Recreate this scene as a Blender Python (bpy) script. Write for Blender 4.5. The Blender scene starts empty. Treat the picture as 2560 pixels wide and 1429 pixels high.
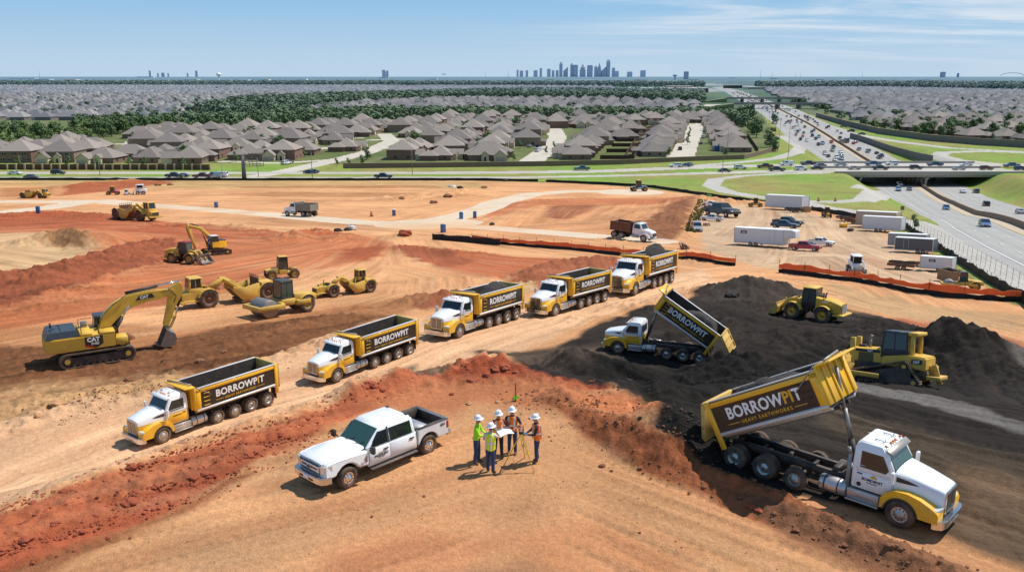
import bpy, bmesh, math, random
import numpy as np
from mathutils import Vector, Matrix, Euler
random.seed(7)
PI = math.pi
# ------------------------------------------------------------------ camera and terrain frame
FPX, CX, CY, HC = 2150.0, 1280.0, 714.5, 14.0
TH = math.atan(525 / FPX)
KN = [(-200, 19.4), (62, 19.4), (84, 21), (130, 25.6), (231, 34.5), (380, 41.8), (450, 42.5), (60000, 42.5)]
_ys = np.arange(-60, 700, 1.0)
_dd = np.interp(_ys, [k[0] for k in KN], [k[1] for k in KN])
_k = np.exp(-np.linspace(-2.5, 2.5, 15) ** 2); _k /= _k.sum()
_dd = np.convolve(np.pad(_dd, 7, mode='edge'), _k, mode='valid')
HWC = np.array([(10, -90), (40, 0), (98, 162), (150, 290), (183, 384), (202.5, 490), (219, 590), (269, 793), (343, 1122), (486, 1800), (612, 2400), (1200, 5500)], float)
def smooth(a, b, x):
    t = np.clip((x - a) / (b - a), 0, 1); return t * t * (3 - 2 * t)
def hwt(x, y):
    return (x - np.interp(y, HWC[:, 1], HWC[:, 0])) * 0.972
def hwl(y): return np.interp(y, [60, 240, 336, 450, 550, 640, 2000], [15.5, 15, 18.5, 23, 26, 30, 31])
def hwr(y): return np.interp(y, [100, 300, 490, 2000], [19, 19, 18, 19])
def cut(x, y):
    t = hwt(x, y)
    c = 6.0 * smooth(160, 335, y) * (1 - smooth(440, 620, y))
    l = np.where(t < 0, smooth(-hwl(y) - 15, -hwl(y) - 1.5, t), 1 - smooth(hwr(y) + 1.5, hwr(y) + 17, t))
    return c * l
def p0(px, py):
    u = (px - CX) / FPX; v = (py - CY) / FPX; k = 14.0 / (math.sin(TH) + v * math.cos(TH)); return (u * k, (math.cos(TH) - v * math.sin(TH)) * k)
# edge of the raised knoll the crew, the pickup and the nearest truck stand on
BNK = [p0(*q) for q in [(-500, 1440), (-150, 1340), (0, 1292), (150, 1243), (300, 1193), (600, 1097), (900, 988), (1160, 927), (1245, 915), (1400, 955), (1560, 985), (1800, 1020), (2100, 1030), (2560, 1070), (2900, 1100)]]
def bank(x, y):
    bx = [q[0] for q in BNK]; by = [q[1] for q in BNK]; yl = np.interp(x, bx, by); sl = np.interp(x, [-20, -3, 0, 3], [.45, .62, .9, 1.0])
    d = (y - yl) * sl - .3; w = np.interp(x, [-1, 5, 14], [8.5, 13, 24]); return 1 - smooth(0, 1, d / w)
def zbase(x, y):
    zl = HC - np.interp(y, _ys, _dd) - cut(x, y)
    return zl + (0 - zl) * bank(x, y) * (np.asarray(y) < 70)
def ray(px, py):
    u = (px - CX) / FPX; v = (py - CY) / FPX
    return Vector((u, math.cos(TH) - v * math.sin(TH), -math.sin(TH) - v * math.cos(TH)))
_AC = {}
def at(px, py, h=0.0, zf=None):
    k = (px, py, h, zf is None)
    if k not in _AC: _AC[k] = at_(px, py, h, zf)
    return _AC[k].copy()
def at_(px, py, h=0.0, zf=None):
    """ground point seen at a photo pixel (h above the ground)"""
    zf = zf or zbase
    d = ray(px, py); t = 8.0
    while t < 40000 and HC + d.z * t > float(zf(d.x * t, d.y * t)) + h: t *= 1.02
    lo, hi = t / 1.02, t
    for _ in range(30):
        m = (lo + hi) / 2
        if HC + d.z * m > float(zf(d.x * m, d.y * m)) + h: lo = m
        else: hi = m
    return Vector((d.x * hi, d.y * hi, HC + d.z * hi))
def zflat(x, y): return HC - np.interp(y, _ys, _dd)
def pxf(pts): return [tuple(at(*p, zf=zflat)[:2]) for p in pts]
def pxl(pts): return [tuple(at(*p)[:2]) for p in pts]
# ------------------------------------------------------------------ numpy noise
def _h(ix, iy, s):
    n = (ix.astype(np.int64) * 374761393 + iy.astype(np.int64) * 668265263 + s * 974634777) & 0xffffffff
    n = ((n ^ (n >> 13)) * 1274126177) & 0xffffffff
    return ((n ^ (n >> 16)) & 0xffff) / 32767.5 - 1.0
def vn(x, y, s=0):
    x = np.asarray(x, float); y = np.asarray(y, float)
    ix = np.floor(x); iy = np.floor(y); fx = x - ix; fy = y - iy
    fx = fx * fx * (3 - 2 * fx); fy = fy * fy * (3 - 2 * fy)
    ix = ix.astype(np.int64); iy = iy.astype(np.int64)
    a = _h(ix, iy, s); b = _h(ix + 1, iy, s); c = _h(ix, iy + 1, s); d = _h(ix + 1, iy + 1, s)
    return (a + (b - a) * fx) * (1 - fy) + (c + (d - c) * fx) * fy
def fbm(x, y, s=0, o=3, g=0.5):
    r = 0; a = 1; n = 0
    for i in range(o):
        r = r + a * vn(x * 2 ** i + 17.3 * i, y * 2 ** i - 9.1 * i, s + i); n += a; a *= g
    return r / n
def pdist(X, Y, P):
    """distance, signed lateral offset and arc length along the nearest segment of polyline P"""
    best = np.full(X.shape, 1e18); T = np.zeros(X.shape); S = np.zeros(X.shape); s0 = 0
    for (ax, ay), (bx, by) in zip(P, P[1:]):
        dx, dy = bx - ax, by - ay; L = math.hypot(dx, dy) or 1e-6
        q = ((X - ax) * dx + (Y - ay) * dy) / (L * L); q = np.clip(q, 0, 1)
        ex = X - ax - q * dx; ey = Y - ay - q * dy; d2 = ex * ex + ey * ey
        m = d2 < best
        best = np.where(m, d2, best); T = np.where(m, ((X - ax) * dy - (Y - ay) * dx) / L, T); S = np.where(m, s0 + q * L, S); s0 += L
    return np.sqrt(best), T, S
def inpoly(X, Y, P):
    r = np.zeros(X.shape, bool); n = len(P)
    for i in range(n):
        x1, y1 = P[i]; x2, y2 = P[(i + 1) % n]
        if y1 == y2: continue
        c = ((y1 > Y) != (y2 > Y)) & (X < (x2 - x1) * (Y - y1) / (y2 - y1) + x1); r ^= c
    return r
def soft(X, Y, P, w):
    """1 inside polygon P, 0 outside, blended over a share w of the viewing distance"""
    d, _, _ = pdist(X, Y, P + [P[0]])
    sd = np.where(inpoly(X, Y, P), d, -d) / (w * np.maximum(np.hypot(X, Y), 12))
    return np.clip(sd * 0.5 + 0.5, 0, 1)
def lin(c):
    return tuple((x / 255 / 12.92 if x / 255 <= 0.04045 else ((x / 255 + 0.055) / 1.055) ** 2.4) for x in c)
def C(r, g, b, k=1.22): return tuple(min(0.85, v / k) for v in lin((r, g, b)))
# ------------------------------------------------------------------ materials
MATS = {}
def mat(name, col, rough=0.6, metal=0.0, var=0.0, scale=3.0, dust=0.0, bump=0.0, spec=None, coat=0.0):
    if name in MATS: return MATS[name]
    m = bpy.data.materials.new(name); m.use_nodes = True; nt = m.node_tree; N = nt.nodes; L = nt.links
    b = N['Principled BSDF']; b.inputs['Roughness'].default_value = rough; b.inputs['Metallic'].default_value = metal
    if spec is not None: b.inputs['Specular IOR Level'].default_value = spec
    if coat: b.inputs['Coat Weight'].default_value = coat; b.inputs['Coat Roughness'].default_value = 0.08
    b.inputs['Base Color'].default_value = (*col, 1)
    tc = N.new('ShaderNodeTexCoord')
    src = None
    if var:
        n = N.new('ShaderNodeTexNoise'); n.inputs['Scale'].default_value = scale; n.inputs['Detail'].default_value = 5
        L.new(tc.outputs['Object'], n.inputs['Vector'])
        mx = N.new('ShaderNodeMix'); mx.data_type = 'RGBA'
        mx.inputs['A'].default_value = (*[c * (1 - var) for c in col], 1); mx.inputs['B'].default_value = (*[min(1, c * (1 + var)) for c in col], 1)
        L.new(n.outputs['Fac'], mx.inputs['Factor']); src = mx.outputs['Result']
        if bump:
            bp = N.new('ShaderNodeBump'); bp.inputs['Strength'].default_value = bump; bp.inputs['Distance'].default_value = 0.05
            L.new(n.outputs['Fac'], bp.inputs['Height']); L.new(bp.outputs['Normal'], b.inputs['Normal'])
    if dust:
        n = N.new('ShaderNodeTexNoise'); n.inputs['Scale'].default_value = 1.7; n.inputs['Detail'].default_value = 6; n.inputs['Roughness'].default_value = 0.65
        L.new(tc.outputs['Object'], n.inputs['Vector'])
        sp = N.new('ShaderNodeSeparateXYZ'); L.new(tc.outputs['Object'], sp.inputs[0])
        mr = N.new('ShaderNodeMapRange'); mr.inputs['From Min'].default_value = 0.2; mr.inputs['From Max'].default_value = 2.2; mr.inputs['To Min'].default_value = 0.9; mr.inputs['To Max'].default_value = 0.25
        L.new(sp.outputs['Z'], mr.inputs['Value'])
        r = N.new('ShaderNodeMapRange'); r.inputs['From Min'].default_value = 0.36; r.inputs['From Max'].default_value = 0.7
        L.new(n.outputs['Fac'], r.inputs['Value'])
        ml = N.new('ShaderNodeMath'); ml.operation = 'MULTIPLY'; L.new(r.outputs[0], ml.inputs[0]); L.new(mr.outputs[0], ml.inputs[1])
        m2 = N.new('ShaderNodeMath'); m2.operation = 'MULTIPLY'; L.new(ml.outputs[0], m2.inputs[0]); m2.inputs[1].default_value = dust
        mx = N.new('ShaderNodeMix'); mx.data_type = 'RGBA'; mx.inputs['A'].default_value = (*col, 1); mx.inputs['B'].default_value = (0.33, 0.2, 0.12, 1)
        if src: L.new(src, mx.inputs['A'])
        L.new(m2.outputs[0], mx.inputs['Factor']); src = mx.outputs['Result']
        rr = N.new('ShaderNodeMix'); rr.data_type = 'FLOAT'; rr.inputs['A'].default_value = rough; rr.inputs['B'].default_value = 0.85
        L.new(m2.outputs[0], rr.inputs['Factor']); L.new(rr.outputs['Result'], b.inputs['Roughness'])
        mm = N.new('ShaderNodeMix'); mm.data_type = 'FLOAT'; mm.inputs['A'].default_value = metal; mm.inputs['B'].default_value = 0
        L.new(m2.outputs[0], mm.inputs['Factor']); L.new(mm.outputs['Result'], b.inputs['Metallic'])
    if src: L.new(src, b.inputs['Base Color'])
    MATS[name] = m; return m
# ------------------------------------------------------------------ mesh builder
SCN = bpy.context.scene; COL = SCN.collection
CH = {}
def reg(o, parent=None):
    COL.objects.link(o)
    if parent is not None:
        o.parent = parent; CH.setdefault(parent.name, []).append(o)
    return o
class MB:
    def __init__(s, M=None): s.v = []; s.f = []; s.m = []; s.s = []; s.M = M or Matrix()
    def add(s, vs, fs, mi=0, sm=False):
        n = len(s.v); s.v += [tuple(s.M @ Vector(v)) for v in vs]
        s.f += [tuple(i + n for i in f) for f in fs]; s.m += [mi] * len(fs); s.s += [sm] * len(fs); return s
    def box(s, x0, x1, y0, y1, z0, z1, mi=0):
        return s.add([(x0, y0, z0), (x1, y0, z0), (x1, y1, z0), (x0, y1, z0), (x0, y0, z1), (x1, y0, z1), (x1, y1, z1), (x0, y1, z1)],
                     [(0, 3, 2, 1), (4, 5, 6, 7), (0, 1, 5, 4), (1, 2, 6, 5), (2, 3, 7, 6), (3, 0, 4, 7)], mi)
    def prism(s, prof, y0, y1, mi=0, inset=0.0, sm=False):
        """profile of (x, z) pushed from y0 to y1"""
        n = len(prof); vs = [(x, y0, z) for x, z in prof] + [(x, y1, z) for x, z in prof]
        fs = [tuple(range(n)), tuple(range(2 * n - 1, n - 1, -1))] + [(i, n + i, n + (i + 1) % n, (i + 1) % n) for i in range(n)]
        s.add(vs, fs, mi, sm); return s
    def loft(s, rings, mi=0, caps=True, sm=False):
        n = len(rings[0]); vs = [p for r in rings for p in r]; fs = []
        for k in range(len(rings) - 1):
            for i in range(n): fs.append((k * n + i, k * n + (i + 1) % n, (k + 1) * n + (i + 1) % n, (k + 1) * n + i))
        if caps: fs.append(tuple(range(n - 1, -1, -1))); fs.append(tuple((len(rings) - 1) * n + i for i in range(n)))
        s.add(vs, fs, mi, sm); return s
    def cyl(s, a, b, r0, r1=None, n=12, mi=0, sm=True, caps=True):
        a = Vector(a); b = Vector(b); r1 = r0 if r1 is None else r1; d = (b - a).normalized()
        u = d.orthogonal().normalized(); w = d.cross(u)
        R = [[tuple(c + (u * math.cos(2 * PI * i / n) + w * math.sin(2 * PI * i / n)) * r) for i in range(n)] for c, r in ((a, r0), (b, r1))]
        k = len(s.f); s.loft(R, mi, caps, sm)
        if caps and sm: s.s[-1] = s.s[-2] = False
        return s
    def tube(s, pts, r, n=8, mi=0):
        for a, b in zip(pts, pts[1:]): s.cyl(a, b, r, n=n, mi=mi)
        return s
    def lathe(s, prof, c, axis='y', n=24, mi=0, sm=True):
        """profile of (radius, offset along the axis)"""
        R = []
        for r, h in prof:
            ring = []
            for i in range(n):
                a = 2 * PI * i / n; p, q = r * math.cos(a), r * math.sin(a)
                ring.append({'y': (c[0] + p, c[1] + h, c[2] - q), 'x': (c[0] + h, c[1] + p, c[2] + q), 'z': (c[0] + p, c[1] + q, c[2] + h)}[axis])
            R.append(ring)
        return s.loft(R, mi, False, sm)
    def bar(s, a, b, w, h, mi=0):
        """rectangular bar from a to b"""
        a = Vector(a); b = Vector(b); d = (b - a).normalized(); up = Vector((0, 0, 1)) if abs(d.z) < 0.9 else Vector((1, 0, 0))
        sd = d.cross(up).normalized() * w / 2; uu = sd.cross(d).normalized() * h / 2
        return s.loft([[tuple(c + sd + uu), tuple(c + sd - uu), tuple(c - sd - uu), tuple(c - sd + uu)] for c in (a, b)], mi)
    def mesh(s, name, mats, bevel=0, seg=1):
        me = bpy.data.meshes.new(name); me.from_pydata(s.v, [], s.f)
        for m in mats: me.materials.append(m)
        me.polygons.foreach_set('material_index', s.m); me.polygons.foreach_set('use_smooth', s.s); me.update()
        bm = bmesh.new(); bm.from_mesh(me)
        bmesh.ops.recalc_face_normals(bm, faces=bm.faces)
        if bevel:
            es = [e for e in bm.edges if len(e.link_faces) == 2 and e.calc_face_angle(0) > 0.45]
            bmesh.ops.bevel(bm, geom=es, offset=bevel, segments=seg, affect='EDGES', clamp_overlap=True)
            for f in bm.faces: f.smooth = True
            for e in bm.edges:
                if len(e.link_faces) == 2 and e.calc_face_angle(0) > 0.9: e.smooth = False
        bm.to_mesh(me); bm.free(); return me
    def build(s, name, mats, parent=None, bevel=0, seg=1):
        if not isinstance(mats, (list, tuple)): mats = [mats]
        return reg(bpy.data.objects.new(name, s.mesh(name, mats, bevel, seg)), parent)
def tag(o, label=None, cat=None, group=None, kind=None):
    if label: o['label'] = label
    if cat: o['category'] = cat
    if group: o['group'] = group
    if kind: o['kind'] = kind
    return o
def empty(name, label=None, cat=None, group=None):
    o = bpy.data.objects.new(name, None); o.empty_display_size = 0.2; COL.objects.link(o); return tag(o, label, cat, group)
def dup(o, parent=None):
    c = o.copy(); COL.objects.link(c)
    if parent is not None:
        c.parent = parent; CH.setdefault(parent.name, []).append(c)
    for ch in list(CH.get(o.name, [])): dup(ch, c)
    return c
def put(root, A, B, la, lb, scale=None, up=None, dz=0.0):
    """stand a thing so that its local ground points la, lb meet the world points A, B"""
    la = Vector((*la, 0)); lb = Vector((*lb, 0)); A = Vector(A); B = Vector(B)
    A.z = float(zfull(A.x, A.y)) + dz; B.z = float(zfull(B.x, B.y)) + dz
    s = (A - B).length / (la - lb).length if scale is None else scale
    X = (A - B).normalized(); lx = (la - lb).normalized(); U = Vector((0, 0, 1)) if up is None else up
    Yv = U.cross(X).normalized(); Z = X.cross(Yv)
    Wm = Matrix((X, Yv, Z)).transposed(); ly = Vector((0, 0, 1)).cross(lx); Lm = Matrix((lx, ly, Vector((0, 0, 1)))).transposed()
    R = Wm @ Lm.inverted()
    mid = (A + B) / 2; lm = (la + lb) / 2
    root.matrix_world = Matrix.Translation(mid - R @ (lm * s)) @ R.to_4x4() @ Matrix.Scale(s, 4)
    return root
def nrm(x, y, e=2.0):
    zx = (float(zbase(x + e, y)) - float(zbase(x - e, y))) / (2 * e); zy = (float(zbase(x, y + e)) - float(zbase(x, y - e))) / (2 * e)
    return Vector((-zx, -zy, 1)).normalized()
def stand(root, x, y, rz=0.0, s=1.0, tilt=False, dz=0.0):
    z = float(zfull(x, y)) + dz; R = Matrix.Rotation(rz, 4, 'Z')
    if tilt: R = Vector((0, 0, 1)).rotation_difference(nrm(x, y)).to_matrix().to_4x4() @ R
    root.matrix_world = Matrix.Translation((x, y, z)) @ R @ Matrix.Scale(s, 4); return root
# ------------------------------------------------------------------ terrain features (photo pixel -> world once, then all in world metres)
# ridges: (points, width m, height m, lump scale m, lump share)
RID = [(pxl(p), w, h, ls, lm) for p, w, h, ls, lm in [
    ([(-60, 735), (60, 722), (170, 700), (270, 668), (350, 640), (420, 628)], 4.2, 1.7, 1.3, .5),
    ([(-60, 790), (60, 765), (150, 740)], 4.0, .7, 1.2, .6),
    ([(180, 1222), (420, 1130), (700, 1040), (900, 985), (1000, 955), (1130, 940), (1240, 920)], .9, .2, .5, .8),
    ([(-100, 1370), (150, 1290), (400, 1205), (560, 1145), (700, 1095), (760, 1070)], 1.0, .2, .45, .8),
    ([(880, 985), (940, 960), (1000, 960)], .8, .4, .45, .8),
    ([(1080, 958), (1160, 930), (1245, 918), (1330, 945), (1420, 970), (1520, 985)], 1.2, .28, .5, .6),
    ([(1400, 1000), (1500, 1080), (1620, 1150), (1740, 1190), (1880, 1240), (2020, 1300), (2180, 1370), (2400, 1470)], .8, .38, .35, .7),
    ([(1640, 1100), (1690, 1150)], .8, .25, .4, .5),
    ([(-60, 1035), (60, 1020), (200, 1005), (330, 985), (520, 925)], 1.6, .4, .7, .8),
    ([(0, 1090), (120, 1040), (240, 1010)], 1.2, .35, .8, .7),
    ([(500, 880), (640, 850), (800, 805), (900, 780)], 1.8, .3, .8, .7),
    ([(560, 935), (700, 900), (780, 870), (900, 825), (1010, 800)], .8, .3, .4, .6),
    ([(1040, 755), (1120, 745), (1220, 735), (1340, 715)], 1.8, .5, .7, .8),
    ([(1330, 700), (1390, 678), (1450, 668), (1520, 662)], 2.4, 1.1, 1.2, .4),
    ([(1200, 640), (1100, 625), (1010, 620)], 3.0, .25, 1.5, .5),
    ([(100, 610), (150, 602), (220, 612)], 4.0, 1.6, 1.6, .7),
    ([(735, 600), (790, 592), (850, 598)], 3.5, 1.0, 1.2, .8),
    ([(0, 545), (120, 535), (250, 545)], 5.0, .8, 2.0, .5),
    ([(380, 565), (600, 570), (720, 600)], 3.0, .5, 2.0, .7),
    ([(1620, 570), (1680, 530), (1740, 500)], 6.0, 1.2, 3.0, .2),
    ([(1560, 600), (1620, 590), (1700, 590)], 3.0, .7, 1.5, .7),
    ([(1760, 505), (1880, 510), (2010, 522)], 2.5, .9, 1.5, .7),
    ([(160, 470), (260, 458), (330, 455)], 5.0, 1.0, 3.0, .5),
    ([(980, 500), (1100, 495), (1180, 480)], 5.0, 1.2, 2.5, .7),
    ([(2200, 820), (2300, 845), (2480, 960)], 1.8, .5, 1.0, .6),
    ([(1700, 640), (1760, 650)], 3.5, .7, 1.5, .3),
    ([(900, 700), (1100, 640)], .01, 0, 1, 0)]]
# mounds: (px, py, radius m, height m, lump share)
MND = [(*at(px, py)[:2], r, h, lm) for px, py, r, h, lm in [
    (1450, 920, 2.4, 1.15, .35), (1395, 905, 1.5, .4, .4), (1560, 940, 2.2, .5, .6), (1700, 960, 1.8, .5, .7), (1640, 1000, 1.8, .45, .8),
    (1620, 1080, 1.7, .6, .3), (1690, 1108, 1.9, 1.2, .2), (1712, 1140, .9, .6, .2), (1890, 935, 3.0, 1.3, .3), (1800, 925, 2.0, .7, .4), (1850, 745, 5.0, 1.6, .4), (1930, 752, 4.0, .9, .4), (1750, 790, 4.0, 1.0, .5),
    (1660, 850, 2.0, .35, .6), (1990, 860, 3.5, .9, .6), (2080, 930, 2.0, .4, .6), (2425, 925, 4.6, 2.7, .35), (2320, 920, 2.8, 1.2, .5), (2545, 975, 4.5, 1.4, .4), (2230, 850, 2.5, .6, .6),
    (1560, 770, 2.5, .4, .5), (1500, 800, 2.0, .3, .5), (1640, 760, 2.0, .5, .6), (1240, 940, 1.7, .35, .6), (1080, 945, 1.2, -.25, .3), (1010, 590, 1.6, .8, .6), (1440, 800, 1.5, .25, .4)]]
def zfeat(x, y):
    z = 0.0
    for P, w, h, ls, lm in RID:
        x0 = min(p[0] for p in P) - 3 * w; x1 = max(p[0] for p in P) + 3 * w; y0 = min(p[1] for p in P) - 3 * w; y1 = max(p[1] for p in P) + 3 * w
        m = (x > x0) & (x < x1) & (y > y0) & (y < y1)
        if not np.any(m): continue
        if np.ndim(x) == 0:
            d, t, s = pdist(np.array([x]), np.array([y]), P); n = fbm(np.array([x]) / ls, np.array([y]) / ls, 5, 3)
            z = z + float((h * np.exp(-(d / w) ** 2) * (1 + lm * n * 1.0))[0])
        else:
            d, t, s = pdist(x[m], y[m], P); n = fbm(x[m] / ls, y[m] / ls, 5, 3)
            if np.ndim(z) == 0: z = np.zeros_like(x)
            z[m] += h * np.exp(-(d / w) ** 2) * (1 + lm * n * 1.0)
    for mx, my, r, h, lm in MND:
        d2 = ((x - mx) ** 2 + (y - my) ** 2) / (r * r)
        n = vn(np.asarray(x) / r * 3.1 + mx, np.asarray(y) / r * 3.1, 3) * .6 + vn(np.asarray(x) / r * 7.3, np.asarray(y) / r * 7.3 + my, 4) * .4
        q = np.sqrt(d2); shape = np.where(q < 1.6, np.clip(1 - q / 1.6, 0, 1) ** 1.25, 0)
        z = z + h * shape * (1 + lm * n * .9)
    return z
def zfull(x, y): return zbase(x, y) + zfeat(x, y)
# flow lines that tyre tracks follow
FLOW = [pxl(p) for p in [
    [(-300, 1330), (100, 1190), (330, 1110), (560, 1040), (900, 955), (1100, 865), (1400, 780), (1620, 725), (1800, 680), (2100, 700)],
    [(-100, 1490), (200, 1400), (600, 1300), (900, 1230), (1250, 1120), (1330, 1100)],
    [(1330, 1110), (1500, 1180), (1800, 1290), (2200, 1440), (2400, 1520)],
    [(2000, 560), (1950, 660), (1750, 680), (1500, 640), (1300, 610), (1160, 590), (1000, 575)],
    [(1700, 690), (1900, 700), (2100, 760), (2300, 810), (2560, 880), (2800, 960)],
    [(-200, 770), (0, 735), (300, 700), (600, 650), (800, 615), (950, 585)],
    [(-200, 850), (0, 820), (300, 770), (600, 740), (800, 700), (900, 650), (960, 590)],
    [(-200, 590), (100, 570), (400, 575), (700, 600), (900, 600)],
    [(0, 640), (140, 660), (330, 620), (250, 590), (100, 600)],
    [(1000, 600), (1030, 660), (1180, 690), (1200, 740), (1050, 790), (700, 860), (300, 930), (-200, 1010)],
    [(1300, 640), (1480, 650), (1560, 690), (1300, 750), (1100, 800)],
    [(1380, 900), (1560, 860), (1800, 800), (2100, 830), (2300, 880), (2560, 950), (2700, 1000)],
    [(1700, 1040), (2000, 1080), (2300, 1150), (2560, 1230), (2700, 1270)],
    [(1540, 880), (1750, 930), (2050, 990), (2300, 1060), (2560, 1110)],
    [(-300, 475), (300, 475), (800, 478), (1180, 480)], [(-300, 510), (300, 515), (700, 510), (1000, 515), (1130, 500)],
    [(1200, 560), (1300, 510), (1500, 500), (1650, 500), (1600, 560), (1400, 570)],
    [(2300, 740), (2100, 640), (1900, 640), (1750, 610)], [(2450, 740), (2250, 680), (2050, 600), (2000, 530)]]]
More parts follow.
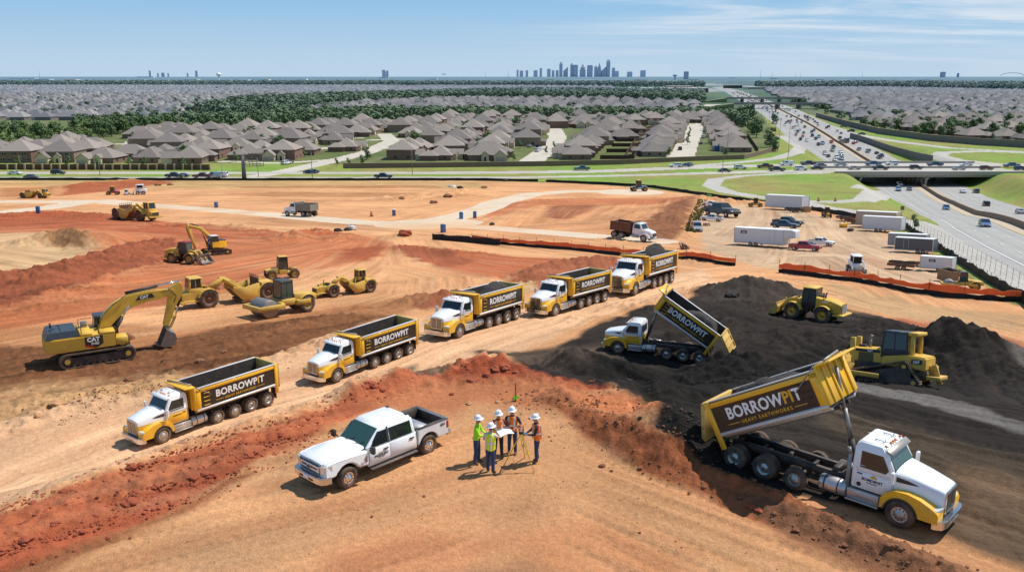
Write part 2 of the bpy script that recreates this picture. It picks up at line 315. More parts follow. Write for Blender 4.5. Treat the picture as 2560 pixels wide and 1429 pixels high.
REG = [  # painted soil regions: polygon, colour, softness, noise warp
    ([(-400, 1600), (-400, 452), (1180, 452), (1420, 458), (1560, 466), (1700, 481), (1860, 505), (2010, 520), (2190, 556), (2300, 612), (2420, 690), (2530, 755), (2900, 900), (2900, 1700)], (222, 163, 114), .004),
    ([(-400, 452), (800, 452), (1200, 456), (1230, 478), (1000, 470), (600, 474), (200, 464), (-400, 470)], (196, 158, 104), .006),
    ([(1200, 600), (1300, 520), (1450, 488), (1700, 500), (1740, 520), (1700, 590), (1560, 600)], (214, 152, 104), .006),
    ([(600, 560), (700, 540), (980, 560), (960, 575), (700, 575)], (206, 150, 104), .006),
    ([(1740, 600), (1760, 530), (1850, 512), (2010, 528), (2180, 572), (2290, 625), (2390, 700), (2480, 760), (2200, 715), (1950, 675), (1800, 650)], (205, 172, 138), .005),
    ([(-400, 560), (100, 538), (380, 550), (700, 590), (920, 590), (1000, 620), (920, 650), (700, 700), (500, 745), (250, 790), (0, 830), (-400, 860)], (196, 118, 76), .012),
    ([(-400, 548), (120, 536), (300, 540), (620, 580), (860, 590), (860, 600), (600, 600), (430, 590), (200, 568), (-400, 590)], (182, 96, 60), .008),
    ([(-400, 770), (-60, 735), (170, 690), (350, 628), (440, 620), (470, 640), (330, 680), (180, 735), (60, 775), (-400, 860)], (156, 88, 60), .005),
    ([(-200, 595), (60, 580), (200, 590), (240, 620), (130, 680), (-200, 700)], (214, 174, 128), .012),
    ([(80, 600), (170, 590), (250, 605), (190, 622), (110, 618)], (150, 108, 72), .006),
    ([(1000, 620), (1200, 635), (1560, 655), (1560, 700), (1340, 735), (1240, 700), (1100, 670)], (186, 104, 66), .008),
    ([(980, 612), (1080, 618), (1180, 650), (1120, 668), (1010, 640)], (164, 92, 60), .006),
    ([(860, 622), (960, 608), (930, 650), (860, 645)], (172, 92, 58), .008),
    ([(960, 760), (1100, 738), (1200, 730), (1390, 660), (1540, 650), (1550, 680), (1400, 712), (1250, 745), (1080, 775)], (164, 98, 68), .006),
    ([(1150, 755), (1220, 735), (1350, 715), (1330, 735), (1200, 760)], (208, 168, 122), .006),
    ([(-400, 860), (0, 825), (200, 800), (420, 820), (800, 770), (1000, 745), (1060, 760), (900, 830), (700, 905), (520, 960), (300, 1010), (100, 1030), (-400, 1100)], (186, 128, 84), .012),
    ([(-400, 890), (0, 860), (300, 880), (600, 810), (760, 795), (900, 790), (980, 790), (850, 850), (640, 905), (450, 960), (300, 1005), (120, 990), (-400, 1010)], (128, 84, 54), .008),
    ([(-400, 1010), (200, 955), (420, 940), (500, 960), (300, 1020), (150, 1060), (-400, 1150)], (196, 152, 106), .02),
    ([(490, 960), (620, 910), (760, 870), (900, 815), (1020, 792), (1030, 804), (900, 840), (640, 935), (540, 972)], (206, 158, 104), .003),
    ([(-400, 1100), (0, 1060), (300, 1000), (480, 975), (800, 860), (1050, 790), (1400, 740), (1760, 670), (1800, 720), (1560, 780), (1240, 900), (980, 960), (600, 1070), (300, 1180), (-400, 1370)], (228, 180, 138), .008),
    ([(-400, 1400), (0, 1290), (300, 1190), (600, 1095), (900, 985), (1160, 925), (1250, 915), (1180, 960), (900, 1030), (740, 1120), (560, 1190), (300, 1330), (0, 1440), (-400, 1530)], (192, 108, 72), .006),
    ([(-400, 1420), (0, 1370), (260, 1280), (520, 1175), (700, 1090), (740, 1110), (560, 1200), (300, 1340), (0, 1440), (-400, 1540)], (180, 94, 62), .004),
    ([(-400, 1520), (0, 1430), (300, 1330), (560, 1200), (640, 1170), (660, 1190), (420, 1300), (200, 1400), (0, 1500)], (164, 106, 70), .01),
    ([(1080, 960), (1240, 918), (1330, 940), (1520, 975), (1540, 990), (1420, 985), (1300, 975), (1180, 975)], (168, 84, 54), .004),
    ([(900, 1010), (1100, 960), (1330, 960), (1560, 1000), (1660, 1060), (1640, 1100), (1500, 1090), (1400, 1030), (1200, 1010), (1130, 1040)], (202, 128, 86), .015),
    ([(1400, 985), (1560, 1000), (1670, 1050), (1650, 1110), (1500, 1050)], (212, 132, 86), .008),
    ([(1360, 1000), (1500, 1070), (1660, 1140), (1800, 1170), (2000, 1270), (2300, 1380), (2600, 1500), (2300, 1500), (2050, 1360), (1850, 1290), (1650, 1200), (1460, 1110)], (168, 100, 64), .006),
    ([(1850, 1250), (2060, 1300), (2400, 1420), (2560, 1500), (2200, 1440), (1980, 1360)], (140, 96, 68), .012),
    ([(2140, 800), (2300, 790), (2560, 860), (2900, 960), (2900, 1010), (2560, 890), (2330, 830)], (190, 106, 72), .008),
    ([(2060, 700), (2300, 760), (2560, 790), (2560, 830), (2300, 800), (2100, 760)], (200, 158, 114), .008),
    ([(1590, 590), (1680, 508), (1738, 500), (1705, 592), (1640, 602)], (150, 98, 66), .005), ([(1365, 520), (1400, 500), (1490, 498), (1480, 525), (1420, 548), (1370, 545)], (170, 106, 72), .006), ([(140, 490), (170, 465), (400, 451), (440, 456), (260, 480)], (172, 96, 60), .005), ([(560, 466), (1080, 464), (1110, 470), (620, 471)], (176, 120, 80), .003), ([(560, 484), (700, 480), (1050, 482), (1060, 492), (700, 492)], (186, 130, 86), .004), ([(0, 470), (140, 466), (150, 486), (0, 492)], (190, 128, 80), .006), ([(1190, 520), (1330, 497), (1640, 494), (1720, 500), (1700, 512), (1340, 512), (1220, 545)], (196, 120, 78), .006),
    ([(300, 1480), (520, 1330), (760, 1290), (900, 1320), (760, 1400), (560, 1500)], (216, 164, 118), .03), ([(1250, 1330), (1500, 1290), (1750, 1380), (1700, 1480), (1300, 1480)], (208, 144, 98), .03), ([(830, 1390), (1050, 1330), (1250, 1350), (1150, 1450), (800, 1500)], (198, 136, 94), .02), ([(1180, 1270), (1330, 1250), (1360, 1290), (1250, 1310)], (200, 146, 104), .03), ([(1080, 1440), (1300, 1400), (1480, 1450), (1300, 1520)], (172, 124, 90), .02), ([(700, 1150), (760, 1120), (740, 1230), (640, 1250)], (186, 138, 98), .02),
    # dark topsoil
    ([(1200, 880), (1380, 870), (1520, 810), (1600, 780), (1700, 765), (1760, 730), (1850, 705), (1960, 735), (2100, 770), (2260, 800), (2420, 850), (2560, 905), (2900, 1000), (2900, 1560), (2560, 1400), (2300, 1310), (2000, 1240), (1760, 1180), (1640, 1130), (1660, 1050), (1540, 985), (1380, 960), (1280, 925)], (52, 45, 40), .005),
    ([(1200, 880), (1380, 870), (1500, 860), (1560, 930), (1400, 930), (1290, 925)], (100, 84, 70), .016),
    ([(1420, 900), (1480, 895), (1560, 960), (1640, 1040), (1640, 1120), (1760, 1170), (1900, 1200), (1900, 1050), (2100, 960), (2200, 900), (2500, 930), (2500, 850), (2380, 820), (2200, 880), (1950, 900), (1700, 930), (1560, 920)], (38, 34, 30), .01),
    ([(2060, 950), (2250, 975), (2560, 1065), (2560, 1090), (2300, 1020), (2080, 970)], (112, 106, 100), .003),
    ([(2060, 1010), (2400, 1110), (2600, 1160), (2600, 1230), (2300, 1160), (2050, 1060)], (80, 68, 55), .01),
    ([(1900, 1160), (2200, 1260), (2560, 1420), (2560, 1330), (2400, 1290), (2100, 1180)], (112, 90, 70), .014),
    ([(2380, 1160), (2600, 1210), (2600, 1420), (2400, 1340)], (116, 92, 70), .014),
    ([(1700, 760), (1850, 720), (2000, 740), (2200, 790), (2100, 800), (1850, 770)], (72, 62, 54), .01),
    ([(2470, 900), (2560, 905), (2700, 960), (2700, 1000), (2500, 930)], (118, 108, 100), .008),
    ([(960, 930), (1040, 910), (1120, 915), (1130, 940), (1040, 958)], (130, 108, 84), .006),
    ([(980, 935), (1080, 930), (1090, 945), (1000, 952)], (120, 96, 72), .004),
]
ROADS = [  # named surfaces split from the terrain: name, centre line, width m
    ('site_road', [(-300, 512), (0, 505), (260, 503), (500, 522), (720, 540), (900, 556), (1120, 563)], 9.5),
    ('site_road', [(-300, 537), (0, 531), (110, 520), (200, 506)], 9),
    ('site_road', [(1000, 560), (1080, 555), (1170, 535), (1240, 507), (1330, 485), (1430, 478), (1600, 480)], 9),
    ('site_road', [(1060, 560), (1200, 568), (1400, 583), (1600, 600), (1640, 603)], 7.5)]
LAWN = [([(-600, 449), (1180, 449), (1420, 456), (1560, 464), (1700, 479), (1860, 503), (2010, 518), (2190, 554), (2300, 610), (2420, 688), (2530, 753), (2900, 900), (3600, 900), (3600, 380), (2560, 365), (2130, 325), (1960, 262), (1900, 262), (1945, 380), (1760, 400), (850, 412), (600, 408), (-600, 408)])]
RAMP = [([(2150, 470), (2195, 478), (2205, 488), (2160, 500), (2080, 505), (1990, 502), (1900, 493), (1820, 480), (1778, 464), (1790, 448), (1860, 439), (1960, 434), (2060, 432)], 6.5),
        ([(1950, 497), (2007, 507), (2141, 530), (2269, 553), (2364, 592), (2460, 640), (2580, 705), (2800, 830)], 7.0),
        ([(1640, 424), (1700, 418), (1868, 404), (1945, 395), (1990, 381), (2000, 369), (1975, 352), (1955, 340)], 7.5),
        ([(1890, 245), (1979, 271), (2070, 315), (2137, 336), (2237, 353), (2372, 370), (2560, 380), (2900, 388)], 8.5),
        ([(2700, 386), (2450, 378), (2360, 381), (2345, 389), (2390, 400), (2480, 409)], 9)]
BLV = [([(-600, 445), (600, 445), (1000, 444), (1300, 443.5), (1500, 440), (1700, 435), (1900, 429), (2100, 427), (2560, 427), (3200, 427)], 11),
       ([(-600, 433), (800, 433), (1200, 432), (1500, 428), (1700, 420), (1900, 414), (2100, 412), (2560, 412), (3200, 412)], 12)]
STR = [([(640, 440), (760, 418), (850, 398), (920, 380), (980, 352), (960, 335)], 11), ([(850, 398), (700, 408), (560, 404)], 7), ([(1330, 402), (1370, 372), (1395, 345), (1385, 322)], 13), ([(1700, 395), (1720, 350), (1745, 310)], 15), ([(1090, 345), (930, 350)], 9), ([(-150, 391), (250, 386), (560, 383), (760, 376), (890, 362)], 8), ([(300, 386), (330, 352)], 7), ([(930, 372), (1150, 362), (1340, 352)], 8),
       ([(0, 372), (300, 360), (620, 352), (900, 345)], 7), ([(-200, 334), (300, 326), (800, 322)], 7), ([(1740, 275), (1790, 262)], 30)]
def rng_rows():
    d = 13.0; out = []
    while d < 38000:
        out.append(d); k = .0030 if d < 70 else (.0048 if d < 300 else (.006 if d < 900 else .02)); d *= 1 + k
    return np.array(out)
def make_terrain():
    rows = rng_rows(); nc = 880
    u = np.linspace(-1, 1, nc); u = u * (.74 + .10 * np.abs(u) ** 5)
    R, U = np.meshgrid(rows, u, indexing='ij')
    X = (R + 12) * U; Y = R.copy()
    far = np.hypot(X, Y)
    Xw = X + fbm(X / 3, Y / 3, 1, 2) * .5 * np.clip(far / 40, .4, 3); Yw = Y + fbm(X / 3, Y / 3, 9, 2) * .5 * np.clip(far / 40, .4, 3)
    # flow coordinates
    best = np.full(X.shape, 1e9); T = np.zeros(X.shape); S = np.zeros(X.shape)
    sec = best.copy()
    for i, P in enumerate(FLOW):
        d, t, s = pdist(X, Y, P); m = d < best; sec = np.where(m, best, np.minimum(sec, d))
        best = np.where(m, d, best); T = np.where(m, t + i * 37.0, T); S = np.where(m, s + i * 91.0, S)
    # colour
    col = np.empty(X.shape + (3,)); hz = smooth(600, 6000, far)
    g0 = np.array(C(120, 124, 76)); g1 = np.array(C(92, 106, 60)); g2 = np.array(C(148, 140, 100))
    w = np.clip(.5 + .8 * fbm(X / 18, Y / 18, 2, 4), 0, 1)[..., None]; col[:] = g0 * (1 - w) + g1 * w
    w = np.clip(-.1 + .9 * fbm(X / 9, Y / 14, 22, 3), 0, 1)[..., None]; col = col * (1 - w) + g2 * w
    isf = np.zeros(X.shape)
    for k, (P, c, sw) in enumerate(REG):
        W = soft(Xw, Yw, pxl(P), sw)
        if not W.any(): continue
        cc = np.array(C(*c)); col = col * (1 - W[..., None]) + cc * W[..., None]
        if k == 0: isf = W
    # streaks along the tracks and mottling
    st = vn(T * 2.6, S * .09, 31) * .5 + vn(T * 6.0, S * .16, 32) * .3 + vn(T * 1.1, S * .05, 33) * .5
    fz = smooth(0.004, .16, (sec - best) / (sec + best + .01)); bend = p0(1330, 1105); fz = fz * np.where((np.abs(X - np.interp(Y, [10, bend[1]], [bend[0] * .55, bend[0]])) < 3) & (Y < bend[1] + 1), smooth(.1, 3, np.abs(X - np.interp(Y, [10, bend[1]], [bend[0] * .55, bend[0]]))), 1); st = st * fz
    mo = fbm(X / 2.2, Y / 2.2, 41, 4) ; mo2 = fbm(X / 11, Y / 11, 45, 3)
    dk = (col.mean(-1) < .16)
    bd = vn(T * .33, S * .014, 35) * fz; dkm = np.clip((.15 - col.mean(-1)) / .06, 0, 1); gain = 1 + isf * ((.22 + .22 * dkm) * st + .19 * mo + .18 * mo2 + .16 * bd)
    col = col * np.clip(gain, .45, 1.6)[..., None]
    wv = np.clip(.55 * vn(T * 1.6, S * .035, 51) * fz + .35 * mo2, 0, 1) * isf * ~dk * (Y < 330)
    pale = np.array(C(232, 188, 142)); col = col * (1 - .55 * wv[..., None]) + pale * .55 * wv[..., None]
    wr = np.clip(.8 * vn(T * .8 + 5, S * .03, 53) * fz + .4 * mo - .1, 0, 1) * isf * ~dk * (Y < 330)
    red = np.array(C(176, 104, 66)); col = col * (1 - .45 * wr[..., None]) + red * .45 * wr[..., None]
    # wheel tracks: pairs of tyre marks that come and go along the flow lines
    Tw = T + .55 * vn(S * .05, T * .02, 36); tk = np.zeros(X.shape); tg = np.ones(X.shape)
    for gz, sd in ((2.7, 37), (3.9, 39)):
        ce = np.floor(Tw / gz + sd * .37); pr = smooth(-.25, .3, vn(ce * 7.1 + .5, S * .028 + ce, sd)); u_ = (Tw / gz + sd * .37 - ce) * gz
        sg = np.where(_h(ce.astype(np.int64), ce.astype(np.int64) * 3, sd) > .25, -.75, 1.0)
        for o_ in (.35, 2.15): q_ = np.exp(-((u_ - o_) / .2) ** 2) * pr; tg = np.where(q_ > tk, sg, tg); tk = np.maximum(tk, q_)
    ft = (.5 + .5 * np.sin(S * 2 * PI / .42)) * (far < 60)
    tk *= isf * fz * np.clip(1.2 - far / 260, 0, 1)
    col *= (1 - tk * (.20 * tg + .12 * ft))[..., None]
    # heights
    feat = zfeat(X, Y)
    rough = isf * np.clip(1 - far / 260, 0, 1)
    rut = (vn(T * 1.9, S * .07, 61) * .045 + vn(T * 4.5, S * .12, 62) * .022 + vn(T * 10, S * .3, 66) * .006) * (.06 + .94 * fz) * rough * np.clip(far / 30, .8, 2.4)
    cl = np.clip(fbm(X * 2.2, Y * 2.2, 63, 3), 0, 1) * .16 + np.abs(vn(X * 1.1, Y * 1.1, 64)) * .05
    rm = np.clip(feat / .25, 0, 1) * (feat > .02)
    redz = np.zeros(X.shape); P = pxl([(-400, 1400), (0, 1290), (300, 1190), (600, 1095), (900, 985), (1160, 925), (1250, 915), (1180, 960), (900, 1030), (740, 1120), (560, 1190), (300, 1330), (0, 1440), (-400, 1530)])
    redz = np.maximum(soft(X, Y, P, .006) * .6, soft(X, Y, pxl([(-400, 890), (0, 860), (300, 880), (600, 810), (980, 790), (640, 905), (300, 1005), (-400, 1010)]), .01) * .9)
    dkz = np.maximum(soft(X, Y, pxl(REG[45][0]), .01) * .8, soft(X, Y, pxl(REG[43][0]), .01) * .45)
    cm = np.clip(rm + redz + dkz * .6, 0, 1)
    churn = smooth(.0, .35, fbm(X / 5, Y / 5, 75, 3)) * (.075 * (.36 - np.abs(fbm(X / .9, Y / .9, 76, 3))) + .05 * np.clip(fbm(X * 2.4, Y * 2.4, 77, 2), 0, 1)) * isf * np.clip(1 - far / 160, 0, 1) * np.clip(far / 32, .8, 2)
    Z = zbase(X, Y) + feat - tk * (.05 + .025 * ft) + rut * (1 + dkz * 2.6) + cl * cm * np.clip(far / 35, .8, 2.5) * (far < 300) + mo * .04 * rough + churn
    Z = Z + dkz * (.34 * (.32 - np.abs(fbm(X / 2.1, Y / 2.1, 71, 4))) + .12 * np.clip(vn(X * 1.7, Y * 1.7, 73), 0, 1)) * (far < 130)
    # crevice shade between the clods painted into the soil colour
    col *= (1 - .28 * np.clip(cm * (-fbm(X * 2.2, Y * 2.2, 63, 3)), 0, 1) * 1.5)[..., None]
    # far country: blocks of woodland, pale industrial patches, distance haze painted into the colour
    fy = (Y > 900)
    wd = np.clip(.55 + 1.5 * fbm(X / 260, Y / 520, 81, 4), 0, 1)
    fc = np.array(C(92, 112, 66)) * (1 - wd[..., None]) + np.array(C(50, 76, 46)) * wd[..., None]
    pb = smooth(.45, .6, vn(X / 160, Y / 700, 84)) * (Y > 2200) * (Y < 9000); fc = fc * (1 - pb[..., None]) + np.array(C(170, 166, 158)) * pb[..., None]
    fb = smooth(900, 1500, Y)[..., None]; col = col * (1 - fb) + fc * fb
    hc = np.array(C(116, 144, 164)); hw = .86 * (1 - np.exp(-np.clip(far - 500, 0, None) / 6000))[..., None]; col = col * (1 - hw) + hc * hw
    # surface classes
    Xc = (X[:-1, :-1] + X[1:, 1:]) / 2; Yc = (Y[:-1, :-1] + Y[1:, 1:]) / 2
    Xm = Xc.copy(); cls = np.zeros(Xc.shape, np.int8)
    names = ['ground', 'grass_verge', 'site_road', 'boulevard', 'highway', 'ramp_road', 'street', 'haul_road', 'gravel_yard', 'topsoil']
    yd = inpoly(Xc, Yc, pxl(REG[4][0])); cls[yd] = 8
    cls[inpoly(Xc, Yc, pxl(REG[19][0]))] = 7
    cls[inpoly(Xc, Yc, pxl(REG[43][0]))] = 9
    for P in LAWN: cls[inpoly(Xc, Yc, pxl(P))] = 1
    for n, P, wd_ in ROADS:
        d, _, _ = pdist(Xc, Yc, pxl(P)); cls[d < wd_ / 2] = 2
    d, _, _ = pdist(Xc, Yc, pxl([(1060, 562), (1090, 556)])); cls[d < 10] = 2
    q = at(1575, 480); cls[((Xc - q.x) / 11) ** 2 + ((Yc - q.y) / 12) ** 2 < 1] = 2
    for P, wd_ in STR:
        d, _, _ = pdist(Xc, Yc, pxl(P)); cls[d < wd_ / 2] = 6
    for P, wd_ in RAMP:
        d, _, _ = pdist(Xc, Yc, pxl(P)); cls[d < wd_ / 2] = 5
    t = hwt(Xc, Yc); hm = (t > -hwl(Yc)) & (t < hwr(Yc)) & (Yc > 60) & (Yc < 3400)
    cu = cut(Xc, Yc)
    for P, wd_ in BLV:
        d, _, _ = pdist(Xc, Yc, pxf(P)); cls[(d < wd_ / 2) & (cu < .3)] = 3
    cls[hm] = 4
    me_cols = {1: (126, 154, 66), 2: (226, 204, 176), 3: (192, 184, 172), 4: (176, 172, 166), 5: (190, 184, 174), 6: (206, 196, 180)}
    # spread class colours to vertices, each object has its own colour layer
    idx = np.arange(X.size).reshape(X.shape)
    q = np.stack([idx[:-1, :-1], idx[:-1, 1:], idx[1:, 1:], idx[1:, :-1]], -1)
    V = np.stack([X, Y, Z], -1).reshape(-1, 3); colf = col.reshape(-1, 3); UV = np.stack([T, S, fz], -1).reshape(-1, 3)
    Zs = zbase(X, Y).reshape(-1)
    gm = fbm(X / 5, Y / 5, 91, 4).reshape(-1); gm2 = fbm(X / 30, Y / 30, 92, 3).reshape(-1); hwf = hw.reshape(-1)
    lt = hwt(X, Y).reshape(-1)
    for ci, nm in enumerate(names):
        fq = q[cls == ci]
        if not len(fq): continue
        used, inv = np.unique(fq.reshape(-1), return_inverse=True)
        v = V[used].copy(); cc = colf[used].copy()
        if ci in me_cols:
            base = np.array(C(*me_cols[ci])); h_ = hwf[used][:, None]
            if ci == 1:
                a = np.clip(.58 + .8 * gm2[used] + .35 * gm[used], 0, 1)[:, None]; base = base * a + np.array(C(158, 142, 86)) * (1 - a)
                base = base * (1 + .25 * gm[used])[:, None]
            elif ci == 4:
                tt = lt[used]; lane = np.abs(((tt + 40) % 3.7) / 3.7 - .5); base = base * (1 - .10 * np.exp(-(lane / .16) ** 2) + .05 * gm2[used])[:, None]
                sh = (np.abs(tt) < 3.2)[:, None]; base = base * ~sh + np.array(C(204, 184, 160)) * sh
            else: base = base * (1 + .07 * gm[used] + .05 * gm2[used])[:, None]
            if ci == 2:
                a = np.clip(gm[used] * .9 + gm2[used] * .6, 0, .6)[:, None]; base = base * (1 - a) + np.array(C(214, 164, 118)) * a
                jx = at(1080, 570); dj = np.exp(-((v[:, 0] - jx.x) ** 2 + (v[:, 1] - jx.y) ** 2) / 14 ** 2)[:, None]; base = base * (1 - .8 * dj) + np.array(C(222, 172, 124)) * .8 * dj
            cc = base * (1 - h_) + hc * h_ if ci != 2 else base
            if ci in (2, 3, 4, 5, 6): v[:, 2] = Zs[used]
        me = bpy.data.meshes.new(nm); nf = len(fq)
        me.vertices.add(len(used)); me.vertices.foreach_set('co', v.reshape(-1))
        me.loops.add(nf * 4); me.loops.foreach_set('vertex_index', inv.astype(np.int32))
        me.polygons.add(nf); me.polygons.foreach_set('loop_start', np.arange(nf, dtype=np.int32) * 4)
        me.polygons.foreach_set('use_smooth', np.ones(nf, bool)); me.update(calc_edges=True)
        a = me.color_attributes.new('soil', 'FLOAT_COLOR', 'POINT'); a.data.foreach_set('color', np.concatenate([cc, np.ones((len(cc), 1))], 1).reshape(-1))
        tr = me.attributes.new('track', 'FLOAT_VECTOR', 'POINT'); tr.data.foreach_set('vector', UV[used].reshape(-1))
        me.materials.append(soil_mat(ci)); o = reg(bpy.data.objects.new(nm, me)); o['kind'] = 'structure'
def soil_mat(ci):
    kind = {0: 'soil', 7: 'soil', 8: 'soil', 9: 'soil', 1: 'lawn'}.get(ci, 'paving')
    if kind in MATS: return MATS[kind]
    m = bpy.data.materials.new(kind); m.use_nodes = True; N = m.node_tree.nodes; L = m.node_tree.links; b = N['Principled BSDF']
    b.inputs['Roughness'].default_value = .95 if kind != 'paving' else .8; b.inputs['Specular IOR Level'].default_value = .15
    vc = N.new('ShaderNodeVertexColor'); vc.layer_name = 'soil'; tc = N.new('ShaderNodeTexCoord')
    def noise(vec, sc, det=4, rg=.6):
        n = N.new('ShaderNodeTexNoise'); n.inputs['Scale'].default_value = sc; n.inputs['Detail'].default_value = det; n.inputs['Roughness'].default_value = rg; L.new(vec, n.inputs['Vector']); return n.outputs['Fac']
    def rng(x, a, b_, c, d):
        r = N.new('ShaderNodeMapRange'); r.inputs[1].default_value = a; r.inputs[2].default_value = b_; r.inputs[3].default_value = c; r.inputs[4].default_value = d; L.new(x, r.inputs[0]); return r.outputs[0]
    def math_(op, a, b_):
        n = N.new('ShaderNodeMath'); n.operation = op
        for i, q in enumerate((a, b_)):
            if isinstance(q, (int, float)): n.inputs[i].default_value = q
            else: L.new(q, n.inputs[i])
        return n.outputs[0]
    O = tc.outputs['Object']
    if kind == 'soil':
        at_ = N.new('ShaderNodeAttribute'); at_.attribute_name = 'track'
        mp = N.new('ShaderNodeMapping'); mp.inputs['Scale'].default_value = (3.2, .3, 0); L.new(at_.outputs['Vector'], mp.inputs['Vector'])
        zs = N.new('ShaderNodeSeparateXYZ'); L.new(at_.outputs['Vector'], zs.inputs[0]); s1 = math_('ADD', math_('MULTIPLY', math_('SUBTRACT', noise(mp.outputs[0], 1.0, 5, .7), .5), zs.outputs['Z']), .5); n1 = noise(O, 4.5, 6, .7); n2 = noise(O, 16, 4, .7)
        f = math_('MULTIPLY', math_('MULTIPLY', rng(s1, .3, .7, .93, 1.07), rng(n1, .3, .7, .78, 1.2)), rng(n2, .3, .7, .9, 1.09))
        h = math_('ADD', math_('MULTIPLY', s1, .35), math_('ADD', math_('MULTIPLY', n1, .7), math_('MULTIPLY', n2, .35)))
        st, ds = .85, .15
    elif kind == 'lawn':
        n1 = noise(O, .8, 6, .75); f = rng(n1, .25, .75, .7, 1.3); h = n1; st, ds = .5, .4
    else:
        n1 = noise(O, 1.2, 5, .7); n2 = noise(O, .12, 3, .6); f = math_('MULTIPLY', rng(n1, .3, .7, .94, 1.05), rng(n2, .3, .7, .93, 1.06)); h = n1; st, ds = .15, .02
    mx = N.new('ShaderNodeVectorMath'); mx.operation = 'SCALE'; L.new(vc.outputs['Color'], mx.inputs[0]); L.new(f, mx.inputs['Scale']); L.new(mx.outputs[0], b.inputs['Base Color'])
    bp = N.new('ShaderNodeBump'); bp.inputs['Strength'].default_value = st; bp.inputs['Distance'].default_value = ds; L.new(h, bp.inputs['Height']); L.new(bp.outputs[0], b.inputs['Normal'])
    MATS[kind] = m; return m
# ------------------------------------------------------------------ camera, sun, sky
def make_sky():
    cam = bpy.data.cameras.new('camera'); co = bpy.data.objects.new('camera', cam); COL.objects.link(co); SCN.camera = co
    cam.sensor_width = 36; cam.lens = 36 * FPX / 2560; cam.clip_start = .5; cam.clip_end = 60000
    co.location = (0, 0, HC); co.rotation_euler = (PI / 2 - TH, 0, 0)
    az = math.radians(66); el = math.radians(58)   # compass azimuth from +Y towards +X
    sun = bpy.data.lights.new('sun', 'SUN'); sun.energy = 5.0; sun.angle = math.radians(.53); sun.color = (1, .955, .88)
    so = bpy.data.objects.new('sun', sun); COL.objects.link(so)
    d = Vector((math.sin(az) * math.cos(el), math.cos(az) * math.cos(el), math.sin(el))); so.rotation_euler = d.to_track_quat('Z', 'Y').to_euler()
    w = bpy.data.worlds.new('World'); SCN.world = w; w.use_nodes = True; N = w.node_tree.nodes; L = w.node_tree.links; bg = N['Background']; bg.inputs['Strength'].default_value = .085
    sk = N.new('ShaderNodeTexSky'); sk.sky_type = 'NISHITA'; sk.sun_disc = False; sk.sun_elevation = el; sk.sun_rotation = az; sk.air_density = 1.0; sk.dust_density = .35; sk.ozone_density = 1.6
    tc = N.new('ShaderNodeTexCoord'); sp = N.new('ShaderNodeSeparateXYZ'); L.new(tc.outputs['Generated'], sp.inputs[0])
    # thin cirrus: noise on the plane of a high cloud deck
    def m2(op, a, b_, c=None):
        n = N.new('ShaderNodeMath'); n.operation = op
        for i, q in enumerate((a, b_) if c is None else (a, b_, c)):
            if isinstance(q, (int, float)): n.inputs[i].default_value = q
            else: L.new(q, n.inputs[i])
        return n.outputs[0]
    zz = m2('MAXIMUM', sp.outputs['Z'], .012); zz = m2('ADD', zz, .05); cxx = m2('DIVIDE', sp.outputs['X'], zz); cyy = m2('DIVIDE', sp.outputs['Y'], zz)
    cb = N.new('ShaderNodeCombineXYZ'); L.new(cxx, cb.inputs[0]); L.new(cyy, cb.inputs[1])
    mp = N.new('ShaderNodeMapping'); mp.inputs['Rotation'].default_value = (0, 0, .25); mp.inputs['Scale'].default_value = (.32, .75, 1); mp.inputs['Location'].default_value = (3.1, 1.7, 0); L.new(cb.outputs[0], mp.inputs[0])
    n = N.new('ShaderNodeTexNoise'); n.inputs['Scale'].default_value = 1.0; n.inputs['Detail'].default_value = 9; n.inputs['Roughness'].default_value = .62; n.inputs['Distortion'].default_value = .5; L.new(mp.outputs[0], n.inputs['Vector'])
    def rg(x, a, b_, c, d_):
        r = N.new('ShaderNodeMapRange'); r.interpolation_type = 'SMOOTHSTEP'; r.inputs[1].default_value = a; r.inputs[2].default_value = b_; r.inputs[3].default_value = c; r.inputs[4].default_value = d_; L.new(x, r.inputs[0]); return r.outputs[0]
    side = rg(sp.outputs['X'], -.12, .34, .03, 1.0); low = rg(sp.outputs['Z'], .0, .06, .2, 1.0)
    f = m2('MULTIPLY', m2('MULTIPLY', rg(n.outputs['Fac'], .40, .66, 0, .85), side), low)
    mx = N.new('ShaderNodeMix'); mx.data_type = 'RGBA'; mx.inputs['Factor'].default_value = 0; L.new(sk.outputs[0], mx.inputs['A'])
    hzf = rg(sp.outputs['Z'], -.02, .5, .92, .5); hm = N.new('ShaderNodeMix'); hm.data_type = 'RGBA'; L.new(hzf, hm.inputs['Factor']); L.new(mx.outputs['Result'], hm.inputs['A'])
    hc = N.new('ShaderNodeMix'); hc.data_type = 'RGBA'; L.new(rg(sp.outputs['Z'], -.01, .105, 0, 1), hc.inputs['Factor']); hc.inputs['A'].default_value = (6.0, 7.9, 9.9, 1); hc.inputs['B'].default_value = (3.0, 6.2, 9.7, 1); L.new(hc.outputs['Result'], hm.inputs['B'])
    up = N.new('ShaderNodeMix'); up.data_type = 'RGBA'; L.new(rg(sp.outputs['Z'], .12, .5, 0, 1), up.inputs['Factor']); L.new(hm.outputs['Result'], up.inputs['A']); up.inputs['B'].default_value = (1.5, 3.1, 5.8, 1)
    cl = N.new('ShaderNodeMix'); cl.data_type = 'RGBA'; L.new(m2('MULTIPLY', f, rg(sp.outputs['Z'], .12, .45, 1, .25)), cl.inputs['Factor']); L.new(up.outputs['Result'], cl.inputs['A']); cl.inputs['B'].default_value = (8.8, 9.5, 10.3, 1); L.new(cl.outputs['Result'], bg.inputs['Color'])
    SCN.view_settings.view_transform = 'Standard'; SCN.view_settings.look = 'None'; SCN.view_settings.exposure = 0
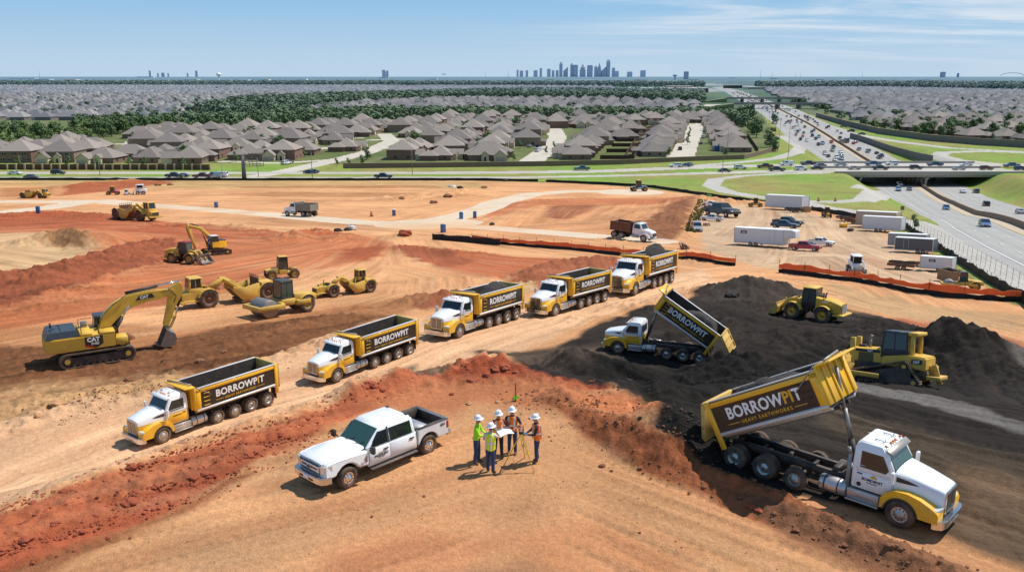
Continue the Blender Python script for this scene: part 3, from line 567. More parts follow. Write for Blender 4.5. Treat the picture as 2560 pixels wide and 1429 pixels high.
    SCN.render.engine = 'CYCLES'; SCN.cycles.max_bounces = 4; SCN.cycles.diffuse_bounces = 2; SCN.cycles.glossy_bounces = 2; SCN.cycles.transmission_bounces = 2; SCN.cycles.transparent_max_bounces = 4
    SCN.cycles.use_denoising = True
# ------------------------------------------------------------------ shared paints
YEL = mat('yellow_paint', (.86, .46, .015), .34, 0, .06, 2, dust=.5, coat=.25)
WHT = mat('white_paint', (.80, .80, .79), .3, 0, dust=.12, coat=.4)
WHC = mat('clean_white_paint', (.82, .83, .84), .27, 0, dust=.22, coat=.45)
PAN = mat('dark_panel', (.028, .018, .013), .45, 0, dust=.10)
CHR = mat('chrome', (.74, .74, .74), .16, 1.0, dust=.15)
ALU = mat('brushed_aluminium', (.55, .54, .53), .36, .9, .1, 6, dust=.4)
STL = mat('dull_steel', (.30, .285, .27), .5, .6, .2, 5, dust=.5)
BLK = mat('black_chassis', (.022, .022, .024), .6, 0, dust=.5)
RUB = mat('tyre_rubber', (.028, .027, .026), .9, 0, .2, 8, dust=.7)
GLS = mat('dark_glass', (.012, .02, .022), .06, 0, coat=.5)
GLG = mat('green_glass', (.03, .075, .06), .06, 0, coat=.6)
AMB = mat('amber_lens', (.75, .22, .02), .3)
RED = mat('red_lens', (.5, .02, .015), .3)
LNS = mat('headlight_lens', (.75, .74, .66), .12, .3)
CAT = mat('machine_yellow', (.68, .41, .045), .45, 0, .08, 2, dust=.55)
CAD = mat('faded_machine_yellow', (.64, .39, .06), .55, 0, .12, 2, dust=.7)
RST = mat('rusty_steel', (.17, .075, .04), .75, .2, .35, 4, dust=.4)
BKT = mat('worn_bucket_steel', (.26, .23, .21), .5, .5, .3, 3, dust=.4)
DRK = mat('dark_interior', (.012, .012, .013), .9)
TRK = mat('track_steel', (.10, .075, .055), .7, .4, .3, 6, dust=.8)
RAIL = mat('pale_rail_paint', (.62, .60, .58), .45, .1, .08, 3, dust=.45)
WRT = mat('white_lettering', (.85, .85, .85), .5); YRT = mat('gold_lettering', (.75, .40, .03), .5); BRT = mat('black_lettering', (.02, .02, .02), .5)
LOD = mat('dark_soil_load', (.045, .038, .033), .95, 0, .4, 6, bump=1.0)
def text_mesh(body, size, mats, depth=.004, bold=.02, align='CENTER', spacing=1.0):
    cu = bpy.data.curves.new('lettering', 'FONT'); cu.body = body; cu.size = size; cu.align_x = align; cu.offset = bold * size; cu.extrude = depth; cu.space_character = spacing
    cu.resolution_u = 3
    o = bpy.data.objects.new('tmp', cu); COL.objects.link(o); dg = bpy.context.evaluated_depsgraph_get()
    me = bpy.data.meshes.new_from_object(o.evaluated_get(dg)); bpy.data.objects.remove(o); bpy.data.curves.remove(cu)
    me.materials.clear()
    for m in mats: me.materials.append(m)
    return me
def text(body, size, M, m, parent, bold=.02, spacing=1.0, align='CENTER', name='lettering', gold=None):
    me = text_mesh(body, size, [m] if not gold else [m, gold[1]], bold=bold, spacing=spacing, align=align)
    if gold:
        lo, hi = gold[0]
        for p in me.polygons: p.material_index = 1 if lo < p.center.x < hi else 0
    me.transform(M); return reg(bpy.data.objects.new(name, me), parent)
def side_M(x, y, z, side=1, rot=0.0):
    """lettering upright on the +y side (side=1) or the -y side"""
    R = Matrix.Rotation(PI, 4, 'Z') @ Matrix.Rotation(PI / 2, 4, 'X') if side > 0 else Matrix.Rotation(PI / 2, 4, 'X')
    return Matrix.Translation((x, y, z)) @ R @ Matrix.Rotation(rot, 4, 'Z')
def tyre_mesh(r, w, n=28, tread=False):
    b = MB(); ri = r * .55
    b.lathe([(ri, -w * .42), (r * .72, -w * .5), (r * .93, -w * .5), (r, -w * .36), (r, w * .36), (r * .93, w * .5), (r * .72, w * .5), (ri, w * .42), (ri, -w * .42)], (0, 0, 0), n=n)
    if tread:
        for i in range(n):
            for sg in (-1, 1):
                a = 2 * PI * (i + (.25 if sg > 0 else 0)) / n; c, s = math.cos(a), math.sin(a)
                t = Vector((-s, 0, c)) * (PI * r / n * .55); o = Vector((c, 0, s))
                vs = [tuple(o * rr + t * q + Vector((0, yy, 0))) for rr in (r * .97, r * 1.035) for yy in (sg * w * .06, sg * w * .47) for q in (-1, 1)]
                b.add(vs, [(0, 1, 3, 2), (4, 6, 7, 5), (0, 4, 5, 1), (2, 3, 7, 6), (0, 2, 6, 4), (1, 5, 7, 3)])
    return b
def rim_mb(r, w, out, holes=10, deep=False, mi=(0, 1)):
    """a disc wheel facing out (+1 / -1 along y)"""
    b = MB(); R = r * .56; o = out * w * .5
    dsh = -out * w * (.38 if deep else .1)
    b.lathe([(R, o * .86), (R * .93, o * .8), (R * .86, o + dsh), (R * .52, o + dsh * (.9 if deep else .6)), (R * .44, o + (dsh * .5 if deep else out * .02)), (R * .2, o + (dsh * .2 if deep else out * .05)), (.001, o + (dsh * .2 if deep else out * .05))], (0, 0, 0), n=24, mi=mi[0])
    for i in range(holes):
        a = 2 * PI * (i + .5) / holes; c = (R * .7 * math.cos(a), o + dsh * (.93 if deep else .8) + out * .012, R * .7 * math.sin(a))
        b.cyl((c[0], c[1] - out * .03, c[2]), c, R * .095, n=8, mi=mi[1])
    b.cyl((0, o, 0), (0, o + out * (.02 if deep else .09), 0), R * .2, R * .13, n=10, mi=mi[1] if deep else mi[0])
    return b
WM = {}
def wheel(parent, x, y, r, w, out, rimmat, dual=False, deep=False, tread=False, rim2=None, holes=10):
    key = (r, w, out, rimmat.name, dual, deep, tread)
    if key not in WM:
        t = tyre_mesh(r, w, tread=tread)
        if dual:
            b2 = tyre_mesh(r, w); b2.v = [(a, c - out * w * 1.12, d) for a, c, d in b2.v]; t.add(b2.v, b2.f, 0, True)
        WM[key] = (t.mesh('wheel', [RUB]), rim_mb(r, w, out, holes, deep).mesh('rim', [rimmat, BLK]))
    a, c = WM[key]; o = reg(bpy.data.objects.new('wheel', a), parent); o.location = (x, y, r); reg(bpy.data.objects.new('rim', c), o); return o
def soil_heap(x0, x1, y0, y1, z0, zt, seed, amp=.5, fn=None, M=None, nx=36, ny=16):
    b = MB(M); vs = []; fs = []
    for i in range(nx + 1):
        for j in range(ny + 1):
            p, q = i / nx, j / ny; x = x0 + (x1 - x0) * p; y = y0 + (y1 - y0) * q
            e = min(p, 1 - p, q * .6, (1 - q) * .6); k = min(1, e * 5)
            z = z0 + (zt - z0) * (k * (2 - k)) * (fn(p, q) if fn else 1) + float(fbm(np.array([x * 1.9]), np.array([y * 1.9]), seed, 3)[0]) * .16 * amp * 2 * k + float(vn(np.array([x * 7]), np.array([y * 7]), seed + 5)[0]) * .035
            vs.append((x, y, z))
    for i in range(nx):
        for j in range(ny): a = i * (ny + 1) + j; fs.append((a, a + ny + 1, a + ny + 2, a + 1))
    b.add(vs, fs, 0, True); return b
LQ = []
def make_truck(label, group, rear=4, tip=0.0, gate=0.0, door='yellow', load=None, title='BORROWPIT', sub='HEAVY EARTHWORKS', gold_i=False, hero=False):
    t = empty('dump_truck', label, 'dump truck', group)
    up = WHC; lo = WHC if door == 'white' else YEL
    bv = .018 if hero else .015
    ax = [-4.05, -5.4, -6.75, -8.15] if rear == 4 else [-4.25, -5.65, -7.05]
    hx = -9.0 if rear == 4 else -7.75          # hinge / tail
    bx0 = -2.5 if rear == 4 else -2.2
    # chassis
    b = MB()
    for s in (-1, 1):
        b.box(hx + .2, 1.0, s * .43 - .05, s * .43 + .05, .78, 1.06)
        b.box(hx + .9, -2.3, s * .43 - .09, s * .43 + .09, 1.06, 1.10)
    for x in np.arange(hx + .3, 1, 1.15): b.box(x, x + .14, -.4, .4, .82, 1.0)
    for x in ax: b.cyl((x, -1.0, .52), (x, 1.0, .52), .09, n=8); b.lathe([(.02, -.2), (.2, -.15), (.24, 0), (.2, .15), (.02, .2)], (x, 0, .52), n=10)
    b.cyl((0, -1, .52), (0, 1, .52), .07, n=8); b.cyl((-2.6, 0, .75), (ax[-1], 0, .56), .06, n=8)
    b.box(-2.35, -2.1, -.5, .5, .8, 1.35); b.box(-3.0, -2.75, -.42, .42, 1.0, 1.28)
    b.build('chassis', BLK, t, .01)
    for s in (-1, 1): b = MB(); b.box(hx - .0, hx + .03, s * .75 - .3, s * .75 + .3, .3, 1.1); b.build('mudflap', BLK, t)
    # wheels
    for s in (-1, 1):
        wheel(t, 0, s * 1.08, .555, .31, s, ALU)
        for k, x in enumerate(ax):
            dual = (k >= 2) if rear == 4 else (k >= 1)
            wheel(t, x, s * 1.08, .50 if not dual else .53, .27, s, ALU, dual=dual, deep=dual, holes=10)
    # hood and cab
    hw0, hw1 = .66, .93
    def ring(x, w, z0, z1, c=.13): return [(x, -w, z0), (x, -w, z1 - c), (x, -w + c, z1 - .02), (x, 0, z1 + .04), (x, w - c, z1 - .02), (x, w, z1 - c), (x, w, z0)]
    MZ = 1.42 if lo is YEL else 1.0
    b = MB(); b.loft([ring(1.34, hw0, MZ, 1.72, .1), ring(1.20, hw0 + .03, MZ, 1.80), ring(.4, .82, MZ, 1.98), ring(-.42, hw1, MZ, 2.12)], 0)
    b.build('hood', up, t, bv, 2)
    if lo is YEL:
        b = MB(); b.loft([[(x, -w, .95), (x, -w, MZ), (x, w, MZ), (x, w, .95)] for x, w in ((1.33, hw0), (.4, .81), (-.42, hw1))]); b.build('hood_side', lo, t, bv)
    for s in (-1, 1):
        b = MB(); b.loft([[(x, s * w + s * .012, z), (x, s * w + s * .012, z + h), (x, s * w - s * .02, z + h), (x, s * w - s * .02, z)] for x, w, z, h in ((.45, .80, 1.72, .03), (.1, .855, 1.70, .14), (-.35, .92, 1.70, .2))])
        b.build('hood_vent', BLK, t)
    b = MB(); b.box(1.33, 1.40, -.52, .52, .82, 1.70, 0); b.box(1.395, 1.41, -.47, -.03, .87, 1.65, 1); b.box(1.395, 1.41, .03, .47, .87, 1.65, 1)
    for k in range(8):
        for s in (-1, 1): y = s * .25 - .19 + k * .052; b.box(1.405, 1.414, y, y + .012, .88, 1.64, 0)
    b.build('grille', [CHR, mat('grille_mesh', (.10, .095, .09), .5, .6)], t)
    # fenders: an arch around each front wheel
    for s in (-1, 1):
        arc = [(.62 * math.cos(a), .53 + .64 * math.sin(a)) for a in np.linspace(PI * .96, PI * .06, 13)]
        prof = [(-.80, .60), (-.78, 1.0), (-.6, 1.26), (-.25, 1.44), (.2, 1.47), (.65, 1.38), (1.02, 1.22), (1.28, 1.08), (1.36, .95), (1.36, .62), (.66, .62)] + arc[::-1] + [(-.62, .60)]
        b = MB(); y0, y1 = (.60, 1.22) if s > 0 else (-1.22, -.60)
        b.prism(prof, y0, y1); b.build('fender', YEL, t, .05, 3)
        b = MB(); arc2 = [(.66 * math.cos(a), .53 + .68 * math.sin(a)) for a in np.linspace(PI * .97, PI * .05, 15)]
        arc1 = [(.60 * math.cos(a), .53 + .62 * math.sin(a)) for a in np.linspace(PI * .97, PI * .05, 15)]
        b.prism(arc2 + arc1[::-1], s * 1.2, s * 1.25); b.build('wheel_arch', BLK, t)
        b = MB(); b.loft([[(1.375, s * .66, .98), (1.375, s * .66, 1.14), (1.28, s * 1.12, 1.12), (1.28, s * 1.12, .96)], [(1.2, s * .66, .98), (1.2, s * .66, 1.16), (1.05, s * 1.235, 1.15), (1.05, s * 1.235, .97)]]); b.build('headlight', LNS, t, .02, 2)
    b = MB(); b.loft([[(x, -w, .40), (x, -w, .74), (x, w, .74), (x, w, .40)] for x, w in ((1.60, .75), (1.52, 1.06), (1.28, 1.20), (1.16, 1.22))]); b.box(1.55, 1.612, -.5, .5, .48, .56, 1); b.build('bumper', [CHR, BLK], t, .025, 2)
    # cab
    LZ = 1.98
    def cab(z0, z1, x0, x1, w): return [(x0, -w, z0), (x1, -w, z0), (x1, w, z0), (x0, w, z0)], [(x0, -w, z1), (x1, -w, z1), (x1, w, z1), (x0, w, z1)]
    split = 1.72 if lo is YEL else .98
    b = MB()
    if lo is YEL: b.box(-2.02, -.42, -1.02, 1.02, .98, split, 1)
    b.loft([[(-2.02, -1.02, split), (-.42, -1.02, split), (-.42, 1.02, split), (-2.02, 1.02, split)], [(-2.02, -1.02, 2.06), (-.44, -1.02, 2.06), (-.44, 1.02, 2.06), (-2.02, 1.02, 2.06)],
            [(-2.0, -.96, 2.72), (-.80, -.96, 2.72), (-.80, .96, 2.72), (-2.0, .96, 2.72)], [(-1.9, -.82, 2.90), (-1.0, -.82, 2.90), (-1.0, .82, 2.90), (-1.9, .82, 2.90)]], 0)
    b.build('cab', [up, lo], t, .05, 3)
    b = MB(); b.loft([[(-.405, -.86, 2.08), (-.405, .86, 2.08), (-.43, .86, 2.06), (-.43, -.86, 2.06)], [(-.765, -.80, 2.66), (-.765, .80, 2.66), (-.82, .80, 2.66), (-.82, -.80, 2.66)]])
    b.build('windshield', GLG if hero else GLS, t)
    b = MB(); b.loft([[(-.56, -.93, 2.70), (-.56, .93, 2.70), (-.60, .93, 2.67), (-.60, -.93, 2.67)], [(-.82, -.97, 2.84), (-.82, .97, 2.84), (-.84, .97, 2.79), (-.84, -.97, 2.79)]]); b.build('sun_visor', STL if hero else up, t, .01)
    b = MB()
    for s in (-1, 1): b.bar((-.40, s * .1 - .3, 2.08), (-.44, s * .1 + .2, 2.16), .02, .02)
    b.build('wiper', BLK, t)
    for s in (-1, 1):
        d = MB()
        pr = [(-1.88, 1.02), (-.50, 1.02), (-.50, 2.06), (-.86, 2.60), (-1.88, 2.60)]
        d.loft([[(-1.88, s * 1.035, 1.02), (-.55, s * 1.035, 1.02), (-.55, s * 1.035, 1.72), (-1.88, s * 1.035, 1.72)], [(-1.88, s * .99, 1.02), (-.55, s * .99, 1.02), (-.55, s * .99, 1.72), (-1.88, s * .99, 1.72)]], 1)
        d.loft([[(-1.88, s * 1.036, 1.72), (-.55, s * 1.036, 1.72), (-.55, s * 1.036, 2.0), (-1.88, s * 1.036, 2.0)], [(-1.88, s * .99, 1.72), (-.55, s * .99, 1.72), (-.55, s * .99, 2.0), (-1.88, s * .99, 2.0)]], 0)
        do = d.build('door', [up, lo], t, .012)
        w = MB(); o = .012
        w.loft([[(-1.72, s * (1.03 + o), 1.90), (-.72, s * (1.03 + o), 1.90), (-.62, s * (1.025 + o), 2.06), (-.90, s * (.975 + o), 2.56), (-1.72, s * (.975 + o), 2.56)], [(-1.72, s * 1.0, 1.90), (-.72, s * 1.0, 1.90), (-.62, s * 1.0, 2.06), (-.90, s * .94, 2.56), (-1.72, s * .94, 2.56)]]); w.build('window', GLS, do)
        h = MB(); h.box(-1.8, -1.6, min(s * 1.03, s * 1.06), max(s * 1.03, s * 1.06), 1.62, 1.66); h.build('handle', BLK, do)
        if hero:
            text('BOMDBNIT', .16, side_M(-1.2, s * 1.04, 1.40, s), BRT, do, .03)
            text('WORKBUSTERS', .06, side_M(-1.2, s * 1.04, 1.31, s), BRT, do, .02)
            e = MB(); e.M = side_M(-1.15, s * 1.038, 1.56, s); e.cyl((0, 0, 0), (0, 0, .006), .13, n=20, sm=False)
            e.v = [(x, y, max(z, 1.56)) for x, y, z in e.v]; e.build('emblem', YRT, do)
            e = MB(); e.M = side_M(-1.7, s * 1.038, 1.18, s); e.cyl((0, 0, 0), (0, 0, .006), .09, n=16, sm=False); e.build('badge', BRT, do)
        else:
            text('BORROWPIT', .11, side_M(-1.2, s * 1.04, 1.50, s), BRT, do, .02)
        mi = MB(); mi.box(-.42, -.30, min(s * 1.22, s * 1.42), max(s * 1.22, s * 1.42), 1.72, 2.2); mi.bar((-.45, s * 1.0, 1.8), (-.38, s * 1.25, 1.82), .04, .04); mi.build('mirror', up, t, .03, 2)
        # tank, steps, exhaust
        g = MB(); g.lathe([(.001, 0), (.30, 0), (.33, .04), (.33, 1.06), (.30, 1.10), (.001, 1.10)], (-3.25, s * .88, .72), 'x', 20, 0)
        for xx in (-3.05, -2.5): g.lathe([(.338, 0), (.345, .03), (.338, .06)], (xx, s * .88, .72), 'x', 20, 1)
        g.build('fuel_tank', [ALU, BLK], t)
        g = MB(); g.box(-2.1, -.86, min(s * .7, s * 1.12), max(s * .7, s * 1.12), .52, .92); g.box(-2.12, -.84, min(s * .8, s * 1.2), max(s * .8, s * 1.2), .44, .50)
        for z in (.6, .72, .84): g.box(-2.1, -.86, min(s * 1.12, s * 1.128), max(s * 1.12, s * 1.128), z, z + .02)
        g.build('side_step', ALU, t, .015)
        if hero:
            g = MB(); g.cyl((-2.16, s * .98, .75), (-2.16, s * .98, 2.3), .085, n=14); g.cyl((-2.16, s * .98, 2.3), (-2.24, s * .98, 2.55), .085, .07, n=14); g.build('exhaust_stack', STL, t)
    for yy in (-.7, -.22, 0, .22, .7):
        g = MB(); g.lathe([(.001, .16), (.04, .08), (.045, 0), (.001, 0)], (-.98, yy, 2.89), 'x', 8); g.build('marker_light', AMB, t)
    for s in (-.42, .42):
        g = MB(); g.cyl((-1.5, s, 2.95), (-1.0, s, 2.95), .02, n=8)
        for xx in (-1.45, -1.1): g.cyl((xx, s, 2.88), (xx, s, 2.95), .015, n=6)
        g.cyl((-1.12, s - .12, 2.96), (-1.12, s + .12, 2.96), .025, n=8)
        g.build('air_horn', CHR, t)
    g = MB(); g.loft([[(-2.035, -.7, 1.95), (-2.035, .7, 1.95), (-2.015, .7, 1.95), (-2.015, -.7, 1.95)], [(-2.03, -.7, 2.55), (-2.03, .7, 2.55), (-2.0, .7, 2.55), (-2.0, -.7, 2.55)]]); g.build('rear_window', GLS, t)
    # dump bed, tipped about its hinge
    H = Vector((hx + .15, 0, 1.12)); M = Matrix.Translation(H) @ Matrix.Rotation(-tip, 4, 'Y') @ Matrix.Translation(-H)
    Lx0, Lx1, W, Z0, Z1 = hx, bx0, 1.27, 1.16, 2.92
    bb = MB(M)
    bb.box(Lx0, Lx1, -W + .06, W - .06, Z0 + .16, Z0 + .24, 1)
    for s in (-1, 1):
        bb.loft([[(x, s * W, Z0 + .3), (x, s * W, Z1), (x, s * (W - .12), Z1), (x, s * (W - .12), Z0 + .5), (x, s * (W - .45), Z0 + .24), (x, s * (W - .3), Z0 + .18)] for x in (Lx0 + .05, Lx1)], 1)
    bb.box(Lx1 - .08, Lx1, -W + .02, W - .02, Z0 + .2, Z1 + .12, 1)
    bed = bb.build('dump_bed', [YEL, mat('bed_inner_steel', (.075, .065, .058), .55, .4, .35, 2.5, dust=.5)], t, 0)
    a = MB(M)
    for s in (-1, 1):
        y0, y1 = sorted((s * (W - .01), s * (W + .05)))
        a.box(Lx0 + .0, Lx1 + .02, y0, y1, Z1 - .26, Z1 - .04, 0)           # top yellow band
        a.box(Lx0, Lx0 + .26, y0 - (.03 if s < 0 else 0), y1 + (.03 if s > 0 else 0), Z0 - .35, Z1 + .06, 0)         # rear post
        a.box(Lx1 - .32, Lx1 + .02, y0, y1, Z0 + .18, Z1 + .02, 0)          # front post
    a.box(Lx1 + .0, Lx1 + .12, -W - .03, W + .03, Z0 + .3, Z1 + .14, 0)
    for k in (-.9, -.3, .3, .9): a.box(Lx1 + .12, Lx1 + .2, k - .05, k + .05, Z0 + .3, Z1 + .1, 0)
    a.loft([[(Lx1 + .0, -W - .02, Z1 + .10), (Lx1, W + .02, Z1 + .10), (Lx1, W + .02, Z1 + .2), (Lx1, -W - .02, Z1 + .2)], [(Lx1 + .72, -W + .05, Z1 + .14), (Lx1 + .72, W - .05, Z1 + .14), (Lx1 + .72, W - .05, Z1 + .22), (Lx1 + .72, -W + .05, Z1 + .22)]], 0)
    a.build('bed_frame', YEL, bed, .015)
    a = MB(M)
    for s in (-1, 1):
        y0, y1 = sorted((s * (W - .13), s * (W + .03))); a.box(Lx0 + .0, Lx1 + .0, y0, y1, Z1 + .001, Z1 + .06)
    a.build('top_rail', RAIL, bed, .01)
    for s in (-1, 1):
        y0, y1 = sorted((s * (W - .005), s * (W + .022)))
        a = MB(M); a.box(Lx0 + .26, Lx1 - .32, y0, y1, Z0 + .38, Z1 - .26); sp = a.build('side_panel', PAN, bed)
        a = MB(M); y2, y3 = sorted((s * (W - .1), s * (W + .07))); yy = s * (W + .1)
        a.loft([[(x, s * (W + .022), Z0 + .38), (x, yy, Z0 + .32), (x, yy, Z0 + .26), (x, s * (W - .25), Z0 + .05), (x, s * (W - .3), Z0 + .2)] for x in (Lx0 + .26, Lx1 + .0)]); a.build('side_rail', RAIL, bed, .008)
        cx = (Lx0 + Lx1) / 2 - (.15 if rear == 4 else .0); zt = Z0 + .38; h = Z1 - .26 - zt; Ts = M @ side_M(cx + (0 if rear == 4 else 0), s * (W + .026), zt + h * .42, s)
        sz = .66 if rear == 4 else .70
        mm = text_mesh(title, sz, [WRT, YRT], bold=.028, spacing=1.04)
        xs = [p.center.x for p in mm.polygons]; wd = max(xs) - min(xs)
        if gold_i:
            for p in mm.polygons:
                if not LQ:
                    for w_ in ('BORROW', 'BORROWP', 'BORROWPI', 'BORROWPIT'):
                        m9 = text_mesh(w_, 1, [WRT], bold=.028, spacing=1.04, align='LEFT'); LQ.append(max(v.co.x for v in m9.vertices))
                q = (p.center.x - min(v.co.x for v in mm.vertices)) / (max(v.co.x for v in mm.vertices) - min(v.co.x for v in mm.vertices)) * LQ[3]
                if (LQ[0] + .02 if hero else LQ[1] + .02) < q < LQ[2] + .02: p.material_index = 1
        k = (3.9 if rear == 4 else 3.7) / wd; mm.transform(Ts @ Matrix.Diagonal((k, 1, 1, 1))); reg(bpy.data.objects.new('lettering', mm), sp)
        mm = text_mesh(sub, .22, [YRT], bold=.012, spacing=1.25); xs = [p.center.x for p in mm.polygons]; wd = max(xs) - min(xs); k = 2.5 / wd
        mm.transform(M @ side_M(cx, s * (W + .026), zt + h * .14, s) @ Matrix.Diagonal((k, 1, 1, 1))); reg(bpy.data.objects.new('lettering', mm), sp)
        for q in (-1, 1):
            a = MB(M); x = cx + q * 1.66; a.box(x - .3, x + .3, *sorted((s * (W + .022), s * (W + .03))), zt + h * .20, zt + h * .225)
            a.build('stripe', YRT, sp)
        fx = Lx1 - .75
        for q in range(4): a = MB(M); a.box(fx - .22, fx + .22, *sorted((s * (W + .022), s * (W + .07))), zt + .12 + q * .28, zt + .15 + q * .28); a.build('ladder_rung', YEL if not hero else PAN, sp)
    # tailgate hung from the top
    G = Vector((Lx0 - .02, 0, Z1)); MG = M @ Matrix.Translation(G) @ Matrix.Rotation(gate, 4, 'Y') @ Matrix.Translation(-G)
    a = MB(MG); a.box(Lx0 - .08, Lx0 + .02, -W - .02, W + .02, Z0 + .05, Z1 + .02)
    for z in (Z0 + .05, Z0 + .6, Z0 + 1.15, Z1 - .08): a.box(Lx0 - .18, Lx0 - .08, -W - .02, W + .02, z, z + .1)
    for y in (-W - .02, W - .10): a.box(Lx0 - .18, Lx0 - .08, y, y + .12, Z0 + .05, Z1 + .02)
    a.build('tailgate', mat('sunlit_gate_paint', (.62, .40, .10), .5, 0, dust=.6), bed, .01)  # tailgate has its own duller yellow paint
    a = MB(M)
    for x in np.arange(Lx0 + .5, Lx1 - .2, .55): a.box(x, x + .09, -.9, .9, Z0, Z0 + .17)
    for s in (-1, 1): a.box(Lx0, Lx1, s * .42 - .07, s * .42 + .07, Z0 - .05, Z0 + .1)
    a.build('bed_underframe', BLK, bed)
    a = MB(M); a.tube([(Lx1 + .5, -W + .1, Z1 + .28), (Lx1 + .1, W - .3, Z1 + .3)], .05, 8); a.tube([(Lx1 + .05, W + .02, Z1 + .2), (Lx1 - .5, W + .07, Z1 - .2), (Lx1 - 1.1, W + .07, Z1 - .62)], .02, 6); a.tube([(Lx1 + .05, -W - .02, Z1 + .2), (Lx1 - .5, -W - .07, Z1 - .2), (Lx1 - 1.1, -W - .07, Z1 - .62)], .02, 6); a.build('tarp_roller', STL, bed)
    if tip:
        top = M @ Vector((Lx1 + .28, 0, Z1 - .2)); bot = Vector((Lx1 + .1, 0, 1.0)); mid = bot.lerp(top, .34)
        top2 = M @ Vector((Lx1 + .28, 0, Z0 + .1))
        a = MB(); a.cyl(bot, mid, .13, n=14); a.build('hoist_cylinder', BLK, t)
        a = MB(); a.cyl(mid, bot.lerp(top, .62), .095, n=14); a.cyl(bot.lerp(top, .62), top, .07, n=14); a.build('hoist_rod', STL, t)
    t['_bed'] = 0; del t['_bed']
    return t, M, (Lx0, Lx1, W, Z0, Z1)
def add_load(M, dims, level, seed, label, fn=None, root=None):
    Lx0, Lx1, W, Z0, Z1 = dims
    o = soil_heap(Lx0 + .08, Lx1 - .12, -W + .13, W - .13, Z0 + .35, level, seed, .6, fn, M).build('soil_load', LOD)
    tag(o, label, 'soil load', 'loads of dark soil in the dump beds'); o.matrix_world = root.matrix_world.copy(); return o
# ------------------------------------------------------------------ cars and pickups
def paint(name, rgb): return mat(name + '_car_paint', rgb, .28, 0, dust=.12, coat=.5)
CARP = {'white': WHC, 'silver': mat('silver_car_paint', (.42, .43, .44), .3, .5, coat=.4), 'grey': paint('grey', (.13, .14, .15)), 'black': paint('black', (.012, .013, .015)),
        'dark blue': paint('dark_blue', (.02, .05, .11)), 'blue': paint('blue', (.04, .12, .25)), 'red': paint('red', (.42, .012, .02)), 'dark red': paint('dark_red', (.12, .015, .012)), 'teal': paint('teal', (.03, .12, .13)),
        'tan': paint('tan', (.4, .36, .3)), 'light blue': paint('light_blue', (.2, .33, .45))}
SPECS = {  # length ahead/behind origin (mid wheelbase), wheelbase, tyre r, half width, heights
    'sedan': dict(wb=2.8, r=.34, w=.90, low=.22, prof=[(-2.25, .35), (-2.35, .62), (-2.28, .93), (-1.75, 1.02), (-.2, 1.0), (1.0, .98), (1.95, .84), (2.3, .66), (2.35, .35)], gh=[(-1.75, 1.0), (-.95, 1.40), (.25, 1.43), (1.15, .97)], win=[(-.98, 1.36), (.22, 1.385)]),
    'suv': dict(wb=2.9, r=.38, w=.96, low=.27, prof=[(-2.35, .4), (-2.42, .7), (-2.38, 1.08), (-.2, 1.1), (.95, 1.12), (2.0, 1.0), (2.32, .82), (2.38, .4)], gh=[(-2.34, 1.06), (-2.08, 1.70), (.1, 1.74), (1.05, 1.1)], win=[(-2.08, 1.64), (.1, 1.68)]),
    'pickup': dict(wb=3.9, r=.41, w=1.0, low=.45, prof=[(-3.0, .6), (-3.05, .8), (-3.02, 1.18), (-.2, 1.18), (1.25, 1.2), (2.75, 1.12), (2.98, .95), (3.0, .55)], gh=[(-1.32, 1.16), (-1.18, 1.86), (.35, 1.88), (1.25, 1.17)], win=[(-1.12, 1.8), (.35, 1.82)]),
    'van': dict(wb=3.2, r=.36, w=1.0, low=.28, prof=[(-2.6, .4), (-2.65, .7), (-2.62, 1.2), (.2, 1.2), (1.6, 1.22), (2.4, 1.0), (2.6, .8), (2.62, .4)], gh=[(-2.6, 1.18), (-2.5, 2.0), (.8, 2.02), (1.6, 1.2)], win=[(-2.4, 1.9), (.8, 1.92)])}
CM = {}
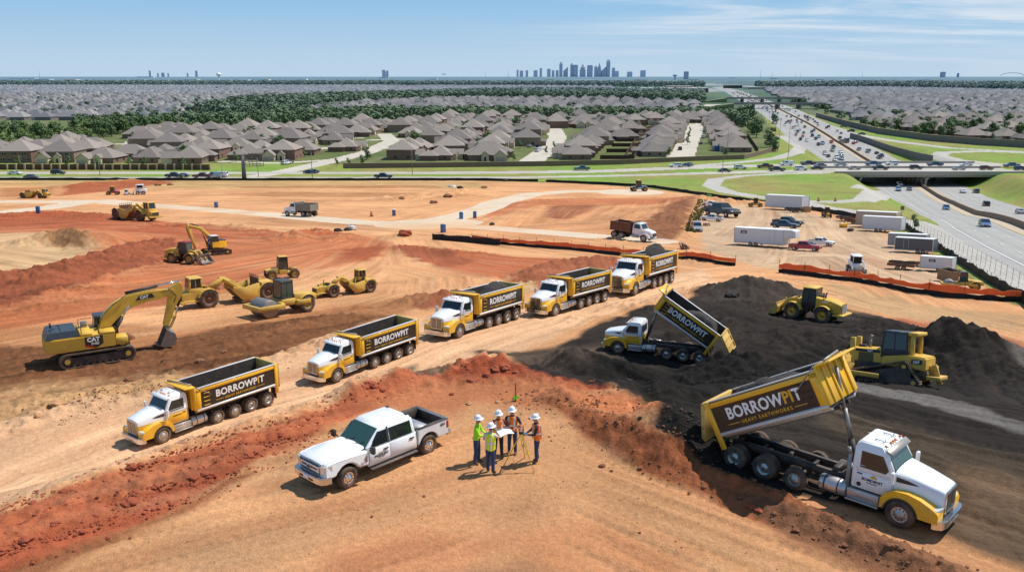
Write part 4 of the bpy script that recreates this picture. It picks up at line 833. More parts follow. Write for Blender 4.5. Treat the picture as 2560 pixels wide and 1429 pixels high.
def car_meshes(kind, colour):
    k = (kind, colour)
    if k in CM: return CM[k]
    S = SPECS[kind]; w = S['w']; r = S['r']; hb = S['wb'] / 2; lo = S['low']; P = S['prof']; pm = CARP[colour]
    def arch(cx): return [(cx + (r + .07) * math.cos(a), max(lo, r + (r + .07) * math.sin(a))) for a in np.linspace(0, PI, 9)]
    prof = P + arch(hb) + arch(-hb)
    prof[len(P) - 1] = (P[-1][0], P[-1][1])
    b = MB(); n = len(prof)
    zt = max(z for x, z in P)
    def wz(z): return w * (1 - .06 * max(0, (z - .7)) / max(.01, zt - .7)) if z > .7 else w * (.97 + .03 * min(1, z / .7))
    for s in (1,): pass
    vs = [(x, -wz(z), z) for x, z in prof] + [(x, wz(z), z) for x, z in prof]
    vs = [(x, y * (1 - .10 * max(0, abs(x) - hb - .25) / .9), z) for x, y, z in vs]
    b.add(vs, [tuple(range(n)), tuple(range(2 * n - 1, n - 1, -1))] + [(i, n + i, n + (i + 1) % n, (i + 1) % n) for i in range(n)])
    if kind == 'pickup':
        b.m = [0] * len(b.m)
    G = S['gh']; ins = .16
    def gr(i, tw): x, z = G[i]; return x, z, tw
    wl = w * .94; wt = w * .78
    rr = [[(G[0][0], -wl, G[0][1]), (G[3][0], -wl, G[3][1]), (G[3][0], wl, G[3][1]), (G[0][0], wl, G[0][1])], [(G[1][0], -wt, G[1][1]), (G[2][0], -wt, G[2][1]), (G[2][0], wt, G[2][1]), (G[1][0], wt, G[1][1])]]
    b.loft(rr, 0)
    body = b.mesh('body', [pm, BLK], .05, 2)
    # glass slightly proud of the greenhouse
    g = MB(); x0, z0 = G[0]; x1, z1 = G[1]; x2, z2 = G[2]; x3, z3 = G[3]
    def L(a, b_, t): return a + (b_ - a) * t
    def panel(q, nrm, th=.015):
        n_ = Vector(nrm).normalized() * th; g.loft([[tuple(Vector(p) + n_) for p in q], [tuple(Vector(p) - n_) for p in q]])
    def pt(side, u, v):  # side window param
        xa = L(x0, x3, u); xb = L(x1, x2, u); return (L(xa, xb, v), side * L(wl, wt, v), L(L(z0, z3, u), L(z1, z2, u), v))
    for s in (-1, 1):
        cuts = {'sedan': [(.14, .48), (.51, .86)], 'suv': [(.04, .30), (.33, .60), (.63, .90)], 'pickup': [(.08, .46), (.50, .88)], 'van': [(.62, .9)]}[kind]
        for a, c in cuts: panel([pt(s, a, .16), pt(s, c, .16), pt(s, min(c, .93), .86), pt(s, a + .02, .86)], (0, s, .25))
    def fr(y, v): return (L(x3, x2, v), y * L(wl, wt, v), L(z3, z2, v))
    panel([fr(-.9, .1), fr(.9, .1), fr(.9, .92), fr(-.9, .92)], (z2 - z3, 0, x3 - x2))
    def rr_(y, v): return (L(x0, x1, v), y * L(wl, wt, v), L(z0, z1, v))
    panel([rr_(-.85, .2), rr_(.85, .2), rr_(.85, .88), rr_(-.85, .88)], (-(z1 - z0), 0, x1 - x0))
    glass = g.mesh('windows', [GLS])
    t = MB(); fx = P[-2][0]; bxk = P[1][0]
    for s in (-1, 1):
        t.box(fx - .12, fx + .02, *sorted((s * w * .5, s * w * .86)), P[-2][1] - .12, P[-2][1] + .04, 0)
        t.box(bxk - .02, bxk + .12, *sorted((s * w * .6, s * w * .88)), P[1][1] + .02, P[1][1] + .25, 1)
    t.box(fx + .0, fx + .06, -w * .45, w * .45, lo + .15, P[-2][1] - .02, 2); t.box(bxk - .04, bxk + .05, -w * .8, w * .8, lo + .05, lo + .25, 2)
    lights = t.mesh('lamps_and_grille', [LNS, RED, BLK], .01)
    wheels = []
    for cx in (hb, -hb):
        for s in (-1, 1):
            wm = MB(); tm = tyre_mesh(r, .24, 14); wm.add([(a + cx, c + s * (w - .12), d + r) for a, c, d in tm.v], tm.f, 0, True)
            wm.cyl((cx, s * (w - .02), r), (cx, s * (w + .005), r), r * .58, r * .5, n=12, mi=1); wheels.append(wm.mesh('wheel', [RUB, ALU]))
    bed = None
    if kind == 'pickup':
        q = MB(); q.box(-2.92, -1.42, -w + .12, w - .12, 1.185, 1.195, 0)
        for s in (-1, 1): q.box(-2.98, -1.36, *sorted((s * (w - .14), s * (w - .05))), 1.18, 1.24, 1)
        q.box(-3.0, -2.92, -w + .06, w - .06, 1.18, 1.24, 1); q.box(-2.92, -1.42, -w + .13, w - .13, 1.19, 1.2, 0)
        bed = q.mesh('load_bed', [DRK, pm])
    CM[k] = (body, glass, lights, wheels, bed); return CM[k]
def make_car(kind, colour, label, cat, group=None, detail=True, name=None):
    nm = name or {'sedan': 'car', 'suv': 'suv_car', 'pickup': 'pickup_truck', 'van': 'van'}[kind]
    body, glass, lights, wheels, bed = car_meshes(kind, colour)
    root = empty(nm, label, cat, group)
    for part, me in (('body', body), ('windows', glass), ('lamps', lights), ('load_bed', bed)) + tuple(('wheel', w_) for w_ in wheels):
        if me is None or (not detail and part in ('lamps', 'wheel')): continue
        reg(bpy.data.objects.new(part, me), root)
    return root
# ------------------------------------------------------------------ the white crew pickup in front
def hero_pickup():
    t = empty('pickup_truck', 'large clean white crew cab pickup with door lettering parked beside the surveyors', 'pickup truck')
    P = WHC; w = 1.0; zf = .42
    def arc(cx, rr, a0, a1, n=11): return [(cx + rr * math.cos(a), .43 + rr * math.sin(a)) for a in np.linspace(a0, a1, n)]
    # front clip: hood over fenders
    b = MB()
    prof = [(1.02, .62), (1.02, 1.18), (1.5, 1.22), (2.3, 1.25), (2.85, 1.23), (3.0, 1.16), (3.03, .62)] + [(x, z) for x, z in arc(2.03, .55, .38, PI - .38)]
    def body(prof, w0, name, bev=.05, taper=None):
        n = len(prof); vs = []
        for s in (-1, 1):
            for x, z in prof:
                ww = w0 * (1 - .05 * max(0, z - .85) / .35)
                if taper: ww *= taper(x)
                vs.append((x, s * ww, z))
        m = MB(); m.add(vs, [tuple(range(n)), tuple(range(2 * n - 1, n - 1, -1))] + [(i, n + i, n + (i + 1) % n, (i + 1) % n) for i in range(n)]); return m
    body(prof, w, 'f', taper=lambda x: 1 - .07 * max(0, (x - 2.2)) / .8).build('fender', P, t, .06, 3)
    m = MB(); m.loft([[(1.0, -.80, 1.2), (1.0, -.74, 1.29), (1.0, 0, 1.32), (1.0, .74, 1.29), (1.0, .80, 1.2)], [(2.3, -.78, 1.24), (2.3, -.70, 1.32), (2.3, 0, 1.35), (2.3, .70, 1.32), (2.3, .78, 1.24)], [(2.85, -.74, 1.22), (2.85, -.64, 1.28), (2.85, 0, 1.31), (2.85, .64, 1.28), (2.85, .74, 1.22)], [(3.02, -.70, 1.16), (3.02, -.60, 1.2), (3.02, 0, 1.22), (3.02, .60, 1.2), (3.02, .70, 1.16)]]); m.build('hood', P, t, .04, 3)
    # cab lower
    m = MB(); m.loft([[(x, -.98, .50), (x, -.995, .80), (x, -.96, 1.22), (x, .96, 1.22), (x, .995, .80), (x, .98, .50)] for x in (-1.40, 1.06)]); m.build('cab', P, t, .04, 2)
    # greenhouse
    m = MB(); m.loft([[(-1.38, -.94, 1.2), (1.12, -.94, 1.2), (1.12, .94, 1.2), (-1.38, .94, 1.2)], [(-1.30, -.80, 1.84), (.36, -.78, 1.84), (.36, .78, 1.84), (-1.30, .80, 1.84)], [(-1.15, -.66, 1.92), (.15, -.66, 1.93), (.15, .66, 1.93), (-1.15, .66, 1.92)]]); m.build('roof', P, t, .06, 3)
    g = MB(); g.loft([[(1.155, -.80, 1.23), (1.155, .80, 1.23), (1.1, .80, 1.22), (1.1, -.80, 1.22)], [(.42, -.70, 1.83), (.42, .70, 1.83), (.36, .70, 1.82), (.36, -.70, 1.82)]]); g.build('windshield', GLG, t)
    g = MB(); g.box(1.08, 1.22, -.80, .80, 1.19, 1.245); g.bar((1.2, -.55, 1.26), (.95, .0, 1.42), .02, .02); g.bar((1.2, .1, 1.26), (.95, .6, 1.42), .02, .02); g.build('wiper_cowl', BLK, t)
    for s in (-1, 1):
        for nm, x0, x1 in (('front', .02, 1.02), ('rear', -1.30, -.02)):
            d = MB(); d.loft([[(x, s * 1.012, .56), (x, s * 1.022, .80), (x, s * .985, 1.18), (x, s * .95, 1.18), (x, s * .95, .56)] for x in (x0, x1)]); do = d.build('door', P, t, .015)
            h = MB(); h.box(x0 + .10, x0 + .32, *sorted((s * 1.0, s * 1.035)), 1.02, 1.07); h.build('handle', BLK, do)
            q = MB()
            def gp(x, v): return (x, s * (.94 + (.80 - .94) * v + .012), 1.2 + .64 * v)
            if nm == 'front': pts = [gp(.06, .06), gp(.95, .06), gp(.46, .84), gp(.06, .84)]
            else: pts = [gp(-1.18, .06), gp(-.06, .06), gp(-.06, .84), gp(-1.14, .84)]
            q.loft([pts, [(a, c - s * .05, z) for a, c, z in pts]]); q.build('window', GLS, do)
            if nm == 'front':
                text('BADEVEVENT', .115, side_M(.46, s * 1.03, .84, s), BRT, do, .03); text('EARTHWORKS', .05, side_M(.46, s * 1.03, .78, s), BRT, do, .01)
                text('BORROW', .05, side_M(.46, s * 1.02, .955, s), YRT, do, .02)
        q = MB(); q.loft([[(-.02, s * .955, 1.22), (.04, s * .955, 1.22), (.04, s * .82, 1.82), (-.02, s * .82, 1.82)], [(-.02, s * .93, 1.22), (.04, s * .93, 1.22), (.04, s * .80, 1.82), (-.02, s * .80, 1.82)]]); q.build('door_pillar', BLK, t)
        q = MB(); q.box(.98, 1.13, *sorted((s * 1.13, s * 1.36)), 1.14, 1.42); q.bar((1.02, s * .95, 1.2), (1.05, s * 1.2, 1.24), .06, .07); q.build('mirror', BLK, t, .04, 2)
        q = MB(); q.box(-1.32, 1.02, *sorted((s * .92, s * 1.14)), .40, .46); q.build('running_board', mat('step_plastic', (.06, .06, .065), .6, dust=.5), t, .02)
        q = MB(); q.box(1.12, 1.22, *sorted((s * .99, s * 1.012)), .78, 1.04); q.build('fender_vent', STL, t, .01)
        q = MB(); q.loft([[(3.05, s * .62, .80), (3.05, s * .62, 1.14), (3.02, s * .86, 1.14), (3.02, s * .86, .74)], [(2.8, s * .62, .80), (2.8, s * .62, 1.15), (2.7, s * .955, 1.15), (2.7, s * .955, .76)]]); q.build('headlight', LNS, t, .02, 2)
        q = MB(); q.box(-3.14, -3.0, *sorted((s * .88, s * 1.0)), .86, 1.20); q.build('tail_light', RED, t, .02)
    # box
    prof = [(-3.1, .62), (-3.12, 1.25), (-1.47, 1.25), (-1.47, .56)] + arc(-2.03, .55, .3, PI - .3)
    for s in (-1, 1):
        n = len(prof); m = MB(); vs = [(x, s * (1.0 if .6 < z < 1.1 else .985), z) for x, z in prof] + [(x, s * .86, z) for x, z in prof]
        m.add(vs, [tuple(range(n)), tuple(range(2 * n - 1, n - 1, -1))] + [(i, n + i, n + (i + 1) % n, (i + 1) % n) for i in range(n)]); so = m.build('bed_side', P, t, .03, 2)
        text('4X4', .15, side_M(-2.78, s * 1.005, 1.05, s), BRT, so, .03)
        m = MB(); m.box(-3.12, -1.45, *sorted((s * .84, s * 1.0)), 1.25, 1.285); m.box(-3.05, -1.5, *sorted((s * .80, s * .86)), .8, 1.26); m.build('bed_rail', BLK, t, .01)
        m = MB(); m.lathe([(.01, -.12), (.50, -.12), (.52, 0), (.50, .1), (.01, .1)], (-2.03, s * .72, .60), n=18); m.build('wheel_tub', BLK, t)
    m = MB(); m.box(-3.14, -3.06, -.88, .88, .70, 1.26, 0); m.box(-3.13, -3.05, -.9, .9, 1.26, 1.29, 1); m.box(-3.06, -3.02, -.86, .86, .8, 1.25, 1); m.build('tailgate', [P, BLK], t, .01)
    m = MB(); m.box(-3.05, -1.5, -.84, .84, .74, .79)
    for y in np.arange(-.78, .8, .12): m.box(-3.04, -1.5, y, y + .05, .79, .805)
    m.box(-1.52, -1.46, -.84, .84, .7, 1.26); m.build('bed_floor', mat('bed_liner', (.07, .065, .06), .8, dust=.6), t)
    m = MB(); m.box(-1.98, -1.52, -.84, .84, 1.0, 1.29); m.box(-2.0, -1.5, -.93, .93, 1.288, 1.32); m.build('toolbox', ALU, t, .012)
    # front end
    m = MB(); m.box(3.0, 3.06, -.62, .62, .76, 1.18, 1)
    m.box(3.04, 3.10, -.62, .62, 1.01, 1.10, 0); m.box(3.04, 3.10, -.62, .62, .86, .95, 0); m.box(3.10, 3.12, -.13, .13, .91, 1.03, 2)
    for s in (-1, 1): m.box(3.04, 3.09, *sorted((s * .5, s * .58)), .8, 1.1, 0)
    m.build('grille', [CHR, BLK, BRT], t, .01)
    m = MB(); m.loft([[(x, -y, .46), (x, -y, .73), (x, y, .73), (x, y, .46)] for x, y in ((3.24, .62), (3.18, .86), (3.0, .98), (2.78, 1.0))]); m.build('bumper', CHR, t, .03, 2)
    m = MB(); m.loft([[(x, -y, .32), (x, -y, .47), (x, y, .47), (x, y, .32)] for x, y in ((3.14, .62), (3.05, .84), (2.7, .95))]); m.box(3.2, 3.25, -.45, .45, .52, .62); m.build('air_dam', BLK, t, .02)
    m = MB(); m.box(3.245, 3.26, -.16, .16, .55, .70); m.build('licence_plate', WRT, t)
    m = MB(); m.box(-3.34, -3.1, -.95, .95, .5, .68); m.build('rear_bumper', CHR, t, .03, 2)
    m = MB(); m.box(-3.0, 2.9, -.7, .7, .42, .62); m.cyl((2.03, -.9, .42), (2.03, .9, .42), .06); m.cyl((-2.03, -.9, .42), (-2.03, .9, .42), .07); m.build('underbody', BLK, t)
    m = MB()
    for s in (-1, 1): m.box(-1.22, -1.12, *sorted((s * .5, s * .64)), 1.91, 1.94)
    m.build('roof_clip', BLK, t)
    for cx in (2.03, -2.03):
        for s in (-1, 1): wheel(t, cx, s * .88, .42, .27, s, CHR, holes=8)
    return t
# ------------------------------------------------------------------ trailers and smaller dump trucks
def make_trailer(L, W, Hh, colour, label, group='enclosed trailers parked in the gravel yard', door=1, nose=0, gable=False, sign=None, lift=.55, axle=None, name='cargo_trailer', doorx=None):
    t = empty(name, label, 'trailer', group)
    PM = {'white': mat('trailer_white', (.66, .67, .68), .45, dust=.18), 'grey': mat('trailer_grey', (.085, .10, .115), .5, dust=.2), 'tan': mat('trailer_tan', (.50, .38, .28), .6, dust=.3), 'mid': mat('trailer_mid_grey', (.28, .30, .31), .5, dust=.2)}[colour]
    b = MB(); b.box(-L / 2, L / 2, -W / 2, W / 2, lift, Hh); b.build('box_body', PM, t, .03, 2)
    b = MB(); b.loft([[(x, -W / 2 - .02, Hh), (x, 0, Hh + .10), (x, W / 2 + .02, Hh), (x, W / 2 + .02, Hh - .08), (x, -W / 2 - .02, Hh - .08)] for x in (-L / 2 - .02, L / 2 + .02)]); b.build('roof', mat('trailer_roof', (.80, .80, .80), .5, dust=.1), t)
    b = MB(); b.box(-L / 2 - .02, L / 2 + .02, -W / 2 - .02, W / 2 + .02, lift - .12, lift + .06)
    for x in (-L / 2, L / 2):
        for y in (-W / 2, W / 2): b.box(x - .05, x + .05, y - .05, y + .05, lift, Hh)
    b.build('frame_trim', ALU if colour != 'tan' else PM, t)
    if nose:
        b = MB(); b.loft([[(L / 2, -W / 2, lift + 1.1), (L / 2, -W / 2, Hh), (L / 2, W / 2, Hh), (L / 2, W / 2, lift + 1.1)], [(L / 2 + nose * .7, -W / 2, lift + 1.1), (L / 2 + nose * .7, -W / 2, Hh), (L / 2 + nose * .7, W / 2, Hh), (L / 2 + nose * .7, W / 2, lift + 1.1)], [(L / 2 + nose, -W * .36, lift + 1.15), (L / 2 + nose, -W * .36, Hh - .25), (L / 2 + nose, W * .36, Hh - .25), (L / 2 + nose, W * .36, lift + 1.15)]]); b.build('gooseneck', PM, t, .04, 2)
    else:
        b = MB(); b.bar((L / 2, -.6, lift - .05), (L / 2 + 1.3, 0, lift - .1), .1, .12); b.bar((L / 2, .6, lift - .05), (L / 2 + 1.3, 0, lift - .1), .1, .12); b.cyl((L / 2 + 1.0, 0, .05), (L / 2 + 1.0, 0, lift + .2), .05); b.build('hitch', BLK, t)
    if axle is None: axle = -.6
    for x in (axle - .45, axle + .45):
        for s in (-1, 1): wheel(t, x, s * (W / 2 - .05), .36, .22, s, ALU, holes=6)
    if door:
        dx = L * .28 if doorx is None else doorx
        for s in (-1, 1):
            b = MB(); b.box(dx - .42, dx + .42, *sorted((s * W / 2, s * (W / 2 + .025))), lift + .15, Hh - .22, 0); d = b.build('side_door', PM, t)
            b = MB()
            for x in (dx - .45, dx + .42): b.box(x, x + .04, *sorted((s * W / 2, s * (W / 2 + .04))), lift + .12, Hh - .2)
            b.box(dx - .45, dx + .46, *sorted((s * W / 2, s * (W / 2 + .04))), Hh - .22, Hh - .18); b.build('door_frame', RAIL, d)
    if sign:
        for s in (-1, 1):
            b = MB(); b.box(sign - .55, sign + .55, *sorted((s * W / 2, s * (W / 2 + .02))), Hh - .95, Hh - .45); g = b.build('sign_panel', PAN, t); text('AB BOR', .2, side_M(sign, s * (W / 2 + .022), Hh - .72, s), WRT, g, .03)
            text('EARTHWK', .15, side_M(sign, s * (W / 2 + .022), Hh - .9, s), WRT, g, .03)
    return t
def small_dump(label, cabm, bedm, rusty=False):
    t = empty('dump_truck', label, 'dump truck')
    b = MB(); b.box(-4.9, 1.0, -.45, .45, .7, 1.0); b.build('chassis', BLK, t)
    b = MB(); b.loft([[(x, -w, .75), (x, -w, z), (x, w, z), (x, w, .75)] for x, w, z in ((1.15, .62, 1.35), (.9, .75, 1.5), (-.35, .95, 1.72))]); b.build('hood', cabm, t, .07, 3)
    for s in (-1, 1):
        prof = [(-.75, .55), (-.6, 1.0), (-.2, 1.25), (.4, 1.22), (.85, .95), (.95, .6), (.6, .58)] + [(.58 * math.cos(a), .5 + .58 * math.sin(a)) for a in np.linspace(.1, PI - .1, 9)]
        b = MB(); b.prism(prof, *sorted((s * .6, s * 1.15))); b.build('fender', cabm, t, .03, 2)
    b = MB(); b.loft([[(-1.9, -1.0, .8), (-.35, -1.0, .8), (-.35, 1.0, .8), (-1.9, 1.0, .8)], [(-1.9, -1.0, 1.75), (-.35, -1.0, 1.75), (-.35, 1.0, 1.75), (-1.9, 1.0, 1.75)], [(-1.85, -.9, 2.5), (-.75, -.9, 2.5), (-.75, .9, 2.5), (-1.85, .9, 2.5)]]); b.build('cab', cabm, t, .05, 2)
    b = MB(); b.loft([[(-.33, -.8, 1.8), (-.33, .8, 1.8), (-.4, .8, 1.8), (-.4, -.8, 1.8)], [(-.68, -.75, 2.42), (-.68, .75, 2.42), (-.74, .75, 2.42), (-.74, -.75, 2.42)]])
    for s in (-1, 1): b.loft([[(-1.65, s * 1.01, 1.78), (-.6, s * 1.01, 1.78), (-.85, s * .94, 2.35), (-1.65, s * .94, 2.35)], [(-1.65, s * .95, 1.78), (-.6, s * .95, 1.78), (-.85, s * .9, 2.35), (-1.65, s * .9, 2.35)]])
    b.build('cab_windows', GLS, t)
    b = MB(); b.box(1.15, 1.2, -.5, .5, .8, 1.3, 0); b.box(1.1, 1.3, -1.1, 1.1, .4, .62, 1); b.build('grille_and_bumper', [BLK, CHR], t, .01)
    bed = MB()
    for s in (-1, 1): bed.box(-5.4, -2.1, *sorted((s * 1.12, s * 1.22)), 1.1, 2.35)
    bed.box(-5.4, -2.1, -1.12, 1.12, 1.1, 1.2); bed.box(-2.2, -2.1, -1.22, 1.22, 1.1, 2.6); bed.box(-5.45, -5.35, -1.2, 1.2, 1.1, 2.3)
    for k in range(6):
        for s in (-1, 1): bed.box(-5.3 + k * .62, -5.2 + k * .62, *sorted((s * 1.22, s * 1.27)), 1.1, 2.3)
    for s in (-1, 1): bed.box(-5.4, -2.1, *sorted((s * 1.12, s * 1.28)), 2.3, 2.4)
    bed.box(-2.1, -1.6, -1.2, 1.2, 2.55, 2.62); bo = bed.build('dump_bed', bedm, t)
    for x in (0,): 
        for s in (-1, 1): wheel(t, x, s * 1.0, .5, .28, s, ALU)
    for x in (-3.6, -4.8):
        for s in (-1, 1): wheel(t, x, s * 1.0, .5, .28, s, ALU, dual=True, deep=True)
    b = MB()
    for s in (-1, 1): b.cyl((-1.9, s * .95, .72), (-.9, s * .95, .72), .25, n=12)
    b.build('fuel_tank', ALU, t); return t
# ------------------------------------------------------------------ earthmoving machines
CAB = mat('cab_glass', (.02, .03, .03), .08, 0, dust=.25, coat=.4)
def track_unit(parent, x0, x1, y0, y1, h, tri=False, cleat=.16, name='track'):
    """crawler track: belt with cleats, rollers and frame"""
    r = h / 2; b = MB(); path = []
    if tri:  # high drive sprocket towards the rear
        P = [(x1 - r * .8, r * .8, r * .8), (x0 + r * .7, r * .7, r * .7), (x0 + (x1 - x0) * .22, h * 1.28, r * .62)]
        pts = []
        a0 = [(-PI / 2, PI * .38), (PI * .86, PI * 1.5), (PI * .38, PI * .86)]
        for (cx, cz, rr), (s, e) in ((P[0], (-PI / 2, PI * .40)), (P[2], (PI * .40, PI * .97)), (P[1], (PI * .97, PI * 1.5))):
            for a in np.linspace(s, e, 9): pts.append((cx + rr * math.cos(a), cz + rr * math.sin(a)))
        rolls = P
    else:
        pts = [(x1 - r + r * math.cos(a), r + r * math.sin(a)) for a in np.linspace(-PI / 2, PI / 2, 10)] + [(x0 + r + r * math.cos(a), r + r * math.sin(a)) for a in np.linspace(PI / 2, PI * 1.5, 10)]
        rolls = [(x1 - r, r, r * .95), (x0 + r, r, r * .95)]
    n = len(pts); cx = sum(p[0] for p in pts) / n; cz = sum(p[1] for p in pts) / n
    ring = [[(x, y0, z) for x, z in pts], [(x, y1, z) for x, z in pts]]
    inner = [(x + (cx - x) * .05 if abs(x - cx) > 1 else x, z + (.06 if z < cz else -.06)) for x, z in pts]
    vs = [(x, y0, z) for x, z in pts] + [(x, y1, z) for x, z in pts] + [(x, y0, z) for x, z in inner] + [(x, y1, z) for x, z in inner]
    fs = []
    for i in range(n):
        j = (i + 1) % n; fs += [(i, n + i, n + j, j), (2 * n + i, 2 * n + j, 3 * n + j, 3 * n + i), (i, j, 2 * n + j, 2 * n + i), (n + i, 3 * n + i, 3 * n + j, n + j)]
    b.add(vs, fs)
    # cleats
    per = []; L = 0
    for i in range(n): per.append(L); L += math.dist(pts[i], pts[(i + 1) % n])
    k = int(L / cleat)
    for q in range(k):
        s = q * L / k; i = max(j for j in range(n) if per[j] <= s); j = (i + 1) % n; d = math.dist(pts[i], pts[j]) or 1e-6; f = (s - per[i]) / d
        x = pts[i][0] + (pts[j][0] - pts[i][0]) * f; z = pts[i][1] + (pts[j][1] - pts[i][1]) * f; tx, tz = (pts[j][0] - pts[i][0]) / d, (pts[j][1] - pts[i][1]) / d; nx, nz = tz, -tx
        vs = [(x + tx * a + nx * c, yy, z + tz * a + nz * c) for c in (0, .045) for yy in (y0 - .01, y1 + .01) for a in (-.035, .035)]
        b.add(vs, [(0, 1, 3, 2), (4, 6, 7, 5), (0, 4, 5, 1), (2, 3, 7, 6), (0, 2, 6, 4), (1, 5, 7, 3)])
    o = b.build(name, TRK, parent)
    b = MB(); ym = (y0 + y1) / 2; yy0, yy1 = y0 + .06, y1 - .06
    for x, z, rr in rolls: b.cyl((x, yy0 + .02, z), (x, yy1 - .02, z), rr * .8, n=16); b.cyl((x, y0 + .01, z), (x, y1 - .01, z), rr * .4, n=12, mi=1)
    lo = min(z for x, z in pts); 
    for x in np.arange(x0 + h * .9, x1 - h * .8, h * .42): b.cyl((x, yy0, lo + .2), (x, yy1, lo + .2), .13, n=10)
    b.box(x0 + h * .6, x1 - h * .6, yy0 + .05, yy1 - .05, lo + .18, lo + h * .72)
    if tri: b.loft([[(x0 + .5, y, .3), (x1 - .6, y, .3), (x1 - .6, y, .55), (x0 + (x1 - x0) * .3, y, h * 1.25), (x0 + (x1 - x0) * .12, y, h * 1.25)] for y in (yy0 + .04, yy1 - .04)])
    b.build('track_frame', [BLK, CAT], o); return o
def cabin(parent, x0, x1, y0, y1, z0, z1, body, roof, slope=0.12, post=.08, roofover=.1, name='cab', glass=None, sill=.35):
    """an operator's cab: posts, glass all round and a roof"""
    b = MB(); zb = z0 + (z1 - z0) * sill
    b.box(x0, x1, y0, y1, z0, z0 + .12); b.box(x0 + .01, x1 - .01, y0 + .01, y1 - .01, z0 + .12, zb)
    for x, dx in ((x0, slope * .3), (x1 - post, -slope)):
        for y in (y0, y1 - post): b.loft([[(x, y, zb), (x + post, y, zb), (x + post, y + post, zb), (x, y + post, zb)], [(x + dx, y, z1), (x + dx + post, y, z1), (x + dx + post, y + post, z1), (x + dx, y + post, z1)]])
    xm = (x0 + x1) / 2
    for y in (y0, y1 - post): b.box(xm - .03, xm + .03, y, y + post, zb, z1)
    o = b.build(name, body, parent, .01)
    b = MB(); e = .02; b.loft([[(x0 + e, y0 + e, zb), (x1 - e, y0 + e, zb), (x1 - e, y1 - e, zb), (x0 + e, y1 - e, zb)], [(x0 + e + slope * .3, y0 + e, z1), (x1 - e - slope, y0 + e, z1), (x1 - e - slope, y1 - e, z1), (x0 + e + slope * .3, y1 - e, z1)]]); b.build('cab_glass', glass or CAB, o)
    b = MB(); r = roofover; b.loft([[(x0 - r * .5 + slope * .2, y0 - r, z1), (x1 + r - slope, y0 - r, z1), (x1 + r - slope, y1 + r, z1), (x0 - r * .5 + slope * .2, y1 + r, z1)], [(x0 + slope * .3, y0, z1 + .12), (x1 - slope, y0, z1 + .12), (x1 - slope, y1, z1 + .12), (x0 + slope * .3, y1, z1 + .12)]]); b.build('cab_roof', roof, o, .02, 2)
    return o
def rail(parent, pts, r=.025, m=None, name='handrail'):
    b = MB(); b.tube(pts, r, 6); return b.build(name, m or BLK, parent)
def boxbeam(b, pts, w, hs, mi=0):
    """a tapering boom plate in the xz plane through pts with depth hs"""
    R = []
    for i, (x, z) in enumerate(pts):
        p0 = pts[max(0, i - 1)]; p1 = pts[min(len(pts) - 1, i + 1)]; dx, dz = p1[0] - p0[0], p1[1] - p0[1]; L = math.hypot(dx, dz); nx, nz = -dz / L, dx / L; h = hs[i] / 2
        R.append([(x + nx * h, -w / 2, z + nz * h), (x + nx * h, w / 2, z + nz * h), (x - nx * h, w / 2, z - nz * h), (x - nx * h, -w / 2, z - nz * h)])
    b.loft(R, mi)
def ram(parent, a, c, r=.09, y=0.0, name='hydraulic_ram'):
    a = Vector((a[0], y, a[1])); c = Vector((c[0], y, c[1])); m = a.lerp(c, .58); b = MB(); b.cyl(a, m, r, n=12, mi=0); b.cyl(m, c, r * .55, n=10, mi=1); return b.build(name, [BLK, CHR], parent)
def bucket(parent, M, w, r, m=BKT, name='bucket', teeth=5):
    """excavator bucket: curved shell open at the mouth"""
    pr = [(0, 0), (.35 * r, -.15 * r), (.85 * r, -.25 * r), (1.15 * r, -.7 * r), (1.1 * r, -1.2 * r), (.75 * r, -1.6 * r), (.2 * r, -1.75 * r), (-.15 * r, -1.7 * r)]
    b = MB(M); n = len(pr); th = .05
    out = [(x, z) for x, z in pr]; inn = [(x * .9 - .02, z * .93 - .03) for x, z in pr]
    vs = [(x, s * w / 2, z) for s in (-1, 1) for x, z in out] + [(x, s * w / 2 * .93, z) for s in (-1, 1) for x, z in inn]
    fs = []
    for i in range(n - 1): fs += [(i, n + i, n + i + 1, i + 1), (2 * n + i, 2 * n + i + 1, 3 * n + i + 1, 3 * n + i)]
    fs += [tuple(range(n)), tuple(range(2 * n - 1, n - 1, -1)), tuple(range(3 * n - 1, 2 * n - 1, -1)), tuple(range(3 * n, 4 * n))]
    b.add(vs, fs)
    for k in range(teeth): y = -w / 2 + w * (k + .5) / teeth; b.loft([[(-.1 * r, y - .05, -1.68 * r), (-.1 * r, y + .05, -1.68 * r), (-.1 * r, y + .05, -1.78 * r), (-.1 * r, y - .05, -1.78 * r)], [(-.42 * r, y - .03, -1.7 * r), (-.42 * r, y + .03, -1.7 * r), (-.42 * r, y + .03, -1.73 * r), (-.42 * r, y - .03, -1.73 * r)]])
    for s in (-.18, .12): b.box(-.05, .35 * r, s, s + .06, -.15 * r, .22 * r)
    return b.build(name, m, parent)
